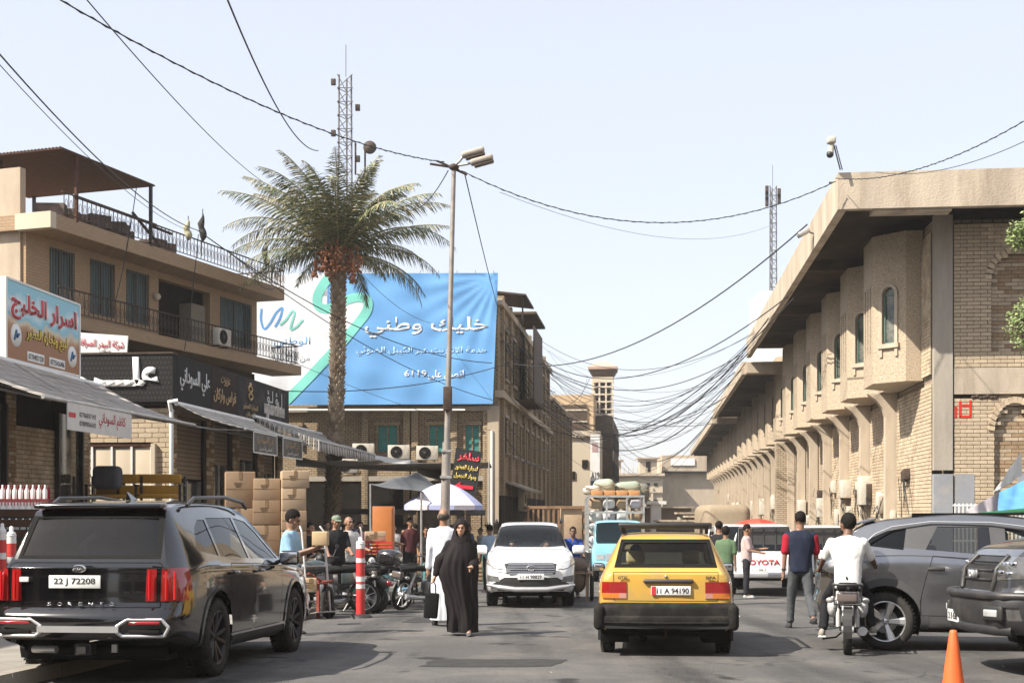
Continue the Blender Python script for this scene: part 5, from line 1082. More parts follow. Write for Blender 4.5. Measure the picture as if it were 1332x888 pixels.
em = MB().lathe([(0, -.016), (.062, -.012), (.07, 0)], (0, 0, 0), 'y', 24); em_o = em.build('badge', M_chrome, rb_, (-.03, dy - .068, 1.045)); em_o.scale = (1, 1, .55); MB().lathe([(0, -.018), (.055, -.015)], axis='y').build('badge_field', M_blk, em_o); text('KIA', .035, M_chrome, em_o, (0, -.018, 0), wid=.09, ext=.003, bold=.02)
for i, c_ in enumerate('SORENTO'): text(c_, .032, M_chrome, rb_, (-.30 + i * .1, dy - .098, .735), wid=.045, ext=.004, bold=.01)
text('4X4 TURBO', .022, M_chrome, rb_, (.5, dy - .075, .84), wid=.19, ext=.004); MB().rbox((-.56, dy - .07, .95), (.09, .012, .045), .02, None, 0, 3).build('sticker', M_white, rb_)
for s_ in (1,):
    bmp = MB(); zb0, yb = .55, dy - .135
    def seg(a, b, h, d=.03): 
        A, B = V(a), V(b); bmp.prism([(A.x, A.z - h / 2), (B.x, B.z - h / 2), (B.x, B.z + h / 2), (A.x, A.z + h / 2)], min(A.y, B.y) - .012, min(A.y, B.y) + d, lambda u, v, w_: V((u, w_, v)))
    for sg in (1, -1):
        pts = [(.0, .54), (.36, .54), (.46, .60), (.78, .60), (.84, .53), (.80, .455), (.42, .455), (.36, .49), (0, .49)]
        for i in range(len(pts) - 1):
            (a, b), (c, d_) = pts[i], pts[i + 1]
            if i in (0, 7): continue
            y = lambda x: dy - .145 + .09 * x * x
            bmp.tube([(sg * a, y(a), b), (sg * c, y(c), d_)], .017, 6)
    bmp.box((0, dy - .148, .515), (.78, .03, .055)); bmp.build('silver_bumper_insert', M_satin, rb_)
    for sg in (1, -1): MB().rbox((sg * .62, dy - .118, .57), (.30, .03, .03), .01).build('reflector', M_redl2, rb_); MB().rbox((sg * .62, dy - .112, .49), (.3, .03, .04), .01).build('exhaust_slot', M_under, rb_)
MB().box((0, dy + .02, .33), (.16, .12, .1)).box((0, dy - .05, .33), (.09, .06, .07)).build('tow_receiver', M_blk, rb_); MB().box((.3, dy - .02, .34), (.05, .03, .07)).build('tow_socket', M_galv, rb_); MB().tube([(-.55, dy + .1, .32), (-.3, dy + .06, .32)], .035, 8).build('exhaust_pipe', M_satin, rb_); MB().tube([(-.4, dy + .25, .3), (.9 - .2, dy + .25, .3)], .05, 8).build('rear_axle', M_under, rb_)
mirror(rb_, .93, dy + 3.2, 1.1, PK); mirror(rb_, -.93, dy + 3.2, 1.1, PK)
for s_ in (1, -1):
    for y in (1.48, 2.36): MB().rbox((s_ * .975, dy + y + .0, .98), (.03, .2, .032), .012).build('door_handle', PK, rb_)
RB_ = mat('black_alloy', (.02, .02, .022), .3, .5, var=.1)
for y in S['ax']:
    for x in (.83, -.83): wheel(rb_, x, y + dy, .37, .24, RB_, 5)
floor_plate(rb_, S['L'], .8); seats(rb_, 4.8, dy + 2.6, dy + 1.7, .5)
# ---------------- yellow taxi hatchback, from behind
S = dict(L=3.75, roof=[(0, .96), (.04, 1.0), (.08, 1.06), (.27, 1.36), (.33, 1.405), (.6, 1.435), (1.3, 1.455), (1.9, 1.44), (2.2, 1.39), (2.85, .98), (2.95, .95), (3.5, .86), (3.75, .68)], belt=[(0, .9), (.3, .93), (2.8, .9), (3.4, .82), (3.75, .62)],
     w=[(0, .735), (.08, .765), (.4, .795), (3.2, .80), (3.6, .74), (3.75, .62)], wt=[(0, .66), (.28, .53), (.6, .53), (2.0, .52), (2.9, .64), (3.75, .55)], bot=[(0, .34), (.5, .24), (3.3, .24), (3.75, .3)], rear=[(.25, .02), (.6, 0), (.95, -.01), (1.0, .0)], ax=(.6, 2.94), wr=.275, rb=.035)
TX = vehicle('yellow_taxi', 'dusty yellow hatchback taxi with black bumper seen from behind in the middle of the road', 'car', 1.98, 17.1, yrot(.1), S)
bm = carshell(S); ct = Cut(bm); dy = -S['L'] / 2
ct.cut(grow([(-.57, 1.055), (.57, 1.055), (.50, 1.335), (-.50, 1.335)], -.018), 'rear', 'rear_window', cond=lambda c: c.y < .6)
ct.cut([(-.6, 1.03), (.6, 1.03), (.52, 1.36), (-.52, 1.36)], 'rear', 'window_seal', cond=lambda c: c.y < .6)
ct.cut([(-.5, 2.22), (.5, 2.22), (.6, 2.86), (-.6, 2.86)], 'top', 'windscreen', cond=lambda c: c.z > .97)
for p in ([(.42, 1.0), (1.0, .97), (1.0, 1.31), (.62, 1.3)], [(1.06, .97), (1.85, .95), (1.85, 1.33), (1.06, 1.33)], [(1.92, .95), (2.66, .94), (2.25, 1.26), (1.92, 1.33)]): ct.both(p, 'side_window'); 
ct.both([(.36, .98), (2.78, .92), (2.28, 1.3), (1.9, 1.36), (.6, 1.335)], 'window_trim')
seam(ct, [(-.60, .64), (.60, .64), (.61, .98), (-.61, .98)], 'tailgate', 'rear', cond=lambda c: c.y < .3)
for s_ in (1, -1):
    for nm_, z0, z1, x0, x1 in (('tail_light', .735, .865, .455, .735), ('turn_signal', .675, .735, .54, .735), ('reverse_light', .675, .735, .455, .54)):
        ct.cut([(s_ * x0, z0), (s_ * x1, z0), (s_ * x1, z1), (s_ * x0, z1)], 'rear', nm_ + ':%d' % s_, frm=('body', 'tailgate', 'panel_gap'), cond=lambda c: c.y < .3)
seam(ct, [(1.0, .34), (1.86, .34), (1.86, .92), (1.0, .94), (.95, .7)], 'rear_door'); seam(ct, [(1.89, .34), (2.7, .34), (2.74, .9), (1.89, .92)], 'front_door')
arches(S, TX, ct, dy)
PT = paint('taxi_yellow_paint', (.58, .345, .06), .3, .45); YD = {'rear_window': (G_rear, -.006, None), 'window_seal': (M_seal, .004, None), 'windscreen': (G_clear, 0, None), 'side_window': (G_clear, -.004, None), 'window_trim': (M_rub, 0, None), 'panel_gap': (M_under, -.002, None)}
for s_ in (1, -1): YD['tail_light:%d' % s_] = (M_redl2, .012, None); YD['turn_signal:%d' % s_] = (M_orl, .012, None); YD['reverse_light:%d' % s_] = (mat('faded_pink_lamp%d' % s_, (.5, .25, .2), .2), .012, None)
ct.split(TX, YD, dy, PT)
MB().rbox((0, dy - .0, .505), (1.58, .30, .24), .07, None, 0, 4).rbox((0, dy - .06, .42), (1.5, .22, .14), .05, None, 0, 4).rbox((-.77, dy + .12, .46), (.13, .62, .30), .06, None, 0, 4).rbox((.77, dy + .12, .46), (.13, .62, .30), .06, None, 0, 4).tube([(-.7, dy - .165, .40), (0, dy - .185, .395), (.7, dy - .165, .40)], .012, 6).build('rear_bumper', mat('scuffed_black_plastic', (.016, .015, .0145), .75, var=.3, scale=5, dirt=((.07, .06, .05), .4, 5)), TX)
MB().box((0, dy - .03, .36), (1.45, .25, .06)).build('bumper_valance', M_rub, TX)
for s_ in (1, -1): MB().box((s_ * .7, dy + .32, .26), (.2, .02, .2)).build('mud_flap', M_rub, TX)
MB().rbox((.03, dy - .062, .875), (.58, .05, .05), .02).build('tailgate_handle', mm('worn_trim', (.06, .05, .045), .5), TX); plate(TX, .06, dy - .058, .765, '11 A 94190', .46, .105, red=True)
text('GTXi', .036, M_blk, TX, (-.50, dy - .05, .915), bold=.04, wid=.11, ext=.003); text('SIPA', .036, M_blk, TX, (.52, dy - .05, .915), bold=.04, wid=.12, ext=.003); MB().ell((0, dy - .05, .93), .018).build('lock', M_chrome, TX); MB().tube([(.0, dy + .1, .3), (.0, dy + .05, .22)], .012).build('hanging_pipe', M_rust, TX)
rk = MB()
for y in (.55, 2.0): rk.box((0, dy + y, 1.515), (1.08, .04, .04)); rk.box((-.5, dy + y, 1.47), (.04, .04, .09)); rk.box((.5, dy + y, 1.47), (.04, .04, .09))
for s_ in (1, -1): rk.tube([(s_ * .54, dy + .42, 1.505), (s_ * .54, dy + 2.1, 1.505)], .022, 6)
for k in range(9): rk.box((0, dy + .5 + k * .19, 1.505), (1.05, .03, .02))
rk.rbox((0, dy + .45, 1.53), (1.12, .06, .06), .02); rk.build('roof_rack', M_blk, TX)
mirror(TX, .78, dy + 2.55, .98, M_rub, .17, .12); mirror(TX, -.78, dy + 2.55, .98, M_rub, .17, .12)
RS = mat('grey_steel_wheel', (.2, .2, .2), .5, .5, var=.2)
for y in S['ax']:
    for x in (.69, -.69): wheel(TX, x, y + dy, .275, .17, RS, 8)
floor_plate(TX, S['L'], .7); seats(TX, 3.7, dy + 1.95, dy + 1.1, .3, .5, mm('beige_seat', (.45, .36, .2), .9), 1)
MB().rbox((0, dy + .98, .72), (1.15, .16, .5), .06).build('rear_bench', mm('beige_seat', (.45, .36, .2), .9), TX); MB().box((0, dy + .6, .9), (1.2, .6, .03)).build('parcel_shelf', M_seat, TX); MB().rbox((.08, dy + .5, .97), (.28, .12, .1), .03).build('red_cushion', mm('maroon', (.2, .03, .03), .8), TX); MB().box((0, dy + 2.75, .85), (1.3, .3, .2)).build('dashboard', mm('beige_dash', (.3, .24, .15), .8), TX)
# ---------------- white SUV coming towards the camera
S = dict(L=4.43, roof=[(0, 1.1), (.1, 1.25), (.3, 1.55), (.5, 1.63), (1.6, 1.68), (2.3, 1.66), (2.65, 1.58), (3.35, 1.19), (3.45, 1.155), (3.9, 1.09), (4.2, 1.0), (4.34, .9), (4.43, .78)], belt=[(0, 1.0), (.8, 1.06), (3.2, 1.03), (3.6, 1.0), (4.2, .9), (4.43, .7)],
     w=[(0, .76), (.1, .82), (.4, .86), (3.7, .87), (4.1, .84), (4.34, .77), (4.43, .68)], wt=[(0, .7), (.4, .6), (2.4, .57), (3.4, .67), (4.2, .68), (4.43, .55)], bot=[(0, .4), (.6, .27), (3.9, .26), (4.43, .32)], front=[(.25, .0), (.4, .05), (.62, .06), (.9, .02), (1.1, 0)], ax=(.85, 3.535), wr=.35, fb=.13)
WS = vehicle('white_suv', 'white compact suv driving towards the camera behind the woman', 'car', .37, 28.0, math.pi + .0, S, scale=1.03)
bm = carshell(S); ct = Cut(bm); dy = -S['L'] / 2
ct.cut([(-.62, 2.64), (-.3, 2.6), (.3, 2.6), (.62, 2.64), (.70, 3.33), (.35, 3.42), (-.35, 3.42), (-.70, 3.33)], 'top', 'windscreen', cond=lambda c: c.z > 1.17)
ct.cut([(-.66, 2.6), (-.3, 2.56), (.3, 2.56), (.66, 2.6), (.73, 3.36), (.35, 3.46), (-.35, 3.46), (-.73, 3.36)], 'top', 'window_seal', cond=lambda c: c.z > 1.14)
for p in ([(.6, 1.12), (1.3, 1.1), (1.3, 1.5), (.8, 1.48)], [(1.36, 1.1), (2.1, 1.09), (2.1, 1.52), (1.36, 1.52)], [(2.16, 1.09), (3.05, 1.08), (2.6, 1.42), (2.16, 1.52)]): ct.both(p, 'side_window')
seam(ct, [(1.3, .4), (2.12, .4), (2.12, 1.06), (1.35, 1.07)], 'rear_door'); seam(ct, [(2.15, .4), (3.0, .4), (3.08, 1.03), (2.15, 1.06)], 'front_door')
fc = lambda c: c.y > 3.9
ct.cut([(-.46, .645), (.46, .645), (.5, .84), (.42, .86), (-.42, .86), (-.5, .84)], 'front', 'grille', cond=fc)
for s_ in (1, -1): ct.cut([(s_ * .5, .74), (s_ * .62, .72), (s_ * .9, .86), (s_ * .9, .95), (s_ * .5, .85)], 'front', 'headlight:%d' % s_, cond=lambda c: c.y > 3.7)
for s_ in (1, -1): ct.cut([(s_ * .58, .5), (s_ * .84, .5), (s_ * .84, .63), (s_ * .62, .6)], 'front', 'fog_light:%d' % s_, cond=fc)
ct.cut([(-.62, .33), (.62, .33), (.74, .46), (.5, .585), (-.5, .585), (-.74, .46)], 'front', 'lower_grille', cond=fc)
arches(S, WS, ct, dy, .04)
PW = paint('white_car_paint', (.74, .74, .73), .25, .12); ct.split(WS, {'windscreen': (G_clear, -.004, None), 'window_seal': (M_rub, 0, None), 'side_window': (G_dark, -.004, None), 'panel_gap': (M_under, -.002, None), 'grille': (M_blk, -.004, None), 'headlight:1': (M_clrl, .005, None), 'headlight:-1': (M_clrl, .005, None), 'fog_light:1': (mat('fog_pod', (.12, .12, .12), .4, var=.5, scale=10), .0, None), 'fog_light:-1': (mat('fog_pod2', (.12, .12, .12), .4, var=.5, scale=10), .0, None), 'lower_grille': (M_rub, -.003, None), 'wheel_arch_trim': (M_rub, .008, None)}, dy, PW)
fy = lambda x, k=0: S['L'] / 2 + .195 - .15 * x * x + k
for z, w2 in ((.83, .43), (.785, .45), (.74, .46), (.695, .45), (.66, .42)): MB().tube([(x * w2 / 4, fy(x * w2 / 4) - .0, z) for x in range(-4, 5)], .014, 6, flat=1.0).build('grille_bar', M_chrome, WS)
MB().tube([(math.cos(t * .5236) * .075, fy(0, .02), .765 + math.sin(t * .5236) * .05) for t in range(13)], .01, 6).tube([(math.cos(t * .5236) * .03, fy(0, .02), .77 + math.sin(t * .5236) * .045) for t in range(13)], .009, 6).build('emblem', M_chrome, WS)
plate(WS, 0, fy(0, .02), .60, '11 H 98829', .5, .11, 1)
MB().tube([(-.86 + .02, fy(.8) - .15, .44), (-.60, fy(.6), .40), (-.3, fy(.3), .36), (.3, fy(.3), .36), (.60, fy(.6), .40), (.84, fy(.8) - .15, .44)], [.02, .045, .05, .05, .045, .02], 8).build('skid_bar', M_satin, WS)
for s_ in (1, -1): MB().tube([(s_ * .52, fy(.52, .005), .73), (s_ * .7, fy(.7, -.02), .76), (s_ * .86, fy(.86, -.12), .87)], .008, 5).build('lamp_brow', M_blk, WS); MB().tube([(s_ * .7, dy + .8, 1.66), (s_ * .7, dy + 1.0, 1.72), (s_ * .68, dy + 2.3, 1.71), (s_ * .66, dy + 2.5, 1.66)], .02, 6).build('roof_rail', M_rub, WS); mirror(WS, s_ * .86, dy + 3.0, 1.1, PW, .26, .18)
for y in S['ax']:
    for x in (.75, -.75): wheel(WS, x, y + dy, .35, .22, M_satin, 6)
floor_plate(WS, S['L'], .75); seats(WS, 4.4, dy + 2.2, dy + 1.3, .5, .6); MB().box((0, dy + 3.1, 1.0), (1.4, .5, .2)).build('dashboard', M_blk, WS); MB().tube([(-.36 + .17 * math.cos(t * .6283), dy + 2.85, 1.08 + .17 * math.sin(t * .6283)) for t in range(11)], .014, 6).build('steering_wheel', M_blk, WS)
# ---------------- grey crossover on the right, seen from its side
S = dict(L=4.63, roof=[(0, 1.05), (.06, 1.12), (.16, 1.24), (.42, 1.47), (.5, 1.52), (.9, 1.60), (1.7, 1.65), (2.3, 1.62), (2.8, 1.5), (3.5, 1.17), (3.6, 1.12), (4.2, 1.0), (4.5, .9), (4.63, .72)], belt=[(0, 1.05), (.5, 1.14), (1.0, 1.16), (2.0, 1.1), (3.3, 1.03), (4.2, .88), (4.63, .68)],
     w=[(0, .8), (.1, .87), (.4, .92), (1.1, .935), (2.3, .9), (3.4, .93), (4.2, .9), (4.5, .8), (4.63, .68)], wt=[(0, .75), (.5, .6), (1.0, .62), (2.5, .58), (3.6, .7), (4.63, .5)], bot=[(0, .42), (.5, .28), (4.2, .26), (4.63, .36)], rear=[(.3, .06), (.55, -.04), (.7, 0), (1.1, 0)], ax=(.76, 3.52), wr=.35, rb=.08)
hd = -R(90) - R(14)
GY = vehicle('grey_crossover', 'metallic grey crossover parked across the right side, its dark wheel arch behind the motorcycle', 'car', 6.3, 16.5, hd, S, scale=(1.02,))
bm = carshell(S); ct = Cut(bm); dy = -S['L'] / 2
q1, q2, q3, q4 = [(.62, 1.2), (1.18, 1.135), (1.22, 1.46), (1.0, 1.44)], [(1.24, 1.13), (1.28, 1.125), (1.5, 1.485), (1.4, 1.48)], [(1.42, 1.13), (2.22, 1.065), (2.2, 1.49), (1.58, 1.50)], [(2.36, 1.05), (3.28, 1.02), (2.85, 1.34), (2.6, 1.44), (2.36, 1.485)]
sh = lambda p: [(a - .2, b + (.07 if b < 1.25 else .0)) for a, b in p]; q1, q3, q4 = sh(q1), sh(q3), sh(q4)
ct.both(q1, 'quarter_window'); ct.both(grow(q3, -.012), 'rear_side_window'); ct.both(grow(q4, -.012), 'front_side_window')
ct.both(sh([(.66, 1.2), (3.42, .99), (2.9, 1.35), (2.62, 1.465), (2.2, 1.515), (1.5, 1.525), (1.1, 1.48), (.9, 1.4)]), 'window_trim')
ct.cut([(-.6, 1.14), (.6, 1.14), (.54, 1.46), (-.54, 1.46)], 'rear', 'rear_window', cond=lambda c: c.y < .7)
ct.cut([(-.58, 2.65), (.58, 2.65), (.66, 3.45), (-.66, 3.45)], 'top', 'windscreen', cond=lambda c: c.z > 1.0)
ct.both([(.0, .2), (4.6, .2), (4.6, .42), (3.4, .42), (3.1, .40), (1.5, .40), (1.3, .46), (0, .5)], 'lower_trim')
seam(ct, [(1.17, .42), (2.07, .42), (2.07, 1.09), (1.3, 1.14), (1.24, .9), (1.16, .66)], 'rear_door'); seam(ct, [(2.11, .42), (3.05, .42), (3.12, 1.04), (2.11, 1.08)], 'front_door')
ct.both(rrect(.7, .84, .9, 1.02, .03), 'fuel_flap')
arches(S, GY, ct, dy, .09)
PG = mat('metallic_grey_paint', (.25, .255, .27), .22, .85, var=.06, coat=.8, dirt=((.3, .26, .2), .22, 1.6)); M_pgr = mat('cladding_grey', (.06, .06, .062), .6, var=.1)
ct.split(GY, {'quarter_window': (G_dark, -.003, None), 'rear_side_window': (glassmat('dusty_side_glass', (.4, .4, .38), 1.9, .1), -.006, None), 'front_side_window': (G_clear, -.006, None), 'window_trim': (M_pgr, 0, None), 'rear_window': (G_dark, 0, None), 'windscreen': (G_clear, 0, None), 'lower_trim': (M_pgr, .004, None), 'wheel_arch_trim': (M_pgr, .014, None), 'tail_light': (M_redl2, .008, None), 'panel_gap': (M_under, -.002, None), 'fuel_flap': (PG, .003, None)}, dy, PG)
for s_ in (1, -1):
    MB().tube([(s_ * .87, dy + .42, 1.2), (s_ * .8, dy + .65, 1.40), (s_ * .74, dy + .85, 1.485), (s_ * .70, dy + 1.3, 1.545), (s_ * .69, dy + 2.0, 1.535), (s_ * .70, dy + 2.44, 1.48), (s_ * .74, dy + 2.75, 1.36), (s_ * .86, dy + 3.25, 1.06)], .012, 6, flat=.8).build('chrome_strip', M_satin, GY)
    for y in (1.36, 2.22): MB().rbox((s_ * .945, dy + y, .98), (.04, .2, .045), .015).build('door_handle', M_blk, GY)
    mirror(GY, s_ * .9, dy + 3.15, 1.06, PG)
MB().rbox((0, dy + .5, 1.545), (1.2, .32, .04), .015, MX.Rotation(.22, 3, 'X')).build('roof_spoiler', PG, GY); MB().box((0, dy + 1.9, 1.638), (1.0, 1.6, .03)).build('roof_panel', PK, GY)
RG = mat('machined_alloy', (.6, .6, .6), .25, .8, var=.1)
for y in S['ax']:
    for x in (.82, -.82): wheel(GY, x, y + dy, .35, .235, RG, 5, 1)
floor_plate(GY, S['L'], .8); seats(GY, 4.6, dy + 2.5, dy + 1.6, .48, .58)
# ---------------- dark pickup nose at the right edge
S = dict(L=5.9, roof=[(0, 1.3), (1.9, 1.3), (2.0, 1.34), (2.12, 1.75), (2.3, 1.87), (3.4, 1.92), (3.9, 1.84), (4.5, 1.38), (4.6, 1.33), (5.3, 1.30), (5.7, 1.22), (5.9, 1.05)], belt=[(0, 1.2), (2, 1.25), (4.4, 1.22), (5.5, 1.14), (5.9, .98)], w=[(0, .95), (.3, 1.0), (5.2, 1.02), (5.6, .98), (5.82, .88), (5.9, .8)],
     wt=[(0, .85), (2.0, .8), (2.3, .7), (3.8, .66), (4.6, .82), (5.9, .74)], bot=[(0, .55), (1, .42), (5.3, .42), (5.9, .42)], front=[(.4, .06), (.6, .12), (.75, .1), (.8, 0), (1.3, -.03)], ax=(1.15, 4.9), wr=.41, fb=.1)
RM = vehicle('dark_pickup', 'dark grey full size pickup cut off by the right edge, nose to the left', 'pickup truck', 7.87, 13.45, R(87), S, scale=(1.06,))
bm = carshell(S); SHB = BVH.FromBMesh(bm); ct = Cut(bm); dy = -S['L'] / 2
fc = lambda c: c.y > 5.2
ct.cut([(-.45, .80), (.45, .80), (.52, 1.13), (-.52, 1.13)], 'front', 'grille', cond=fc)
for s_ in (1, -1):
    ct.cut([(s_ * .56, .90), (s_ * 1.05, .93), (s_ * 1.05, 1.12), (s_ * .56, 1.12)], 'front', 'headlight:%d' % s_, cond=lambda c: c.y > 5.0)
    ct.cut([(s_ * .62, .54), (s_ * .92, .54), (s_ * .92, .66), (s_ * .62, .66)], 'front', 'fog_light:%d' % s_, cond=fc)
ct.both([(5.0, .98), (5.16, .95), (5.16, 1.1), (5.02, 1.1)], 'headlight_wrap'); ct.both([(5.17, .93), (5.78, .9), (5.78, 1.12), (5.17, 1.12)], 'headlight_side')
ct.cut([(-1.1, .3), (1.1, .3), (1.1, .76), (-1.1, .76)], 'front', 'front_bumper', cond=lambda c: c.y > 5.1)
ct.cut([(-.62, 3.95), (.62, 3.95), (.76, 4.5), (-.76, 4.5)], 'top', 'windscreen', cond=lambda c: c.z > 1.36)
for p in ([(2.3, 1.32), (3.1, 1.3), (3.1, 1.72), (2.35, 1.72)], [(3.16, 1.3), (4.2, 1.28), (3.8, 1.66), (3.16, 1.72)]): ct.both(p, 'side_window')
seam(ct, [(2.1, .5), (3.1, .5), (3.1, 1.27), (2.1, 1.28)], 'rear_door'); seam(ct, [(3.14, .5), (4.3, .5), (4.35, 1.24), (3.14, 1.27)], 'front_door')
arches(S, RM, ct, dy, .05)
M_smk = mat('smoked_lamp', (.1, .1, .1), .12, .2, var=.3, scale=10, coat=1)
PD = paint('dark_slate_paint', (.028, .03, .035), .25, .2); M_bump = mat('grey_bumper', (.03, .03, .032), .45, .2, var=.1, dirt=((.2, .17, .14), .3, 3))
ct.split(RM, {'grille': (M_blk, -.01, None), 'headlight:1': (M_smk, .006, None), 'headlight:-1': (M_smk, .006, None), 'headlight_wrap': (M_orl, .006, None), 'headlight_side': (M_smk, .006, None), 'fog_light:1': (M_smk, 0, None), 'fog_light:-1': (M_smk, 0, None), 'front_bumper': (M_bump, .02, None), 'windscreen': (G_clear, 0, None), 'side_window': (G_dark, 0, None), 'wheel_arch_trim': (M_rub, .015, None), 'panel_gap': (M_under, -.002, None)}, dy, PD)
def hitf(x, z, o=.0): h = SHB.ray_cast(V((x, 9, z)), V((0, -1, 0))); return (h[0].y if h[0] else S['L'] - .1) + dy + o
def hits(y, z, o=.0): h = SHB.ray_cast(V((3, y, z)), V((-1, 0, 0))); return (h[0].x if h[0] else .95) + o
for z in (.90, .99, 1.07): MB().tube([(x * .11, hitf(x * .11, z, -.005), z) for x in range(-4, 5)], .014, 6).build('grille_bar', M_bump, RM)
for s_ in (1, -1):
    MB().tube([(s_ * x, hitf(x, z, .01), z) for x, z in ((.50, .80), (.53, .9), (.53, 1.0), (.50, 1.13))], .028, 8).build('grille_frame', M_bump, RM)
    for (x, z) in ((.62, 1.05), (.62, .97), (.76, 1.05), (.76, .96)): MB().rbox((s_ * x, hitf(x, z, .0), z), (.1, .035, .055), .015, MX.Rotation(-s_ * .5, 3, 'Z')).build('lamp_element', M_chrome, RM)
    for (y, z, l_) in ((5.3, 1.05, .14), (5.48, 1.05, .14), (5.4, .95, .36)): MB().rbox((s_ * hits(y, z), y + dy, z), (.03, l_, .055 if z > 1 else .025), .012, MX.Rotation(s_ * .15, 3, 'Z')).build('lamp_element', M_chrome, RM)
    MB().rbox((s_ * .74, hitf(.74, .6, .01), .60), (.3, .05, .14), .02, MX.Rotation(-s_ * .35, 3, 'Z')).build('fog_bezel', M_rub, RM); MB().rbox((s_ * .74, hitf(.74, .6, .035), .60), (.2, .03, .07), .012, MX.Rotation(-s_ * .35, 3, 'Z')).build('fog_lens', M_clrl, RM)
    bp_ = [(s_ * hits(y, .74, .03), y + dy, .76) for y in (4.75 + .6, 5.5, 5.65)] + [(s_ * x, hitf(x, .74, .03), .76) for x in (.85, .7, .5, .25, 0)]; MB().tube(bp_, .04, 8).build('bumper_lip', M_bump, RM)
    bp_ = [(s_ * x, hitf(x, .46, .01), .44) for x in (.85, .7, .5, .25, 0)]; MB().tube(bp_, .05, 8).build('lower_lip', M_rub, RM)
text('RAM', .08, M_satin, RM, (0, hitf(0, .95, .02), .95), wid=.26, rot=(0, 0, math.pi), ext=.02, bold=.03)
plate(RM, .35, hitf(.35, .52, .03), .52, '21 B 4586', .4, .12, 1)
for y in S['ax']:
    for x in (.86, -.86): wheel(RM, x, y + dy, .41, .27, RG, 6)
floor_plate(RM, S['L'], .85, .4); seats(RM, 5.9, dy + 3.5, dy + 2.6, .7, .6); mirror(RM, 1.0, dy + 4.1, 1.32, PD); mirror(RM, -1.0, dy + 4.1, 1.32, PD)
# ---------------- simpler vehicles farther off
def pickup(label, X, Y, head, word, scale=1):
    S = dict(L=5.0, roof=[(0, 1.02), (1.7, 1.02), (1.78, 1.06), (1.85, 1.5), (2.0, 1.7), (2.9, 1.75), (3.2, 1.66), (3.8, 1.16), (3.9, 1.1), (4.6, 1.0), (5.0, .8)], belt=[(0, .98), (3.7, 1.0), (4.6, .9), (5, .7)], w=[(0, .8), (.1, .85), (4.5, .87), (4.85, .8), (5, .68)], wt=[(0, .8), (1.7, .8), (1.95, .62), (3.1, .6), (3.9, .7), (5, .6)], bot=[(0, .5), (1, .38), (4.4, .38), (5, .42)], ax=(1.0, 4.0), wr=.36, rb=.01)
    r = vehicle('white_pickup', label, 'pickup truck', X, Y, head, S, scale=scale); bm = carshell(S); ct = Cut(bm); dy = -2.5
    ct.cut([(-.62, .56), (.62, .56), (.62, 1.0), (-.62, 1.0)], 'rear', 'tailgate', cond=lambda c: c.y < .3)
    ct.cut([(-.72, 1.04), (.72, 1.04), (.64, 1.66), (-.64, 1.66)], 'rear', 'cab_rear_window', cond=lambda c: 1.6 < c.y < 2.1)
    for p in ([(2.0, 1.1), (2.6, 1.08), (2.6, 1.55), (2.1, 1.55)], [(2.66, 1.08), (3.4, 1.07), (3.05, 1.5), (2.66, 1.56)]): ct.both(p, 'side_window')
    ct.cut([(-.55, 3.15), (.55, 3.15), (.62, 3.78), (-.62, 3.78)], 'top', 'windscreen', cond=lambda c: c.z > 1.1)
    arches(S, r, ct, dy); ct.split(r, {'tailgate': (PW, .012, None), 'cab_rear_window': (G_dark, 0, None), 'side_window': (G_dark, 0, None), 'windscreen': (G_clear, 0, None)}, dy, PW)
    for s_ in (1, -1): MB().rbox((s_ * .745, dy - .0, .78), (.14, .06, .34), .02).build('tail_light', M_redl2, r); MB().rbox((s_ * .745, dy - .01, .72), (.12, .06, .09), .02).build('turn_signal', M_orl, r); mirror(r, s_ * .86, dy + 3.4, 1.1, M_rub)
    MB().rbox((0, dy - .14, .5), (1.6, .2, .14), .03).build('rear_bumper', M_satin, r); MB().box((0, dy + .9, .985), (1.3, 1.5, .02)).build('bed_cover', M_blk, r); MB().box((0, dy + 1.82, 1.35), (1.14, .06, .56)).box((0, dy + 1.79, 1.35), (.03, .05, .56)).box((.3, dy + 1.79, 1.35), (.03, .05, .56)).box((-.3, dy + 1.79, 1.35), (.03, .05, .56)).build('window_guard', M_blk, r)
    MB().tube([(-.6, dy + 1.7, 1.0), (-.6, dy + 1.7, 1.62), (.6, dy + 1.7, 1.62), (.6, dy + 1.7, 1.0)], .03, 6).build('roll_bar', M_blk, r)
    if word: text(word, .12, M_redl, r, (.06, dy - .03, .80), wid=.85, ext=.01, bold=.02)
    plate(r, 0, dy - .03, .62, '11 D 38615', .4, .1)
    for y in S['ax']:
        for x in (.74, -.74): wheel(r, x, y + dy, .36, .22, M_satin, 6)
    floor_plate(r, 5, .75, .38)
pickup('white pickup with red lettering across its tailgate, tail to the camera', P(986, 700, 32.5).x + .35, 33.4, -R(14), 'TOYOTA')
pickup('second white pickup, half hidden between the navy shirted man and the rider', P(1068, 700, 34).x + .6, 36.6, -R(8), '')
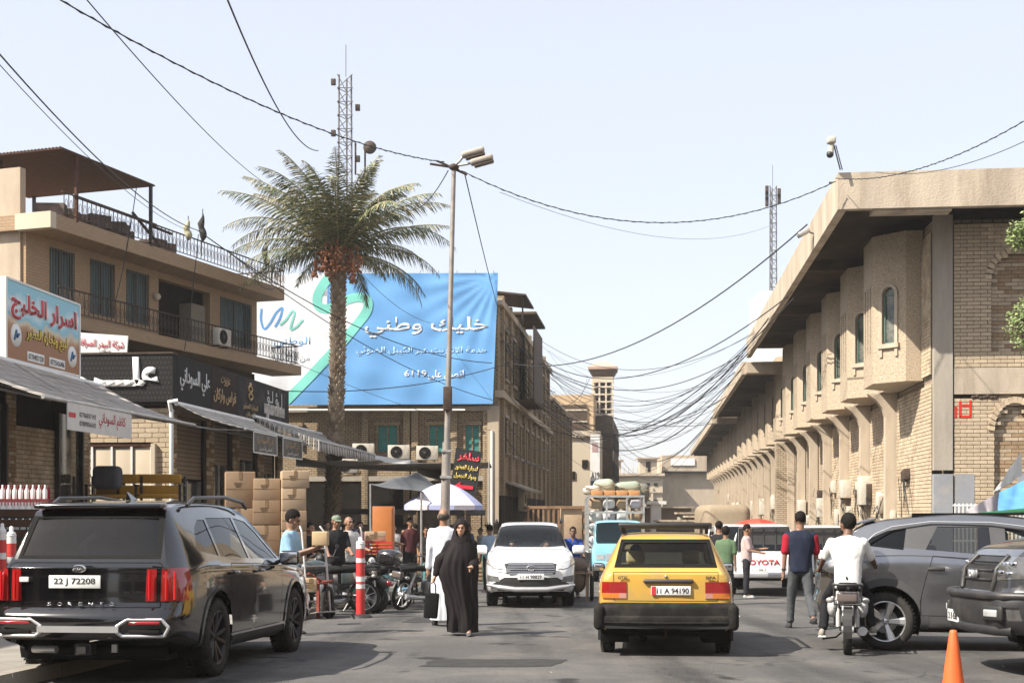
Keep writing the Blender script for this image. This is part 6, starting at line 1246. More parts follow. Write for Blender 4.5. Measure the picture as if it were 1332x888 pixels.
def van(label, name, px, Y, head, mt, w_=1.7, h_=1.9, L=4.4, scale=1, facing=1):
    S = dict(L=L, roof=[(0, 1.1), (.05, 1.3), (.2, h_ - .15), (.4, h_), (L - 1.5, h_), (L - 1.2, h_ - .08), (L - .55, 1.2), (L - .45, 1.12), (L - .1, 1.0), (L, .8)], belt=[(0, 1.0), (L - .6, 1.0), (L - .2, .95), (L, .7)], w=[(0, w_ * .46), (.2, w_ * .5), (L - .5, w_ * .5), (L, w_ * .43)], wt=[(0, w_ * .4), (.4, w_ * .42), (L - 1.3, w_ * .4), (L, w_ * .35)], bot=[(0, .4), (.5, .3), (L, .35)], ax=(.8, L - .8), wr=.33)
    r = vehicle(name, label, 'car' if h_ < 1.8 else 'van', P(px, 700, Y).x, Y, head, S, scale=scale); bm = carshell(S); ct = Cut(bm); dy = -L / 2
    ct.cut([(-w_ * .38, L - 1.2), (w_ * .38, L - 1.2), (w_ * .43, L - .6), (-w_ * .43, L - .6)], 'top', 'windscreen', cond=lambda c: c.z > 1.12)
    ct.cut([(-w_ * .4, 1.15), (w_ * .4, 1.15), (w_ * .37, h_ - .2), (-w_ * .37, h_ - .2)], 'rear', 'rear_window', cond=lambda c: c.y < .6)
    for a in (.5, L * .42): ct.both([(a, 1.1), (a + L * .3, 1.1), (a + L * .28, h_ - .25), (a, h_ - .25)], 'side_window')
    for s_ in (1, -1): ct.cut([(s_ * w_ * .26, .7), (s_ * w_ * .47, .7), (s_ * w_ * .47, .86), (s_ * w_ * .26, .84)], 'front', 'headlight:%d' % s_, cond=lambda c: c.y > L - .8)
    ct.cut([(-w_ * .22, .62), (w_ * .22, .62), (w_ * .22, .8), (-w_ * .22, .8)], 'front', 'grille', cond=lambda c: c.y > L - .8)
    arches(S, r, ct, dy); ct.split(r, {'windscreen': (G_dark, 0, None), 'rear_window': (G_dark, 0, None), 'side_window': (G_dark, 0, None), 'headlight:1': (M_clrl, .01, None), 'headlight:-1': (M_clrl, .01, None), 'grille': (M_blk, .004, None)}, dy, mt)
    for y in S['ax']:
        for x in (w_ * .43, -w_ * .43): wheel(r, x, y + dy, .33, .19, M_satin, 6)
    for s_ in (1, -1): MB().rbox((s_ * w_ * .44, dy - .02, .85), (.12, .06, .25), .02).build('tail_light', M_redl2, r)
    floor_plate(r, L, w_ * .45, .3); return r
van('white van facing the camera behind the taxi roof, right', 'white_van', 953, 46, math.pi - .1, PW, 1.65, 1.85, 4.3)
van('far white car facing the camera at the end of the parked row', 'white_car', 937, 72, math.pi, PW, 1.7, 1.5, 4.3)
van('small dark car near the end of the street', 'dark_car', 905, 90, math.pi, PD, 1.7, 1.5, 4.3)
van('silver car far down the street left of the dark one', 'silver_car', 886, 100, 0, mat('silver_paint', (.4, .4, .4), .3, .6, coat=.8), 1.7, 1.45, 4.3)
van('white car parked far along the market building', 'white_car', 925, 104, 0, PW, 1.7, 1.45, 4.3)
# ================================================================ people
def remesh(mb, name, vox, mt, smooth=4, fold=0., seed=0, dec=1.0):
    o = bpy.data.objects.new('x', mb.mesh('x', mt)); a = o.modifiers.new('r', 'REMESH'); a.mode = 'VOXEL'; a.voxel_size = vox; a.use_smooth_shade = True
    b = o.modifiers.new('s', 'SMOOTH'); b.factor = .5; b.iterations = smooth
    me = bake(o, name); me.materials.clear(); me.materials.append(mt)
    if fold:
        co = [v.co.copy() for v in me.vertices]; no = [v.normal.copy() for v in me.vertices]
        for v, c, n in zip(me.vertices, co, no):
            q = V((c.x * 9, c.y * 9, c.z * 4 + seed)); v.co = c + n * fold * (NZ.noise(q) * 1.2 + abs(NZ.noise(q * 2.3 + V((5, 1, seed)))) * .8 - .2)
        me.update()
    me.polygons.foreach_set('use_smooth', [True] * len(me.polygons)); return me
def cap(m, a, b, ra, rb, n=10):
    a, b = V(a), V(b); m.tube([a, b], [ra, rb], n); m.ell(a, ra, n, 6); m.ell(b, rb, n, 6)
SK = [mat('skin_a', (.44, .26, .18), .5, var=.06), mat('skin_b', (.27, .145, .09), .5, var=.06), mat('skin_dark', (.16, .085, .055), .5, var=.06)]
M_hair = mat('black_hair', (.010, .008, .007), .8, var=.4, scale=30, spec=.15); M_hgrey = mat('greying_hair', (.06, .055, .05), .8, var=.4, scale=30)
CLO = {}
def cloth(c, name=None):
    k = tuple(c)
    if k not in CLO: CLO[k] = mat(name or 'cloth_%d' % len(CLO), c, .85, var=.08, scale=6, bump=.2, fine=120)
    return CLO[k]
def person(label, X, Y, yaw, H=1.75, skin=0, shirt=(.6, .6, .6), pants=(.03, .03, .035), hair='short', sleeve='short', arms=None, legs=None, lean=0., head=(0, 0), shoes=(.05, .04, .04), vox=.012, z=None, hips=None, group=None, skirt=False, shoulders=1.0, cap_=None, belt=True, sleevecol=None, beard=False, hem=0.0):
    r = root('person', label, 'person', (X, Y, gz(Y) if z is None else z), yaw, group); k = H / 1.75
    arms = arms or [(5, 6, 12, 0), (-5, 6, 12, 0)]; legs = legs or [(0, 3, 0), (0, 3, 0)]
    hip = V((0, 0, .92 * k)) if hips is None else V(hips); Ln = MX.Rotation(R(lean), 3, 'X')            # lean forward is towards -y
    up = lambda x, y, z_: hip + Ln @ V((x * k, y * k, z_ * k))
    def limb(o, f, out, s, L): return o + V((math.sin(R(out)) * s, -math.sin(R(f)) * math.cos(R(out)), -math.cos(R(f)) * math.cos(R(out)))) * L * k
    B, S_, P_ = MB(), MB(), MB(); J = {}
    for s, (f, o, b) in zip((1, -1), legs):
        h = hip + V((s * .09 * k, 0, -.02 * k)); kn = limb(h, f, o, s, .43); an = limb(kn, f - b, o * .3, s, .41); J['an', s] = an
        cap(B, h, kn, .075 * k, .052 * k); cap(B, kn, an, .05 * k, .038 * k)
        if not skirt: cap(P_, h, kn, .098 * k, .068 * k); cap(P_, kn, an + (kn - an) * .1, .068 * k, .055 * k); P_.ell(an + (kn - an) * .12, (.062 * k, .066 * k, .05 * k))
        sh = MB(); fr = V((0, -1, 0)); ft = R(-(f - b)) * .6; rt = MX.Rotation(ft if b > 30 else 0, 3, 'X'); cc = an + rt @ V((s * .01, -.06 * k, -.05 * k))
        sh.ell(cc + rt @ V((0, -.03, 0)), (.048 * k, .12 * k, .04 * k), 12, 8, 0, rt); sh.ell(cc + rt @ V((0, .07, .015)), (.04 * k, .055 * k, .055 * k), 12, 8, 0, rt); sh.box(cc + rt @ V((0, -.01, -.03)), (.085 * k, .24 * k, .02), rt, 1)
        sh.build('shoe', [cloth(shoes), M_white if sum(shoes) > .3 else M_rub], r); cap(B, an, an + rt @ V((0, -.1 * k, -.045 * k)), .038 * k, .03 * k)
    P_.ell(hip + V((0, 0, .0)), (.165 * k, .12 * k, .13 * k)); B.ell(hip, (.14 * k, .1 * k, .12 * k)); 
    B.ell(up(0, 0, .16), (.13 * k, .095 * k, .17 * k), rot=Ln); B.ell(up(0, 0, .40), (.155 * k * shoulders, .105 * k, .17 * k), rot=Ln)
    tv = []; TR_ = [(-.07 - hem, .15, .11), (-.05 - hem, .172, .13), (.08, .170, .128), (.2, .170, .126), (.33, .182 * shoulders, .126), (.42, .190 * shoulders, .118), (.48, .180 * shoulders, .098), (.52, .125 * shoulders, .078), (.545, .075, .066)]
    for (zz, rx, ry) in TR_:
        for q in range(24): a_ = q * math.pi / 12; tv.append(up(rx * abs(math.cos(a_)) ** .8 * (1 if math.cos(a_) > 0 else -1), ry * abs(math.sin(a_)) ** .85 * (1 if math.sin(a_) > 0 else -1), zz))
    S_.add(tv, [(i * 24 + q, i * 24 + (q + 1) % 24, (i + 1) * 24 + (q + 1) % 24, (i + 1) * 24 + q) for i in range(len(TR_) - 1) for q in range(24)], 0, True); S_.add(tv[:24], [list(range(24))]); S_.add(tv[-24:], [list(range(24))])
    for s, a in zip((1, -1), arms):
        f, o, b, w_ = a; sh = up(s * .175 * shoulders, 0, .462); el = limb(sh, f, o, s, .28); wr = limb(el, f + b, o * .4 - w_, s, .255); J['wr', s] = wr; J['el', s] = el
        cap(B, sh, el, .05 * k, .038 * k); cap(B, el, wr, .038 * k, .026 * k); d = (wr - el).normalized(); B.ell(sh, .055 * k)
        e2 = sh.lerp(el, .82); cap(S_, sh, e2, .064 * k, .062 * k)
        if sleeve == 'long': cap(S_, e2, el, .06 * k, .052 * k); cap(S_, el, el.lerp(wr, .93), .052 * k, .042 * k)
        sd = V((0, 0, 1)).cross(d); sd = sd.normalized() if sd.length > .2 else V((0, 1, 0)); nn = d.cross(sd).normalized()
        fw = V((0, -1, 0)) if abs(d.y) < .7 else V((s * -1, 0, 0)); fw = (fw - d * fw.dot(d)).normalized(); th = d.cross(fw).normalized()
        pc = wr + d * .045 * k; cap(B, wr, pc + d * .03 * k, .026 * k, .032 * k)
        for i in range(5):
            if i < 4: q = pc + fw * (.03 - .02 * i) * k + d * .025 * k; l_ = (.07, .08, .075, .06)[i] * k; m_ = q + d * l_ * .55; c_ = m_ + (d * .75 - th * .6 * s).normalized() * l_ * .5; cap(B, q, m_, .0105 * k, .0095 * k, 6); cap(B, m_, c_, .0095 * k, .008 * k, 6)
            else: q = wr + d * .03 * k + fw * .02 * k; c_ = q + (d * .6 + fw).normalized() * .055 * k; cap(B, q, c_, .013 * k, .01 * k, 6)
    nb = up(0, -.0, .52); hy, hp = head; RH = MX.Rotation(R(hy), 3, 'Z') @ MX.Rotation(R(hp), 3, 'X'); hc = up(0, -.02, .69); HD = lambda x, y, z_: hc + RH @ V((x * k, y * k, z_ * k))
    cap(B, nb, hc + RH @ V((0, .02, -.06)) * k, .062 * k, .056 * k)
    B.ell(HD(0, .012, .022), (.077 * k, .097 * k, .1 * k), 16, 12, rot=RH); B.ell(HD(0, -.03, -.045), (.058 * k, .066 * k, .072 * k), 14, 10, rot=RH); B.ell(HD(0, -.05, -.095), (.032 * k, .034 * k, .028 * k), rot=RH)
    B.tube([HD(0, -.088, .025), HD(0, -.108, -.02)], [.009 * k, .017 * k], 8); B.ell(HD(0, -.104, -.022), (.018 * k, .016 * k, .013 * k)); B.ell(HD(0, -.09, .038), (.055 * k, .016 * k, .012 * k), rot=RH)
    B.ell(HD(0, -.088, -.06), (.026 * k, .012 * k, .007 * k), rot=RH); B.ell(HD(0, -.086, -.072), (.022 * k, .012 * k, .008 * k), rot=RH)
    for s in (1, -1): B.ell(HD(s * .08, .005, -.005), (.012 * k, .022 * k, .034 * k), rot=RH); B.ell(HD(s * .045, -.062, -.015), (.022 * k, .02 * k, .022 * k))
    body = inst(remesh(B, 'body', min(vox, .010), SK[skin], 2), 'body', r)
    ey = MB()
    for s in (1, -1): ey.ell(HD(s * .031, -.087, .018), (.013 * k, .008 * k, .007 * k), 8, 6); ey.ell(HD(s * .032, -.094, .043), (.02 * k, .006 * k, .004 * k), 8, 6)
    ey.build('eyes_and_brows', M_hair, body)
    if beard: MB().ell(HD(0, -.045, -.085), (.058 * k, .062 * k, .045 * k), 12, 8, 0, RH).ell(HD(0, -.098, -.045), (.03 * k, .01 * k, .006 * k), 8, 5, 0, RH).build('beard', M_hair, body)
    if hair == 'short' or hair == 'thin' or hair == 'thick':
        hb = MB(); t = .012 if hair == 'thick' else .003
        if hair != 'thin': hb.ell(HD(0, .022, .04), ((.082 + t) * k, (.098 + t) * k, (.098 + t * 1.5) * k), 16, 12, 0, RH)
        else: hb.ell(HD(0, .045, .0), (.083 * k, .075 * k, .065 * k), 16, 12, 0, RH)
        hm = remesh(hb, 'hair', .009, M_hair if hair != 'thin' else M_hgrey, 1, .004, 3)
        bm = bmesh.new(); bm.from_mesh(hm); ln = RH.inverted()
        dl = [v for v in bm.verts if (lambda q: q.y < -.052 and q.z < .075 or q.z < (-.055 if q.y > .02 else -.01) or (q.y < -.01 and q.z < .03))(ln @ (v.co - hc) / k)]
        bmesh.ops.delete(bm, geom=dl, context='VERTS'); bm.to_mesh(hm); bm.free(); inst(hm, 'hair', r)
    if cap_: 
        c2 = MB(); c2.ell(HD(0, .01, .05), (.088 * k, .103 * k, .085 * k), 16, 10, 0, RH); cm_ = remesh(c2, 'cap', .01, cloth(cap_), 2); bm = bmesh.new(); bm.from_mesh(cm_); bmesh.ops.delete(bm, geom=[v for v in bm.verts if (RH.inverted() @ (v.co - hc)).z < .035 * k], context='VERTS'); bm.to_mesh(cm_); bm.free(); cp_ = inst(cm_, 'cap', r)
        MB().ell(HD(0, -.115, .045), (.07 * k, .06 * k, .008 * k), 12, 6, 0, RH).build('cap_peak', cloth(cap_), cp_)
    inst(remesh(S_, 'shirt', max(vox, .014), cloth(shirt), 4, .010, len(label)), 'shirt', r)
    if sleevecol:
        q = MB()
        for s, a in zip((1, -1), arms): sh = up(s * .175 * shoulders, 0, .462); el = J['el', s]; cap(q, sh + (el - sh) * .1, sh.lerp(el, .84), .07 * k, .067 * k)
        inst(remesh(q, 'sleeves', .012, cloth(sleevecol), 3, .006), 'sleeves', r)
    if not skirt: inst(remesh(P_, 'trousers', max(vox, .014), cloth(pants), 4, .012, len(label) * 2), 'trousers', r)
    J['root'] = r; J['up'] = up; J['head'] = hc; return J
def robe(r, prof, mt, name='robe', folds=11, amp=.02, n=72, seed=0):     # prof: (z, cx, cy, rx, ry)
    m = MB(); vs = []; K = 46; zs = [p[0] for p in prof]
    for i in range(K + 1):
        z = zs[0] + (zs[-1] - zs[0]) * i / K; cx_, cy_, rx, ry = [pchip([(p[0], p[j]) for p in prof], z) for j in (1, 2, 3, 4)]; fz = max(0, min(1, (1.35 - z) / .9))
        for k in range(n):
            a = 2 * math.pi * k / n; q = V((math.cos(a) * 1.5, math.sin(a) * 1.5, z * 1.1 + seed)); f = amp * fz * (math.sin(a * folds + 2.2 * NZ.noise(q) + z * 1.5) * .6 + 1.6 * NZ.noise(q * 2.2) + .5 * math.sin(a * (folds * 2 + 3) + z * 3)) + .006 * NZ.noise(q * 6)
            vs.append((cx_ + (rx + f) * math.cos(a), cy_ + (ry + f) * math.sin(a), z))
    m.add(vs, [(i * n + k, i * n + (k + 1) % n, (i + 1) * n + (k + 1) % n, (i + 1) * n + k) for i in range(K) for k in range(n)], 0, True); m.add([vs[K * n + k] for k in range(n)], [list(range(n))], 0, True); return m.build(name, mt, r)
M_aby = mat('black_abaya_cloth', (.018, .015, .016), .75, var=.15, scale=3)
# woman in the black abaya
J = person('woman in a long black abaya walking towards the camera with a black bag', 17.9 * 0 + P(600, 0, 18.5).x, 18.5, 0, 1.64, 0, shirt=(.02, .018, .02), pants=(.02, .02, .02), hair='none', sleeve='long', arms=[(8, 6, 70, 10), (2, 30, 10, -6)], legs=[(14, 3, 8), (-10, 3, 22)], head=(-4, 4), shoes=(.10, .10, .10), vox=.011)
wm = J['root']
ab = robe(wm, [(.05, .03, 0, .20, .18), (.25, .03, 0, .20, .18), (.5, .0, 0, .215, .18), (.75, -.04, 0, .25, .19), (.9, -.05, 0, .28, .2), (1.05, -.04, 0, .265, .2), (1.2, -.01, 0, .225, .175), (1.3, .0, .0, .17, .145), (1.37, .0, .012, .135, .125), (1.4, .0, .02, .10, .10)], M_aby, 'abaya', 8, .03)
hd_ = MB(); hc = J['head']; hd_.ell(hc + V((0, .028, .012)), (.108, .125, .138), 20, 16); hd_.tube([hc + V((0, .02, -.02)), hc + V((0, .03, -.2))], [.112, .16], 18); hm = remesh(hd_, 'headscarf', .009, M_aby, 3, .006, 2)
bm = bmesh.new(); bm.from_mesh(hm); bmesh.ops.delete(bm, geom=[v for v in bm.verts if v.co.y < hc.y - .035 and ((v.co.x - hc.x) / .074) ** 2 + ((v.co.z - hc.z + .022) / .1) ** 2 < 1], context='VERTS'); bm.to_mesh(hm); bm.free(); inst(hm, 'headscarf', wm)
sl = MB(); cap(sl, J['up'](-.10, 0, .36), J['el', -1], .085, .09); cap(sl, J['el', -1], J['wr', -1].lerp(J['el', -1], .12), .09, .05); cap(sl, J['up'](.09, 0, .36), J['el', 1], .08, .075); cap(sl, J['el', 1], J['wr', 1], .07, .055); inst(remesh(sl, 'abaya_sleeves', .012, M_aby, 6, .012), 'abaya_sleeves', wm)
MB().tube([J['wr', 1] + V((-.02, -.02, 0)), J['wr', 1] + V((-.03, -.03, -.08))], [.03, .01], 8).build('ring_hand', SK[0], wm)
bp = wm.matrix_world @ (J['wr', -1] + V((-.02, 0, -.1)))
bg_ = root('black_handbag', 'black handbag hanging from the hand of the woman in the abaya', 'bag', (bp.x - .03, bp.y, bp.z - .32)); MB().rbox((0, 0, 0), (.2, .1, .36), .03, MX.Rotation(.08, 3, 'Y'), 0, 3).build('bag_body', cloth((.012, .012, .013)), bg_); MB().tube([(-.05, 0, .17), (-.03, 0, .3), (.03, 0, .34), (.06, 0, .28), (.06, 0, .17)], .01, 6).build('handle', M_blk, bg_)
# man in white thobe, back to the camera
J = person('balding man in a long pale thobe walking away beside the lamp post', P(577, 0, 20.5).x, 20.5, math.pi + .1, 1.86, 1, shirt=(.66, .69, .74), hair='thin', sleeve='long', arms=[(-6, 8, 10, 0), (6, 8, 12, 0)], legs=[(12, 2, 4), (-8, 2, 18)], shoes=(.03, .03, .03), vox=.012)
robe(J['root'], [(.1, 0, 0, .21, .17), (.5, 0, 0, .19, .155), (.9, 0, 0, .185, .15), (1.15, 0, 0, .18, .14), (1.35, 0, 0, .17, .12), (1.5, 0, 0, .10, .08)], cloth((.66, .69, .74)), 'thobe', 7, .014)
# navy shirted man walking away
J = person('man in a navy t-shirt with red sleeves and grey jeans walking away', P(1041, 0, 19.9).x, 19.9, math.pi - .05, 1.79, 1, shirt=(.02, .025, .045), sleevecol=(.33, .015, .03), pants=(.075, .08, .085), hair='short', arms=[(-4, 8, 10, 0), (4, 9, 14, 0)], legs=[(10, 4, 2), (-14, 4, 30)], shoes=(.05, .05, .055), vox=.011, shoulders=1.1, hem=.02)
MB().lathe([(.036, -.015), (.036, .015)], J['wr', 1].lerp(J['el', 1], .1), 'z', 12).build('watch', M_blk, J['root'])
# rider
RX, RY = P(1106, 0, 15.75).x, 15.75
J = person('bearded rider in a white t-shirt on the small motorcycle with one foot down', RX - .03, RY - .0, math.pi - .2, 1.68, 2, shirt=(.74, .74, .72), pants=(.02, .02, .023), hair='thick', arms=[(38, 18, 22, -2), (32, 24, 30, -4)], legs=[(52, 22, 66), (60, 24, 62)], hips=(0, 0, .88), lean=6, head=(38, 0), shoes=(.3, .28, .24), vox=.011, shoulders=1.12, beard=True, hem=.05)
# ---------------- motorcycles
def motorcycle(label, X, Y, head, paintc=(.02, .02, .02), name='motorcycle', rack=True, lean=0, group=None):
    r = root(name, label, 'motorcycle', (X, Y, gz(Y)), head, group); r.matrix_world = r.matrix_world @ MX.Rotation(lean, 4, 'Y'); pm = cloth(paintc) if False else mat('bike_paint', paintc, .25, coat=.8, dirt=((.25, .2, .15), .3, 3))
    for y, n_ in ((-.63, 'wheel'), (.63, 'wheel')):
        t = MB(); t.lathe([(.235, -.035), (.27, -.05), (.295, -.04), (.305, 0), (.295, .04), (.27, .05), (.235, .035), (.235, -.035)], axis='x', n=36); w_ = t.build('wheel', M_tyre, r, (0, y, .305)); k_ = MB()
        k_.lathe([(.235, -.03), (.222, 0), (.235, .03)], axis='x', n=30); k_.tube([(-.07, 0, 0), (.07, 0, 0)], .045, 12)
        for i in range(9): a = i * math.pi * 2 / 9; k_.tube([(0, 0, 0), (0, math.cos(a) * .23, math.sin(a) * .23)], .007, 5)
        k_.build('rim', M_satin, w_)
    MB().rbox((0, .1, .42), (.22, .3, .26), .05, None, 0, 3).rbox((0, .18, .62), (.16, .18, .2), .04).tube([(.1, .1, .36), (.19, .1, .36)], .07, 12).tube([(-.1, .1, .36), (-.17, .1, .36)], .08, 12).build('engine', mm('engine_alloy', (.2, .2, .2), .5, .6, var=.3), r)
    MB().tube([(.0, .55, .9), (0, .35, .82), (0, -.4, .74), (0, -.75, .8)], .02, 8).tube([(0, .5, .85), (0, .3, .35), (0, -.2, .3), (0, -.25, .72)], .02, 8).tube([(-.08, -.63, .3), (-.08, -.1, .34)], .018).tube([(.08, -.63, .3), (.08, -.1, .34)], .018).build('frame', M_blk, r)
    MB().ell((0, .28, .86), (.13, .27, .13), 16, 10).build('fuel_tank', pm, r); MB().rbox((0, -.3, .80), (.25, .72, .1), .045, MX.Rotation(-.04, 3, 'X'), 0, 3).build('seat', cloth((.015, .015, .015)), r)
    MB().rbox((.1, -.36, .64), (.03, .36, .2), .03).rbox((-.1, -.36, .64), (.03, .36, .2), .03).build('side_panel', pm, r)
    MB().tube([(.09, .66, .3), (.09, .52, .88)], .022, 8).tube([(-.09, .66, .3), (-.09, .52, .88)], .022, 8).build('front_fork', M_chrome, r); MB().tube([(-.36, .36, 1.04), (-.2, .44, 1.0), (0, .5, .96), (.2, .44, 1.0), (.36, .36, 1.04)], .013, 8).tube([(-.37, .35, 1.045), (-.26, .41, 1.02)], .02).tube([(.37, .35, 1.045), (.26, .41, 1.02)], .02).build('handlebar', M_blk, r)
    MB().ell((0, .66, .88), (.1, .08, .1)).build('headlight', M_clrl, r); MB().lathe([(.33, -.06), (.345, 0), (.33, .06)], (0, .63, .305), 'x', 30).build('front_mudguard', M_blk, r) if False else None
    pts = [(0, -.63 - math.sin(a) * .36, .305 + math.cos(a) * .36) for a in [R(q) for q in range(-30, 110, 12)]]; mg = MB()
    for i in range(len(pts) - 1): a, b = V(pts[i]), V(pts[i + 1]); mg.quad(a - V((.05, 0, 0)), a + V((.05, 0, 0)), b + V((.05, 0, 0)), b - V((.05, 0, 0)))
    mg.build('rear_mudguard', M_blk, r)
    MB().tube([(.12, .25, .25), (.15, -.2, .24), (.17, -.75, .3)], [.025, .045, .055], 10).build('exhaust', M_satin, r); MB().tube([(.11, -.6, .33), (.11, -.42, .74)], .03, 8).tube([(-.11, -.6, .33), (-.11, -.42, .74)], .03, 8).build('rear_shocks', M_galv, r)
    MB().tube([(-.28, .1, .3), (.28, .1, .3)], .02, 6).tube([(-.22, -.35, .32), (.22, -.35, .32)], .016, 6).tube([(.0, .02, .28), (-.14, -.05, .16), (-.3, -.1, .14)], .012).build('footrests', M_rub, r)
    MB().rbox((0, -.82, .70), (.24, .1, .13), .03, None, 0, 3).build('tail_lamp', mm('smoky_lens', (.14, .11, .1), .2, coat=1), r); MB().rbox((0, -.83, .54), (.13, .02, .12), .01).build('number_plate', M_plate, r); text('6', .07, mm('plate_navy', (.02, .04, .15), .5), r, (0, -.842, .54), ext=.003)
    for s in (1, -1): MB().ell((s * .2, -.76, .66), (.05, .04, .035)).tube([(s * .08, -.76, .68), (s * .16, -.76, .66)], .008).build('turn_signal', M_orl if s > 5 else M_galv, r)
    if rack: MB().tube([(-.16, -.5, .84), (-.17, -.86, .84), (-.13, -.93, .85), (.13, -.93, .85), (.17, -.86, .84), (.16, -.5, .84)], .014, 8).tube([(-.16, -.88, .84), (-.15, -.9, .62), (.15, -.9, .62), (.16, -.88, .84)], .012, 6).tube([(-.05, -.9, .85), (-.05, -.5, .84)], .009).tube([(.05, -.9, .85), (.05, -.5, .84)], .009).build('luggage_rack', M_blk, r)
    return r
mc = motorcycle('small black motorcycle seen from directly behind under the white shirted rider', RX + .06, RY + .35, -R(14.5))
for s in (1, -1): MB().ell((s * .17, -.42, .56), (.07, .16, .13), 10, 8).build('plastic_bag_wrap', mm('crumpled_plastic', (.5, .5, .5), .3, var=.2, bump=.8), mc)
def scooter(label, X, Y, head, col, case=True, kick=.1, group=None, grey=(.03, .03, .03)):
    r = root('scooter', label, 'scooter', (X, Y, gz(Y)), head, group); r.matrix_world = r.matrix_world @ MX.Rotation(kick, 4, 'Y'); pm = mat('scooter_paint', col, .3, coat=.7, dirt=((.25, .2, .15), .35, 3)); gm = mm('scooter_plastic', (.03, .03, .032), .55, dirt=((.2, .16, .12), .4, 4))
    for y in (-.58, .62):
        w_ = MB().lathe([(.13, -.05), (.2, -.06), (.24, -.04), (.25, 0), (.24, .04), (.2, .06), (.13, .05), (.13, -.05)], axis='x', n=30).build('wheel', M_tyre, r, (0, y, .25)); k_ = MB().lathe([(0, -.04), (.05, -.045), (.12, -.01), (.14, .03)], axis='x', n=20)
        for i in range(5): a = i * 1.2566; k_.tube([(0, 0, 0), (0, math.cos(a) * .13, math.sin(a) * .13)], .018, 5)
        k_.build('rim', M_satin, w_)
    b = MB(); b.ell((0, -.45, .56), (.15, .42, .17), 18, 12).rbox((0, -.3, .42), (.24, .5, .24), .08, None, 0, 3); b.build('rear_body', pm, r)
    MB().ell((0, -.38, .76), (.16, .42, .09), 16, 8).build('seat', cloth((.02, .02, .02)), r); MB().rbox((0, .12, .27), (.3, .5, .08), .03).build('footboard', gm, r)
    MB().add([(-.2, .36, .3), (.2, .36, .3), (.21, .5, .9), (-.21, .5, .9), (-.14, .46, .3), (.14, .46, .3), (.13, .62, .9), (-.13, .62, .9)], [(0, 1, 2, 3), (4, 7, 6, 5), (0, 3, 7, 4), (1, 5, 6, 2), (3, 2, 6, 7), (0, 4, 5, 1)]).build('front_shield', pm, r, bevel=.03)
    MB().ell((0, .6, .98), (.14, .12, .1)).build('head_cowl', gm, r); MB().ell((0, .69, .96), (.09, .05, .07)).build('headlight', M_clrl, r)
    MB().tube([(-.33, .42, 1.04), (-.12, .52, 1.02), (.12, .52, 1.02), (.33, .42, 1.04)], .014, 8).tube([(-.2, .48, 1.03), (-.28, .46, 1.2)], .008).tube([(.2, .48, 1.03), (.28, .46, 1.2)], .008).ell((-.3, .46, 1.24), (.06, .015, .045)).ell((.3, .46, 1.24), (.06, .015, .045)).build('handlebar', M_blk, r)
    MB().tube([(.07, .62, .25), (.06, .56, .7)], .022, 8).tube([(-.07, .62, .25), (-.06, .56, .7)], .022, 8).build('front_fork', M_satin, r); MB().ell((0, .63, .42), (.09, .24, .1), 14, 8).build('front_mudguard', pm, r)
    MB().tube([(.1, -.2, .2), (.16, -.4, .22), (.17, -.75, .3)], [.03, .05, .055], 10).build('exhaust', M_satin, r); MB().rbox((0, -.3, .28), (.2, .4, .18), .05).tube([(0, -.05, .25), (-.15, -.0, .02)], .015).build('engine', M_galv, r); MB().rbox((0, -.85, .55), (.2, .08, .1), .03).build('tail_lamp', M_redl2, r)
    MB().tube([(-.12, -.6, .84), (-.12, -.95, .86), (.12, -.95, .86), (.12, -.6, .84)], .014, 8).build('luggage_rack', M_blk, r)
    if case: MB().rbox((0, -.82, 1.02), (.42, .42, .3), .12, None, 0, 4).build('top_case', mm('gloss_black_case', (.015, .015, .016), .12, coat=1), r)
    return r
p = P(452, 0, 24.2); s1 = scooter('black scooter with a glossy top case parked beside the red and white post', p.x, 24.2, R(68), (.03, .035, .035))
p = P(508, 0, 25.2); s2 = scooter('second scooter with teal body panels parked between the post and the walking woman', p.x + .25, 25.6, R(-62), (.06, .2, .2), case=False, kick=-.1); MB().ell((0, -.1, .36), (.17, .3, .06), 14, 6).build('blue_plastic_cover', mm('light_blue_plastic', (.15, .4, .6), .4), s2)
scooter('grey scooter standing just behind the red and white post', P(482, 0, 26).x, 26.2, R(75), (.12, .13, .14), case=False, kick=.08)
scooter('black scooter with raised mirrors between the teal scooter and the walking man', P(540, 0, 27).x, 27.2, R(-70), (.02, .02, .022), case=False, kick=-.12)
motorcycle('black motorcycle nearest the walking man with the thobe, nose to the street', P(548, 0, 25.6).x, 25.6, R(-35), (.03, .03, .03), lean=.12)
scooter('small dark scooter half hidden behind the handcart', P(405, 0, 25).x, 25.2, R(80), (.05, .05, .055), case=False, kick=.1)
motorcycle('dark motorcycle with chrome bars behind the silver hand truck', P(440, 0, 26).x, 26.6, R(-65), (.04, .04, .045), lean=-.1)
p = P(420, 0, 23.2); motorcycle('dark motorcycle with silver fork parked nearest the black suv bonnet', p.x + .12, 23.4, R(115), (.03, .05, .05), lean=.14)
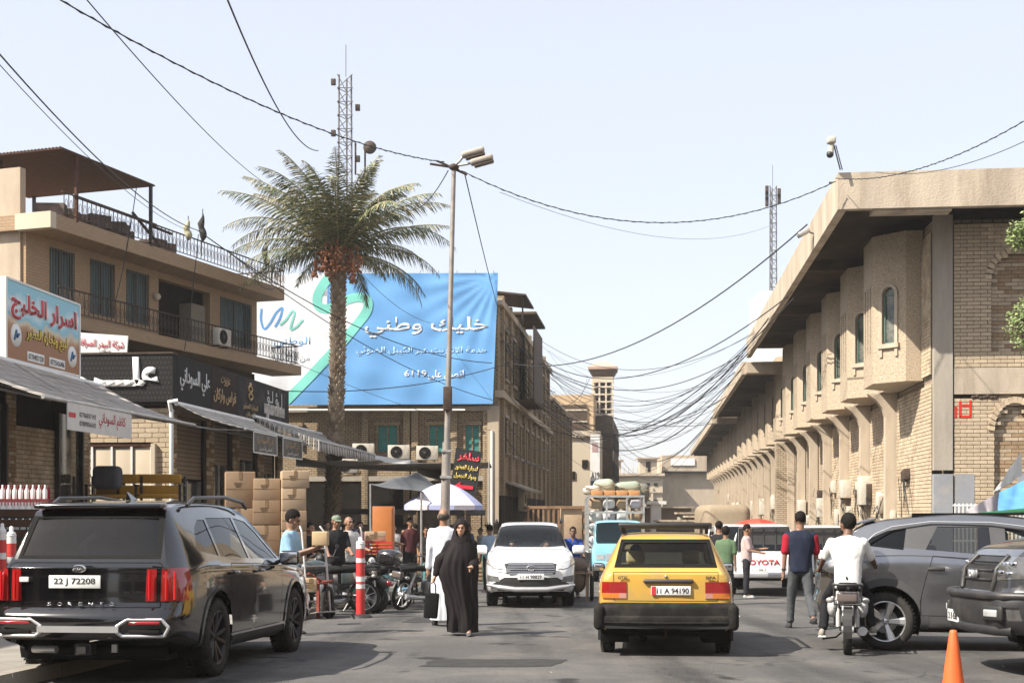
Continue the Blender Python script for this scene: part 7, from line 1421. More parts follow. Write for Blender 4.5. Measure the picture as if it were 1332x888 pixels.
# ---------------- the others
person('boy in a light blue shirt looking down in front of the black suv', P(376, 0, 18.7).x, 18.7, R(80), 1.78, 1, shirt=(.28, .46, .62), pants=(.05, .06, .09), hair='thick', arms=[(12, 8, 98, 8), (15, 8, 92, 8)], head=(0, 24), lean=3, vox=.013)
bx_ = root('small_carton', 'small open carton held by the boy in blue', 'box', P(417, 700, 18.7)); MB().rbox((0, 0, 0), (.22, .2, .2), .01).build('carton', mm('cardboard_pale', (.5, .37, .22), .9), bx_)
person('man in a green cap and black shirt among the scooters', P(437, 0, 25.4).x, 25.4, R(25), 1.84, 1, shirt=(.02, .02, .022), hair='short', cap_=(.2, .24, .18), arms=[(20, 8, 50, 8), (30, 12, 30, 0)], head=(0, 12), vox=.016)
person('grey haired man in a white shirt just behind the green cap', P(453, 0, 26.2).x, 26.2, R(40), 1.82, 1, shirt=(.6, .58, .55), hair='thin', arms=[(30, 8, 50, 8), (35, 12, 40, 0)], vox=.016)
person('man in a white t-shirt bending over a stall under the grey tarpaulin', P(489, 0, 33).x, 33, R(110), 1.8, 2, shirt=(.62, .6, .58), hair='short', lean=18, arms=[(30, 8, 40, 8), (35, 12, 40, 0)], head=(0, 20), vox=.018, z=gz(33) + .13)
person('dark shirted man standing under the parasol, left side', P(532, 0, 33).x, 33.4, R(20), 1.76, 1, shirt=(.09, .03, .035), hair='short', vox=.018, z=gz(33) + .13)
person('man in black sitting back in the shade behind the lamp post', P(553, 0, 34).x, 34.6, R(-5), 1.68, 1, shirt=(.025, .025, .025), hair='short', vox=.018)
person('woman in black by the cardboard boxes', P(403, 0, 27).x, 27, R(50), 1.7, 0, shirt=(.02, .02, .022), hair='thick', sleeve='long', arms=[(25, 8, 60, 8), (30, 12, 50, 0)], vox=.018)
person('man in dark clothes with his back turned under the striped awning', P(457, 0, 36).x, 36, R(170), 1.8, 1, shirt=(.03, .03, .045), hair='short', vox=.02, z=gz(36) + .13)
person('person in a pink top deep in the shade of the striped awning', P(468, 0, 38).x, 38, R(30), 1.72, 0, shirt=(.45, .2, .24), hair='thick', vox=.02, z=gz(38) + .13)
person('man in a pale pink shirt checking his phone behind the white pickup', P(971, 0, 30.2).x, 30.2, R(75), 1.70, 1, shirt=(.5, .38, .36), pants=(.03, .03, .035), hair='short', arms=[(25, 8, 70, 6), (20, 8, 60, 6)], head=(0, 14), shoes=(.4, .4, .4), vox=.014)
person('bare shouldered man seen past the mirror of the white suv', P(637, 0, 33).x, 33, R(200), 1.72, 1, shirt=(.3, .4, .5), hair='short', vox=.02)
person('porter in a blue football shirt pushing a handcart beside the white suv', P(745, 0, 30).x, 30, 0, 1.66, 2, shirt=(.03, .07, .28), pants=(.1, .1, .1), hair='short', arms=[(30, 10, 40, 0), (30, 10, 40, 0)], lean=12, vox=.016)
person('man in green at the roadside behind the taxi', P(944, 0, 27).x, 27, R(160), 1.62, 1, shirt=(.1, .16, .09), pants=(.03, .03, .03), hair='thick', vox=.018)
person('man in black beside the one in green behind the taxi', P(937, 0, 29).x, 29.2, R(140), 1.76, 1, shirt=(.02, .02, .022), hair='short', vox=.018)
person('child sized figure in brown near the loaded blue truck', P(806, 0, 50).x, 52, R(0), 1.7, 1, shirt=(.12, .05, .03), hair='short', vox=.025)
# people sitting in the cars
def sitter(label, X, Y, z, yaw, shirt, sk=1, arms=None): return person(label, X, Y, yaw, 1.68, sk, shirt=shirt, hair='short', hips=(0, 0, 0), legs=[(75, 6, 70), (75, 6, 70)], arms=arms or [(45, 6, 35, 8), (45, 6, 35, 8)], vox=.016, z=z, belt=False)
q = TX.matrix_world @ V((-.36, .12, .5)); sitter('taxi driver seen as a dark shape through the rear window', q.x, q.y, q.z, math.pi, (.03, .03, .03))
q = WS.matrix_world @ V((.36, .3, .52)); sitter('driver behind the windscreen of the white suv', q.x, q.y, q.z, 0, (.4, .38, .36))
q = WS.matrix_world @ V((-.36, .3, .52)); sitter('passenger beside the driver in the white suv', q.x, q.y, q.z, 0, (.03, .03, .03))
# ================================================================ things on the street
M_card = [mat('cardboard_%d' % i, c, .9, var=.1, scale=3) for i, c in enumerate([(.34, .24, .155), (.28, .195, .125), (.42, .31, .205)])]; M_tape = mat('brown_tape', (.25, .16, .08), .4)
def carton(label, px0, px1, py0, py1, Y, yaw=.3, d=.45, mi=0, tiltz=0, group='cardboard boxes stacked by the shops'):
    a, b = P(px0, py1, Y), P(px1, py0, Y); w_ = (b.x - a.x) / (math.cos(yaw) + .35 * math.sin(abs(yaw))); h = b.z - a.z
    r = root('cardboard_box', label, 'box', ((a.x + b.x) / 2, Y + d / 2, a.z), yaw, group); m = MB().rbox((0, 0, h / 2), (w_, d, h), .012); m.build('carton', M_card[mi], r)
    MB().box((0, -d / 2 - .002, h * .52), (w_ * .98, .003, .012)).box((0, 0, h + .001), (w_, .06, .004)).box((0, -d / 2 - .003, h - .08), (.06, .003, .16)).build('packing_tape', M_tape, r)
    pm = MB()
    for k in range(3): pm.box((-.05 + k * .0, -d / 2 - .003, h * .68 - k * .035), (.16 - k * .03, .003, .012))
    pm.build('box_print', M_pblack if 0 else mm('box_ink', (.12, .08, .05), .9), r); return r
YC = 26.5
for a in [('big brown carton leaning at the left of the stack above the black suv roof', 288, 328, 613, 660, YC, .25, .6, 1), ('tall brown carton in the middle of the stack, top half', 326, 362, 622, 650, YC - .1, .2, .5, 0), ('tall brown carton in the middle of the stack, lower half', 325, 362, 650, 682, YC - .1, .2, .5, 1), ('pale carton on the very top of the stack, nearest the palm', 362, 399, 612, 634, YC - .2, .25, .5, 2), ('pale carton directly under the topmost one', 362, 395, 634, 664, YC - .2, .25, .5, 2), ('third carton down on the right of the stack', 362, 396, 664, 690, YC - .2, .22, .5, 0),
          ('wide carton behind the suv windows under the leaning one', 286, 326, 661, 700, YC, .2, .6, 0), ('bottom carton in the middle of the stack', 324, 362, 683, 722, YC - .1, .2, .5, 1), ('bottom carton on the right of the stack', 362, 396, 691, 730, YC - .2, .22, .5, 1)]: carton(*a)
st = root('timber_pallet', 'low timber pallet under the stack of cartons', 'pallet', (P(342, 0, YC).x, YC + .1, gz(YC)), .2)
z0 = P(0, 727, YC).z - gz(YC)
for i in range(7): MB().box((-.9 + i * .3, 0, max(.12, z0)), (.2, 1.1, .03)).build('plank', M_card[1], st)
for y in (-.45, 0, .45): MB().box((0, y, max(.12, z0) / 2 - .01), (2.0, .1, max(.1, z0 - .04))).build('bearer', M_card[1], st)
carton('small carton on the red crate beside the scooter top case', 473, 501, 691, 704, 27.5, .15, .35, 2, group=None); carton('pale carton on the low cart next to the black suv wheel', 394, 410, 752, 770, 20.5, .2, .3, 2, group=None)
rc = root('red_crate', 'red slatted plastic crate behind the scooters', 'crate', P(492, 712, 27.6)); M_redp = mat('red_plastic', (.5, .03, .025), .45)
for k in range(4): MB().box((0, 0, -.1 + k * .07), (.62, .4, .035)).build('crate_slat', M_redp, rc)
for x in (-.3, 0, .3): MB().box((x, -.2, 0), (.03, .02, .28)).build('crate_post', M_redp, rc)
MB().box((0, 0, -.6), (.55, .38, .9)).build('crate_stand', M_iron, rc)
ob = root('orange_cabinet', 'tall orange brown cabinet standing open behind the red crate', 'cabinet', (P(499, 0, 30).x, 30, gz(30) + .1)); MB().rbox((0, 0, 1.0), (.48, .4, 2.0), .02).build('cabinet_body', mat('orange_wood', (.38, .12, .025), .5, var=.12), ob); MB().rbox((0, -.21, 1.0), (.42, .02, 1.9), .01).build('door', mat('orange_wood_door', (.42, .14, .03), .5, var=.1), ob); MB().box((.16, -.23, 1.0), (.02, .03, .14)).build('handle', M_satin, ob)
# red and white posts
def post(label, px, py, Y, h, w_=.06, dark=False, z=None):
    r = root('traffic_post', label, 'post', (P(px, 0, Y).x, Y, gz(Y) if z is None else z)); MB().lathe([(0, .07), (.1, .065), (.2, .03), (.21, 0)], n=20).build('base', M_rub, r); n = 7; cols = [mm('post_red', (.55, .035, .03), .5, dirt=((.2, .12, .1), .3, 4)), mm('post_white', (.72, .7, .68), .5, dirt=((.35, .3, .25), .4, 4))]
    seq = [(0, .36, 0), (.36, .42, 1), (.42, .45, 0), (.45, .52, 1), (.52, .70, 0), (.70, .76, 1), (.76, .88, 0), (.88, .97, 1)]
    for a, b, c in seq: MB().lathe([(w_ * 1.1, .03 + a * h), (w_ * 1.05, .03 + b * h)], n=18).build('band', cols[c], r)
    MB().lathe([(w_ * 1.15, .97 * h), (w_ * .9, h), (w_ * .5, h * 1.01), (w_ * .45, h * 1.05), (0, h * 1.06)], n=16).build('tip', cols[1], r); return r
post('red and white banded post standing among the scooters', 469, 805, 22.6, 1.32, .072)
post('red and white post at the left edge beyond the black suv', 15, 0, 17.2, 1.45, .055); post('second red and white post at the very left edge', 3, 0, 18.4, 1.5, .05)
cn = root('traffic_cone', 'slim orange traffic cone standing at the lower right', 'cone', (P(1240, 0, 11.75).x, 11.75, gz(11.75))); M_cone = mat('cone_orange', (.7, .13, .03), .5, var=.08, dirt=((.3, .12, .06), .4, 5))
MB().lathe([(.10, .03), (.085, .15), (.055, .38), (.034, .53), (.028, .55), (0, .555)], n=28).build('cone_body', M_cone, cn); MB().rbox((0, 0, .015), (.28, .28, .03), .01).build('cone_base', M_cone, cn)
# hand trucks
def handtruck(label, X, Y, yaw, lean):
    r = root('hand_truck', label, 'hand truck', (X, Y, gz(Y)), yaw); r.matrix_world = r.matrix_world @ MX.Rotation(lean, 4, 'X'); m = MB()
    for s in (-1, 1): m.tube([(s * .22, 0, .1), (s * .22, 0, 1.5), (s * .2, .08, 1.6)], .02, 8)
    m.build('side_rail', M_galv, r)
    for z in (.3, .6, .9, 1.2): MB().tube([(-.22, 0, z), (.22, 0, z)], .014, 6).build('rung', M_galv, r)
    MB().box((0, -.14, .09), (.44, .28, .015)).build('toe_plate', M_galv, r)
    for s in (-1, 1): MB().lathe([(0, -.03), (.1, -.03), (.12, 0), (.1, .03), (0, .03)], (s * .27, .06, .12), 'x', 18).build('wheel', M_tyre, r)
handtruck('silver hand truck leaning behind the dark motorcycle', P(416, 0, 22.4).x, 22.4, .7, -.15); handtruck('second hand truck standing behind the black scooter', P(455, 0, 26.9).x, 26.9, .3, .1)
def cart(label, X, Y, yaw, L=1.3, mt=None, load=None, legs=True, name='wooden_cart'):
    r = root(name, label, 'cart', (X, Y, gz(Y)), yaw); mt = mt or mm('grey_timber', (.3, .22, .15), .9, var=.3)
    for k in range(6): MB().box((0, -.35 + k * .14, .62), (L, .12, .03)).build('plank', mt, r)
    m = MB()
    for s in (-1, 1): m.tube([(-L / 2 - .4, s * .3, .8), (L / 2, s * .3, .56)], .02, 6)
    for x in (-L / 2 + .1, L / 2 - .1):
        for s in (-1, 1): m.box((x, s * .3, .3), (.05, .05, .6))
    m.build('frame', mt, r)
    for s in (-1, 1):
        t = MB().lathe([(.2, -.03), (.26, -.04), (.28, 0), (.26, .04), (.2, .03)], (0, s * .4, .28), 'y', 24).build('wheel', M_tyre, r)
        k_ = MB()
        for i in range(8): a = i * .785; k_.tube([(0, s * .4, .28), (math.cos(a) * .21, s * .4, .28 + math.sin(a) * .21)], .01, 5)
        k_.build('spokes', M_iron, t)
    return r
cart('rusty red handcart between the black suv wheel and the motorcycles', P(402, 0, 22.4).x - .1, 22.6, R(80), .6, mm('rusty_red', (.25, .06, .04), .8, var=.3))
cart('porter handcart with a sack in front of the blue shirted man', P(746, 0, 28.6).x, 28.6, R(85), .8); sk = root('brown_sack', 'lumpy brown sack lying on the porter handcart', 'sack', (P(748, 0, 28.6).x, 28.5, gz(28.5) + .64)); MB().ell((0, 0, .12), (.28, .3, .2), 14, 10).ell((.05, -.1, -.15), (.2, .2, .3), 12, 8).build('sack_cloth', cloth((.16, .12, .09)), sk)
# parasol and tarpaulins
def parasol(label, c, r_, h, n, m1, m2, pole=True, val=.12, name='parasol'):
    r = root(name, label, 'parasol', c); m = MB(); K = 6
    for i in range(n):
        a0, a1 = 2 * math.pi * i / n, 2 * math.pi * (i + 1) / n
        for j in range(K):
            def q(a, t, mid=0): rr_ = r_ * t; return V((math.cos(a) * rr_, math.sin(a) * rr_, h * (1 - t ** 1.7)))
            am = (a0 + a1) / 2; t0, t1 = j / K, (j + 1) / K
            f = lambda t: .965; pm = lambda t: q(am, t * f(t)) + V((0, 0, -.03 * t))
            m.add([q(a0, t0), q(a0, t1), pm(t1), pm(t0)], [(0, 1, 2, 3)], i % 2, True); m.add([pm(t0), pm(t1), q(a1, t1), q(a1, t0)], [(0, 1, 2, 3)], i % 2, True)
        p0, pm_, p1 = q(a0, 1), q(am, .965) + V((0, 0, -.03)), q(a1, 1); m.add([p0, pm_, pm_ + V((0, 0, -val)), p0 + V((0, 0, -val * .9))], [(0, 1, 2, 3)], i % 2); m.add([pm_, p1, p1 + V((0, 0, -val * .9)), pm_ + V((0, 0, -val))], [(0, 1, 2, 3)], i % 2)
    m.build('canopy', [m1, m2], r)
    if pole: MB().tube([(0, 0, h), (0, 0, -(c[2] - gz(c[1])))], .022, 8).build('pole', M_galv, r)
    rb_ = MB()
    for i in range(n): a = 2 * math.pi * i / n; rb_.tube([(0, 0, h * .97), (math.cos(a) * r_ * .97, math.sin(a) * r_ * .97, -.01)], .006, 4)
    rb_.build('ribs', M_blk, r); return r
M_pl = mat('lilac_cloth', (.40, .42, .62), .8, var=.05); M_pw = mat('white_pink_cloth', (.66, .60, .62), .8, var=.05)
q = P(577, 657, 32.5); parasol('white and lilac parasol in front of the lamp post stall', (q.x, q.y, q.z), .98, .56, 10, M_pw, M_pl)
q = P(956, 676, 44); 
q = P(985, 688, 46); parasol('red parasol behind the white pickup cab', (q.x, q.y, q.z), 1.15, .38, 8, mat('red_cloth', (.5, .06, .04), .8), mat('red_cloth_b', (.55, .09, .06), .8))
def sheet(name, label, cat, pts, mt, sag=.12, th=.01, n=10, poles=()):
    r = root(name, label, cat, pts[0]); o = V(pts[0]); a, b, c, d = [V(p) - o for p in pts]; m = MB(); vs = []
    for i in range(n + 1):
        for j in range(n + 1):
            u, v_ = i / n, j / n; p = a.lerp(b, u).lerp(d.lerp(c, u), v_); p.z -= sag * math.sin(math.pi * u) * (.5 + .5 * math.sin(math.pi * v_)) + .03 * math.sin(u * 9 + v_ * 5); vs.append(p)
    m.add(vs, [(i * (n + 1) + j, i * (n + 1) + j + 1, (i + 1) * (n + 1) + j + 1, (i + 1) * (n + 1) + j) for i in range(n) for j in range(n)], 0, True); ob = m.build('cloth', mt, r); s_ = ob.modifiers.new('s', 'SOLIDIFY'); s_.thickness = th
    for p in poles: p = V(p); MB().tube([p - o, V((p.x, p.y, gz(p.y))) - o], .025, 6).build('pole', M_galv, r)
    return r
M_tarp = mat('grey_tarpaulin', (.10, .105, .11), .7, var=.15, scale=2); M_tw = mat('pale_tarpaulin', (.55, .52, .47), .8, var=.12, scale=1.5, dirt=((.3, .26, .2), .5, 1)); M_tg = mat('dusty_tarpaulin', (.30, .28, .26), .8, var=.12, scale=1.5)
sheet('grey_tarpaulin', 'dark grey tarpaulin stretched over the stall left of the parasol', 'tarpaulin', [P(482, 629, 33), P(540, 613, 35), P(566, 630, 36), P(548, 640, 31.5)], M_tarp, .1, poles=[P(482, 629, 33), P(548, 640, 31.5)])
sheet('pale_tarpaulin', 'long pale tarpaulin stretched from the striped awning towards the lamp post', 'tarpaulin', [P(448, 584, 52), P(535, 598, 52), P(533, 605, 46), P(455, 592, 46)], M_tw, .15)
sheet('brown_grey_tarpaulin', 'brownish grey tarpaulin continuing behind the lamp post', 'tarpaulin', [P(530, 596, 53), P(588, 606, 53), P(583, 628, 47), P(533, 606, 47)], M_tg, .2)
sheet('added_shade_cloth', 'wide dark shade cloth over the stalls at the foot of the banner building', 'tarpaulin', [P(385, 606, 56.5), P(640, 608, 56.5), P(636, 600, 45), P(385, 598, 45)], M_tg, .25, poles=[P(636, 600, 45)])  # this cloth and the next are added to cast shade over the stalls
sheet('added_shade_cloth', 'second dark shade cloth between the palm and the tall cartons', 'tarpaulin', [P(385, 598, 44.5), P(500, 600, 44.5), P(480, 598, 41), P(385, 594, 41)], M_tg, .2)
# hanging black sign with red lettering
hs = root('perfume_sign', 'black hanging sign with red and yellow Arabic words and a red arrow', 'sign', P(606, 614, 37)); rt = MX.Rotation(R(8), 4, 'Y'); rre = (0, R(8), 0)
MB().box((0, 0, 0), (.74, .08, 1.28), MX.Rotation(R(8), 3, 'Y')).build('board', M_pblack, hs); MB().tube([(0, .1, .6), (.0, .1, -3.2)], .04).build('sign_pole', M_iron, hs)
f3 = lambda x, z: tuple(MX.Rotation(R(8), 3, 'Y') @ V((x, -.045, z))); M_redb = mat('bright_red_letters', (.75, .03, .05), .4); M_yelb = mat('bright_yellow_letters', (.8, .6, .12), .4)
text('سلفر', .27, M_redb, hs, f3(.02, .42), ar=True, wid=.62, rot=rre, bold=.03); text('لتجارة العطور', .17, M_yelb, hs, f3(0, .12), ar=True, wid=.64, rot=rre, bold=.02); text('ومواد التجميل', .17, M_yelb, hs, f3(0, -.12), ar=True, wid=.64, rot=rre, bold=.02)
ar_ = MB(); ar_.prism([(-.28, 0), (-.1, .14), (-.12, .05), (.26, .06), (.26, -.04), (-.12, -.05), (-.1, -.13)], 0, .02, lambda u, v, w_: MX.Rotation(R(8), 3, 'Y') @ V((u, -.045 - w_, v - .42))); ar_.build('red_arrow', M_redb, hs)
# stall clutter under the awnings
M_mix = [cloth(c) for c in ((.03, .03, .035), (.2, .05, .05), (.06, .16, .12), (.3, .22, .14), (.5, .48, .45), (.1, .1, .16), (.35, .2, .1))]
rr_ = random.Random(21)
NUM = ORD + ['fifteenth', 'sixteenth', 'seventeenth', 'eighteenth', 'nineteenth', 'twentieth', 'twenty first', 'twenty second', 'twenty third', 'twenty fourth', 'twenty fifth', 'twenty sixth']
for i in range(26):
    px = rr_.uniform(390, 640); Y = 33 + i * .6 + (3 if px > 560 else 0); x = P(px, 0, Y).x; w_, h = rr_.uniform(.3, .8), rr_.uniform(.4, 1.3)
    r = root('stall_goods', '%s pile of goods in the shade, counted from the nearest left stall outward' % NUM[i], 'goods', (x, Y, gz(Y) + .1), rr_.uniform(-.5, .5), 'goods piled under the left stalls'); m = MB(); n = rr_.randrange(2, 5); z = 0
    for j in range(n): hh = h / n; m.rbox((rr_.uniform(-.05, .05), 0, z + hh / 2), (w_ * rr_.uniform(.7, 1), .5, hh * .95), .03); z += hh
    m.build('stacked_goods', [M_mix[rr_.randrange(7)]], r)
for i, (px, Y) in enumerate(((425, 40), (445, 44), (512, 40), (540, 42), (560, 44), (592, 45), (610, 48), (625, 50), (655, 62), (668, 70), (690, 85), (700, 95), (712, 98))):
    person('%s shopper from the left in the shade of the left market row' % ORD[i], P(px, 0, Y).x, Y, rr_.uniform(0, 6.28), rr_.uniform(1.6, 1.8), rr_.randrange(3), shirt=rr_.choice([(.03, .03, .03), (.2, .2, .22), (.25, .08, .06), (.5, .48, .45), (.06, .08, .12)]), hair='short', vox=.03, group='people in the shade of the left market row', z=gz(Y) + .1)
# hanging goods racks in front of the banner building's shops
for i, (px, Y) in enumerate(((470, 52), (510, 53), (600, 54))):
    r = root('market_stall', ['market stall with bundles of cloth far behind the scooters', 'market stall with green bottles behind the grey tarpaulin', 'market stall behind the parasol right of the lamp post'][i], 'stall', (P(px, 0, Y).x, Y, gz(Y))); MB().box((0, 0, .85), (1.8, .8, .08)).box((0, 0, .45), (1.7, .7, .7)).build('counter', M_mix[3], r)
    for x in (-.85, .85): MB().tube([(x, -.4, 0), (x, -.4, 2.4)], .03).build('post', M_iron, r)
    MB().box((0, -.1, 2.42), (2.0, 1.2, .04), MX.Rotation(.15, 3, 'X')).build('stall_roof', M_tg if i % 2 else M_tarp, r)
    for k in range(8): MB().rbox((-.75 + k * .21, -.1 + .1 * (k % 2), 1.05), (.17, .3, .32), .04).build('bundle', M_mix[(k * 3 + i) % 7], r)
# yellow armchairs against the gate, one under a grey cover
M_chy = mat('yellow_leatherette', (.55, .30, .035), .45, var=.1, dirt=((.25, .14, .04), .3, 4))
def armchair(label, px, Y, yaw=0, w_=1.0):
    r = root('wooden_armchair', label, 'armchair', (P(px, 0, Y).x, Y, P(0, 616, Y).z - .89), yaw, None)
    MB().rbox((0, .25, .78), (w_ - .16, .08, .22), .03, None, 0, 3).build('backrest_cushion', M_chy, r); MB().rbox((0, .25, .5), (w_ - .16, .08, .24), .03, None, 0, 3).build('lower_cushion', M_chy, r); MB().rbox((0, 0, .36), (w_ - .16, .5, .1), .03).build('seat', M_chy, r)
    for s in (-1, 1): MB().box((s * w_ / 2, -.2, .3), (.05, .06, .6)).box((s * w_ / 2, .25, .42), (.05, .06, .84)).box((s * w_ / 2, .02, .62), (.06, .55, .04)).box((s * w_ / 2, .02, .4), (.04, .5, .03)).build('arm_frame', M_blk, r)
    MB().box((0, 0, .12), (w_, .5, .24)).box((0, 0, -.6), (w_ + .1, .6, 1.2)).build('crate_stand', M_card[1], r)
    return r
armchair('yellow padded wooden armchair against the cream gate, on the left under a grey cover', 148, 30.6, 0, 1.15); armchair('second yellow padded wooden armchair by the brick pier, nothing on it', 197, 30.9, 0, 1.45); 
gc = root('grey_cover', 'rounded grey cover standing on the left yellow armchair', 'box', P(140, 622, 30.3)); MB().rbox((0, 0, .02), (.62, .45, .54), .12, None, 0, 4).build('cover', mat('grey_cover_cloth', (.10, .105, .12), .7, var=.2, bump=.3), gc)
# goods in front of the leftmost shop
for i, (px, py, Y, c, lb) in enumerate(((24, 668, 22.5, (.62, .6, .56), 'rows of white bottles in a rack by the left red and white posts'), (42, 690, 21, (.03, .1, .06), 'dark green crate of bottles behind the black suv'), (30, 645, 23.5, (.2, .02, .03), 'dark red crate of goods under the grey awning'))):
    r = root('bottle_crate', lb, 'crate', P(px, py, Y), .1); MB().box((0, 0, -.5), (1.0, .5, .9)).build('crate', M_mix[(i * 2) % 3], r)
    for a in range(9):
        for b in range(2): MB().lathe([(.04, 0), (.042, .15), (.015, .2), (.015, .25), (0, .25)], (-.42 + a * .105, -.15 + b * .2, -.05), n=10).build('bottle', cloth(c) if b else M_white, r)
stl = root('brown_stall_fence', 'dark brown slatted barrier in front of the leftmost shop', 'fence', P(36, 720, 20.5))
for k in range(5): MB().box((0, 0, .0 + k * .16), (1.6, .04, .12)).build('slat', mm('dark_brown_wood', (.08, .045, .03), .7), stl)
# tent on the right
tn = root('market_tent', 'blue and white market tent at the right edge with a green pole', 'tent', P(1310, 672, 24)); m = MB(); o = P(1310, 672, 24)
A, B, C_, D, E_ = [P(*q) - o for q in ((1256, 664, 24), (1300, 640, 24.5), (1345, 618, 25), (1345, 668, 23.5), (1298, 668, 23.6))]
def grid(pts, mt, nm, n=10):
    a, b, c, d = pts; g_ = MB(); vs = []
    for i in range(n + 1):
        for j in range(n + 1): u, v_ = i / n, j / n; p = a.lerp(b, u).lerp(d.lerp(c, u), v_); p += V((0, .03 * math.sin(u * 14 + v_ * 3), -.08 * math.sin(math.pi * u) * math.sin(math.pi * v_) + .015 * math.sin(v_ * 20))); vs.append(p)
    g_.add(vs, [(i * (n + 1) + j, i * (n + 1) + j + 1, (i + 1) * (n + 1) + j + 1, (i + 1) * (n + 1) + j) for i in range(n) for j in range(n)], 0, True); return g_.build(nm, mt, tn)
grid([A, B, B + V((.1, 0, -.6)), A + V((.15, 0, -.12))], M_pw, 'white_panel'); grid([B, C_, D, E_], mat('blue_tent_cloth', (.10, .27, .52), .7, var=.1), 'blue_panel'); grid([B + V((0, .3, 0)), C_ + V((0, .6, .5)), C_ + V((0, .6, 0)), B + V((0, .3, 0))], M_white, 'white_roof')
MB().tube([P(1272, 671, 23.5) - o, P(1350, 663, 23.4) - o], .06).build('green_roll', mat('green_cloth', (.03, .12, .06), .8), tn)
for px in (1285, 1345): a = P(px, 668, 23.6) - o; MB().tube([a, V((a.x, a.y, gz(23.6) - o.z))], .03).build('tent_pole', M_galv, tn)
# loaded truck coming down the street
S = dict(L=5.2, roof=[(0, .9), (3.4, .9), (3.45, 1.85), (3.6, 1.95), (4.6, 1.93), (4.8, 1.8), (5.12, 1.15), (5.18, .9), (5.2, .6)], belt=[(0, .85), (3.4, .85), (3.5, 1.1), (5.0, 1.1), (5.2, .55)], w=[(0, .3), (3.3, .3), (3.42, .82), (5, .84), (5.15, .8), (5.2, .74)], wt=[(0, .25), (3.4, .25), (3.5, .72), (4.8, .7), (5.2, .72)], bot=[(0, .5), (3.4, .45), (5.2, .35)], ax=(1.0, 4.4), wr=.34, fb=.08)
TK = vehicle('blue_truck', 'light blue cab truck with a high cage of sacks behind the taxi', 'truck', P(800, 0, 43).x, 43, math.pi - .03, S); bm = carshell(S); ct = Cut(bm); dy = -2.6
ct.cut([(-.68, 4.72), (.68, 4.72), (.72, 5.08), (-.72, 5.08)], 'top', 'windscreen', cond=lambda c: c.z > 1.15); ct.cut([(-.68, 1.2), (.68, 1.2), (.66, 1.82), (-.66, 1.82)], 'front', 'windscreen:b', cond=lambda c: c.y > 4.5)
for s_ in (1, -1): ct.cut([(s_ * .45, .7), (s_ * .7, .7), (s_ * .7, .86), (s_ * .45, .86)], 'front', 'headlight:%d' % s_, cond=lambda c: c.y > 5)
ct.cut([(-.4, .66), (.4, .66), (.4, .9), (-.4, .9)], 'front', 'grille', cond=lambda c: c.y > 5)
PB_ = paint('sky_blue_paint', (.22, .50, .62), .35, .3); ct.split(TK, {'windscreen': (G_clear, 0, None), 'windscreen:b': (G_clear, 0, None), 'headlight:1': (M_clrl, .01, None), 'headlight:-1': (M_clrl, .01, None), 'grille': (M_satin, .01, None)}, dy, PB_)
for y in S['ax']:
    for x in (.7, -.7): wheel(TK, x, y + dy, .34, .2, RS, 8)
MB().box((0, dy + 1.6, .95), (1.8, 3.3, .1)).build('cargo_bed', M_white, TK)
cg = MB()
for y in (0, 1.1, 2.2, 3.25):
    for s in (-1, 1): cg.box((s * .9, dy + y, 1.85), (.06, .06, 1.8))
for z in (1.3, 1.75, 2.2, 2.72):
    for s in (-1, 1): cg.box((s * .9, dy + 1.6, z), (.04, 3.3, .05))
for x in (-.9, -.35, .3, .9): cg.box((x, dy + 3.26, 1.95), (.06, .05, 1.6))
for z in (1.75, 2.2, 2.72): cg.box((0, dy + 3.27, z), (1.86, .05, .07))
cg.build('cage', M_galv, TK)
TM = TK.matrix_world
for i in range(16):
    x = -.66 + (i % 4) * .44; z = 1.25 + .42 * (i // 4); q = TM @ V((x, dy + 2.9, z)); r = root('white_sack', '%s sack from the right, %s layer up, in the blue truck cage' % (ORD[i % 4], ORD[i // 4]), 'sack', q, 0, 'sacks loaded on the blue truck'); MB().rbox((0, 0, 0), (.42, .5, .38), .14, MX.Rotation(rnd.uniform(-.1, .1), 3, 'Y'), 0, 4).build('sack_cloth', [cloth((.6, .58, .55)), cloth((.52, .48, .5)), M_card[0]][(i * 5) % 7 % 3 if i != 5 else 2], r)
for i in range(4): q = TM @ V((-.6 + i * .4, dy + 3.0, 2.82)); r = root('orange_box', '%s orange carton from the right on top of the blue truck cage' % ORD[i], 'box', q, 0, 'cartons on the blue truck'); MB().rbox((0, 0, 0), (.36, .4, .2), .01).build('carton', mm('orange_carton', (.5, .24, .1), .8), r)
for i, (x, y, z, a, b, lb) in enumerate(((.35, 2.3, 3.05, .36, .36, 'pale green bale on the truck load, the tallest'), (-.45, 2.0, 2.98, .45, .36, 'grey green round bale at the right of the truck load'), (-.85, 1.0, 2.9, .4, .45, 'dark hanging bale at the right rear of the truck load'), (.75, 2.4, 2.95, .3, .2, 'netted white bundle at the left of the truck load'))):
    q = TM @ V((x, dy + y, z)); r = root('cargo_bale', lb, 'bale', q); MB().rbox((0, 0, 0), (a * 1.9, .9, b * 1.5), .2, MX.Rotation(rnd.uniform(-.1, .1), 3, 'Y'), 0, 4).build('bale_cloth', cloth([(.38, .42, .33), (.30, .34, .27), (.2, .2, .17), (.5, .5, .45)][i]), r); MB().tube([(-a, -.46, .1), (0, -.5, .02), (a, -.46, .12)], .015).tube([(-a * .9, -.46, -.1), (a * .9, -.46, -.15)], .012).build('rope', M_card[1], r)
wt = root('timber_truck_bed', 'open timber sided truck bed with a carton, between the white suv and the blue truck', 'truck', (P(722, 0, 47).x, 47, gz(47)), .05)
MB().box((0, 1.2, 1.0), (2.0, 3.6, .12)).build('bed', M_iron, wt); tm = mm('weathered_timber', (.28, .17, .1), .9, var=.25)
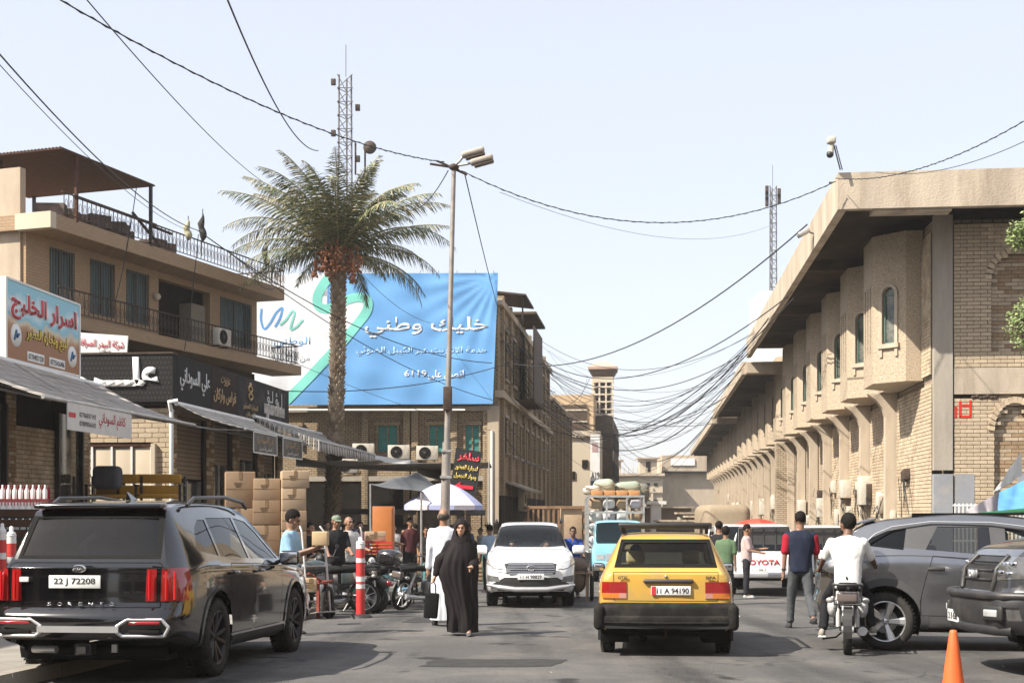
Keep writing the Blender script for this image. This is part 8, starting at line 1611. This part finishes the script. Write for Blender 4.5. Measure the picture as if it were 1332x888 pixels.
for k in range(7): MB().box((-1.0 + k * .18, -.55, 1.75), (.07, .05, 1.4)).build('stake', tm, wt)
for z in (1.2, 1.6, 2.0, 2.45): MB().box((-.95, 1.1, z), (.05, 3.4, .16)).build('side_board', tm, wt); MB().box((1.0, 1.1, z), (.05, 3.4, .16)).build('side_board', tm, wt)
MB().box((0, -.56, 2.47), (2.1, .06, .1)).build('top_rail', tm, wt); MB().rbox((.55, -.3, 1.8), (.75, .4, 1.3), .01).build('loaded_carton', M_card[2], wt)
for x in (-.8, .8):
    for y in (0, 2.4): MB().lathe([(.0, -.1), (.33, -.1), (.35, 0), (.33, .1), (0, .1)], (x, y, .36), 'x', 24).build('wheel', M_tyre, wt)
tt = root('canvas_truck', 'truck under a dusty brown canvas hood behind the red parasol', 'truck', (P(956, 0, 52).x, 54, gz(54)), -.02); MB().rbox((0, 1.5, 1.9), (1.9, 4, 1.7), .35, None, 0, 4).build('canvas_hood', cloth((.30, .24, .17)), tt); MB().rbox((0, -.4, 1.1), (1.8, 1.2, 1.3), .15, None, 0, 3).build('cab', PW, tt)
for x in (-.8, .8):
    for y in (-.3, 2.8): MB().lathe([(.0, -.1), (.33, -.1), (.35, 0), (.33, .1), (0, .1)], (x, y, .36), 'x', 24).build('wheel', M_tyre, tt)
# end of the street: kiosk, pillar, parked goods
kp = root('white_pillar', 'short white pillar at the end of the street', 'pillar', (P(853, 0, 120).x, 120, gz(120))); MB().box((0, 0, 2.2), (.9, .9, 4.6)).box((0, 0, 4.6), (1.8, 1.4, .3)).build('pillar_body', M_white, kp)
for i, (px, Y, w_, h, c) in enumerate(((880, 110, 3.2, 2.8, (.12, .1, .09)), (897, 118, 2.0, 3.6, (.4, .36, .3)), (914, 112, 2.6, 3.2, (.2, .18, .15)), (868, 130, 4.5, 4.4, (.2, .16, .13)))):
    r = root('far_kiosk', ['dark low kiosk at the end of the street', 'pale narrow kiosk beside the dark one', 'brown kiosk nearest the market building at the end', 'tall dark hoarding behind the kiosks'][i], 'kiosk', (P(px, 0, Y).x, Y, gz(Y))); MB().box((0, 0, h / 2), (w_, 2, h)).build('wall', cloth(c), r); MB().box((0, -.3, h), (w_ + .5, 2.8, .15)).build('roof', M_conc, r); MB().box((0, -1.02, h * .45), (w_ * .6, .1, h * .5)).build('opening', M_dark, r)
# litter
for i in range(18):
    Y = rnd.uniform(13, 40); x = rnd.uniform(-3.5, 5.5) * Y / 17 + .1 * Y; r = MB(); s_ = rnd.uniform(.015, .035); r.add([(-s_, 0, .004), (s_, -s_ * .4, .008), (s_ * .8, s_ * .6, .02), (-s_ * .5, s_ * .7, .006)], [(0, 1, 2, 3)]); tag(r.build('paper_scrap', M_white, None, (x, Y, gz(Y) + .005), (SL * -1, 0, rnd.uniform(0, 6))), 'tiny pale scrap of litter lying on the asphalt', 'litter', 'litter on the road')

# ================================================================ the rest of the square behind and beside the camera (seen only in reflections)
for (x, y, w_, d_, h, k, c, lb) in ((-17, 4, 6, 30, 8.5, .05, M_shopb, 'brown brick shop row on the left of the square beside the camera'), (17.5, -2, 8, 32, 10, .05, M_facb, 'tall brick house row on the right of the square beside the camera'), (-9, -34, 22, 8, 12, 0, M_plas, 'plastered block closing the square behind the camera, left half'), (13, -36, 20, 8, 14, 0, M_uppb, 'brick block closing the square behind the camera, right half')):
    r = root('square_building', lb, 'building', (x, y, gz(y)), 0); MB().box((0, 0, h / 2), (w_, d_, h)).build('wall', c, r); MB().box((0, 0, h + .1), (w_ + .6, d_ + .6, .3)).build('roof_edge', M_conc, r)
    side = abs(d_) > abs(w_); n = int((d_ if side else w_) / 3.2); s = (1 if x < 0 else -1)
    for i in range(n):
        t = -(d_ if side else w_) / 2 + 1.6 + i * 3.2
        for z in (1.5, 5, 8.2):
            if z > h - 1.5: continue
            sz = (2.4 if z < 2 else 1.2, 2.8 if z < 2 else 1.6)
            if side: MB().box((s * w_ / 2, t, z), (.12, sz[0], sz[1])).build('window' if z > 2 else 'shop_opening', M_dark, r)
            else: MB().box((t, d_ / 2, z), (sz[0], .12, sz[1])).build('window' if z > 2 else 'shop_opening', M_dark, r)
# worn patches and a drain cover in the road
M_patch = mat('fresh_asphalt_patch', (.05, .049, .048), .85, var=.2, scale=6, bump=.5, fine=60); M_patch2 = mat('pale_asphalt_patch', (.125, .118, .108), .9, var=.2, scale=4, bump=.4, fine=50)
for (x, y, w_, l_, mt, lb) in ((-.2, 14.4, 1.5, .9, M_patch, 1), (2.6, 19.5, .7, 4.5, M_patch2, 2), (-1.2, 22, 1.1, 1.6, M_patch, 3), (.9, 30, 2.2, 1.5, M_patch, 5)):
    n = 18; m = MB(); pts = []
    for i in range(n): a = 2 * math.pi * i / n; q = 1 + .18 * NZ.noise(V((math.cos(a) * 2, math.sin(a) * 2, lb))); e = 1 / max(abs(math.cos(a)), abs(math.sin(a))) ** .8; pts.append((x + math.cos(a) * e * q * w_ / 2 + .1 * math.sin(a), y + math.sin(a) * e * q * l_ / 2))
    m.add([(a, b, gz(b) + .004) for a, b in pts], [list(range(n))]); tag(m.build('road_patch', mt), kind='structure')
# thin summer dust in the air
hzm = bpy.data.materials.new('haze'); hzm.use_nodes = True; n_ = hzm.node_tree.nodes; n_.clear(); pv = n_.new('ShaderNodeVolumePrincipled'); pv.inputs['Color'].default_value = (.95, .93, .9, 1); pv.inputs['Density'].default_value = .0005; oo = n_.new('ShaderNodeOutputMaterial'); hzm.node_tree.links.new(pv.outputs[0], oo.inputs['Volume'])
tag(MB().box((0, 1650, 13), (7400, 3900, 40)).build('haze', hzm), kind='stuff')
bpy.data.scenes.remove(TMP)
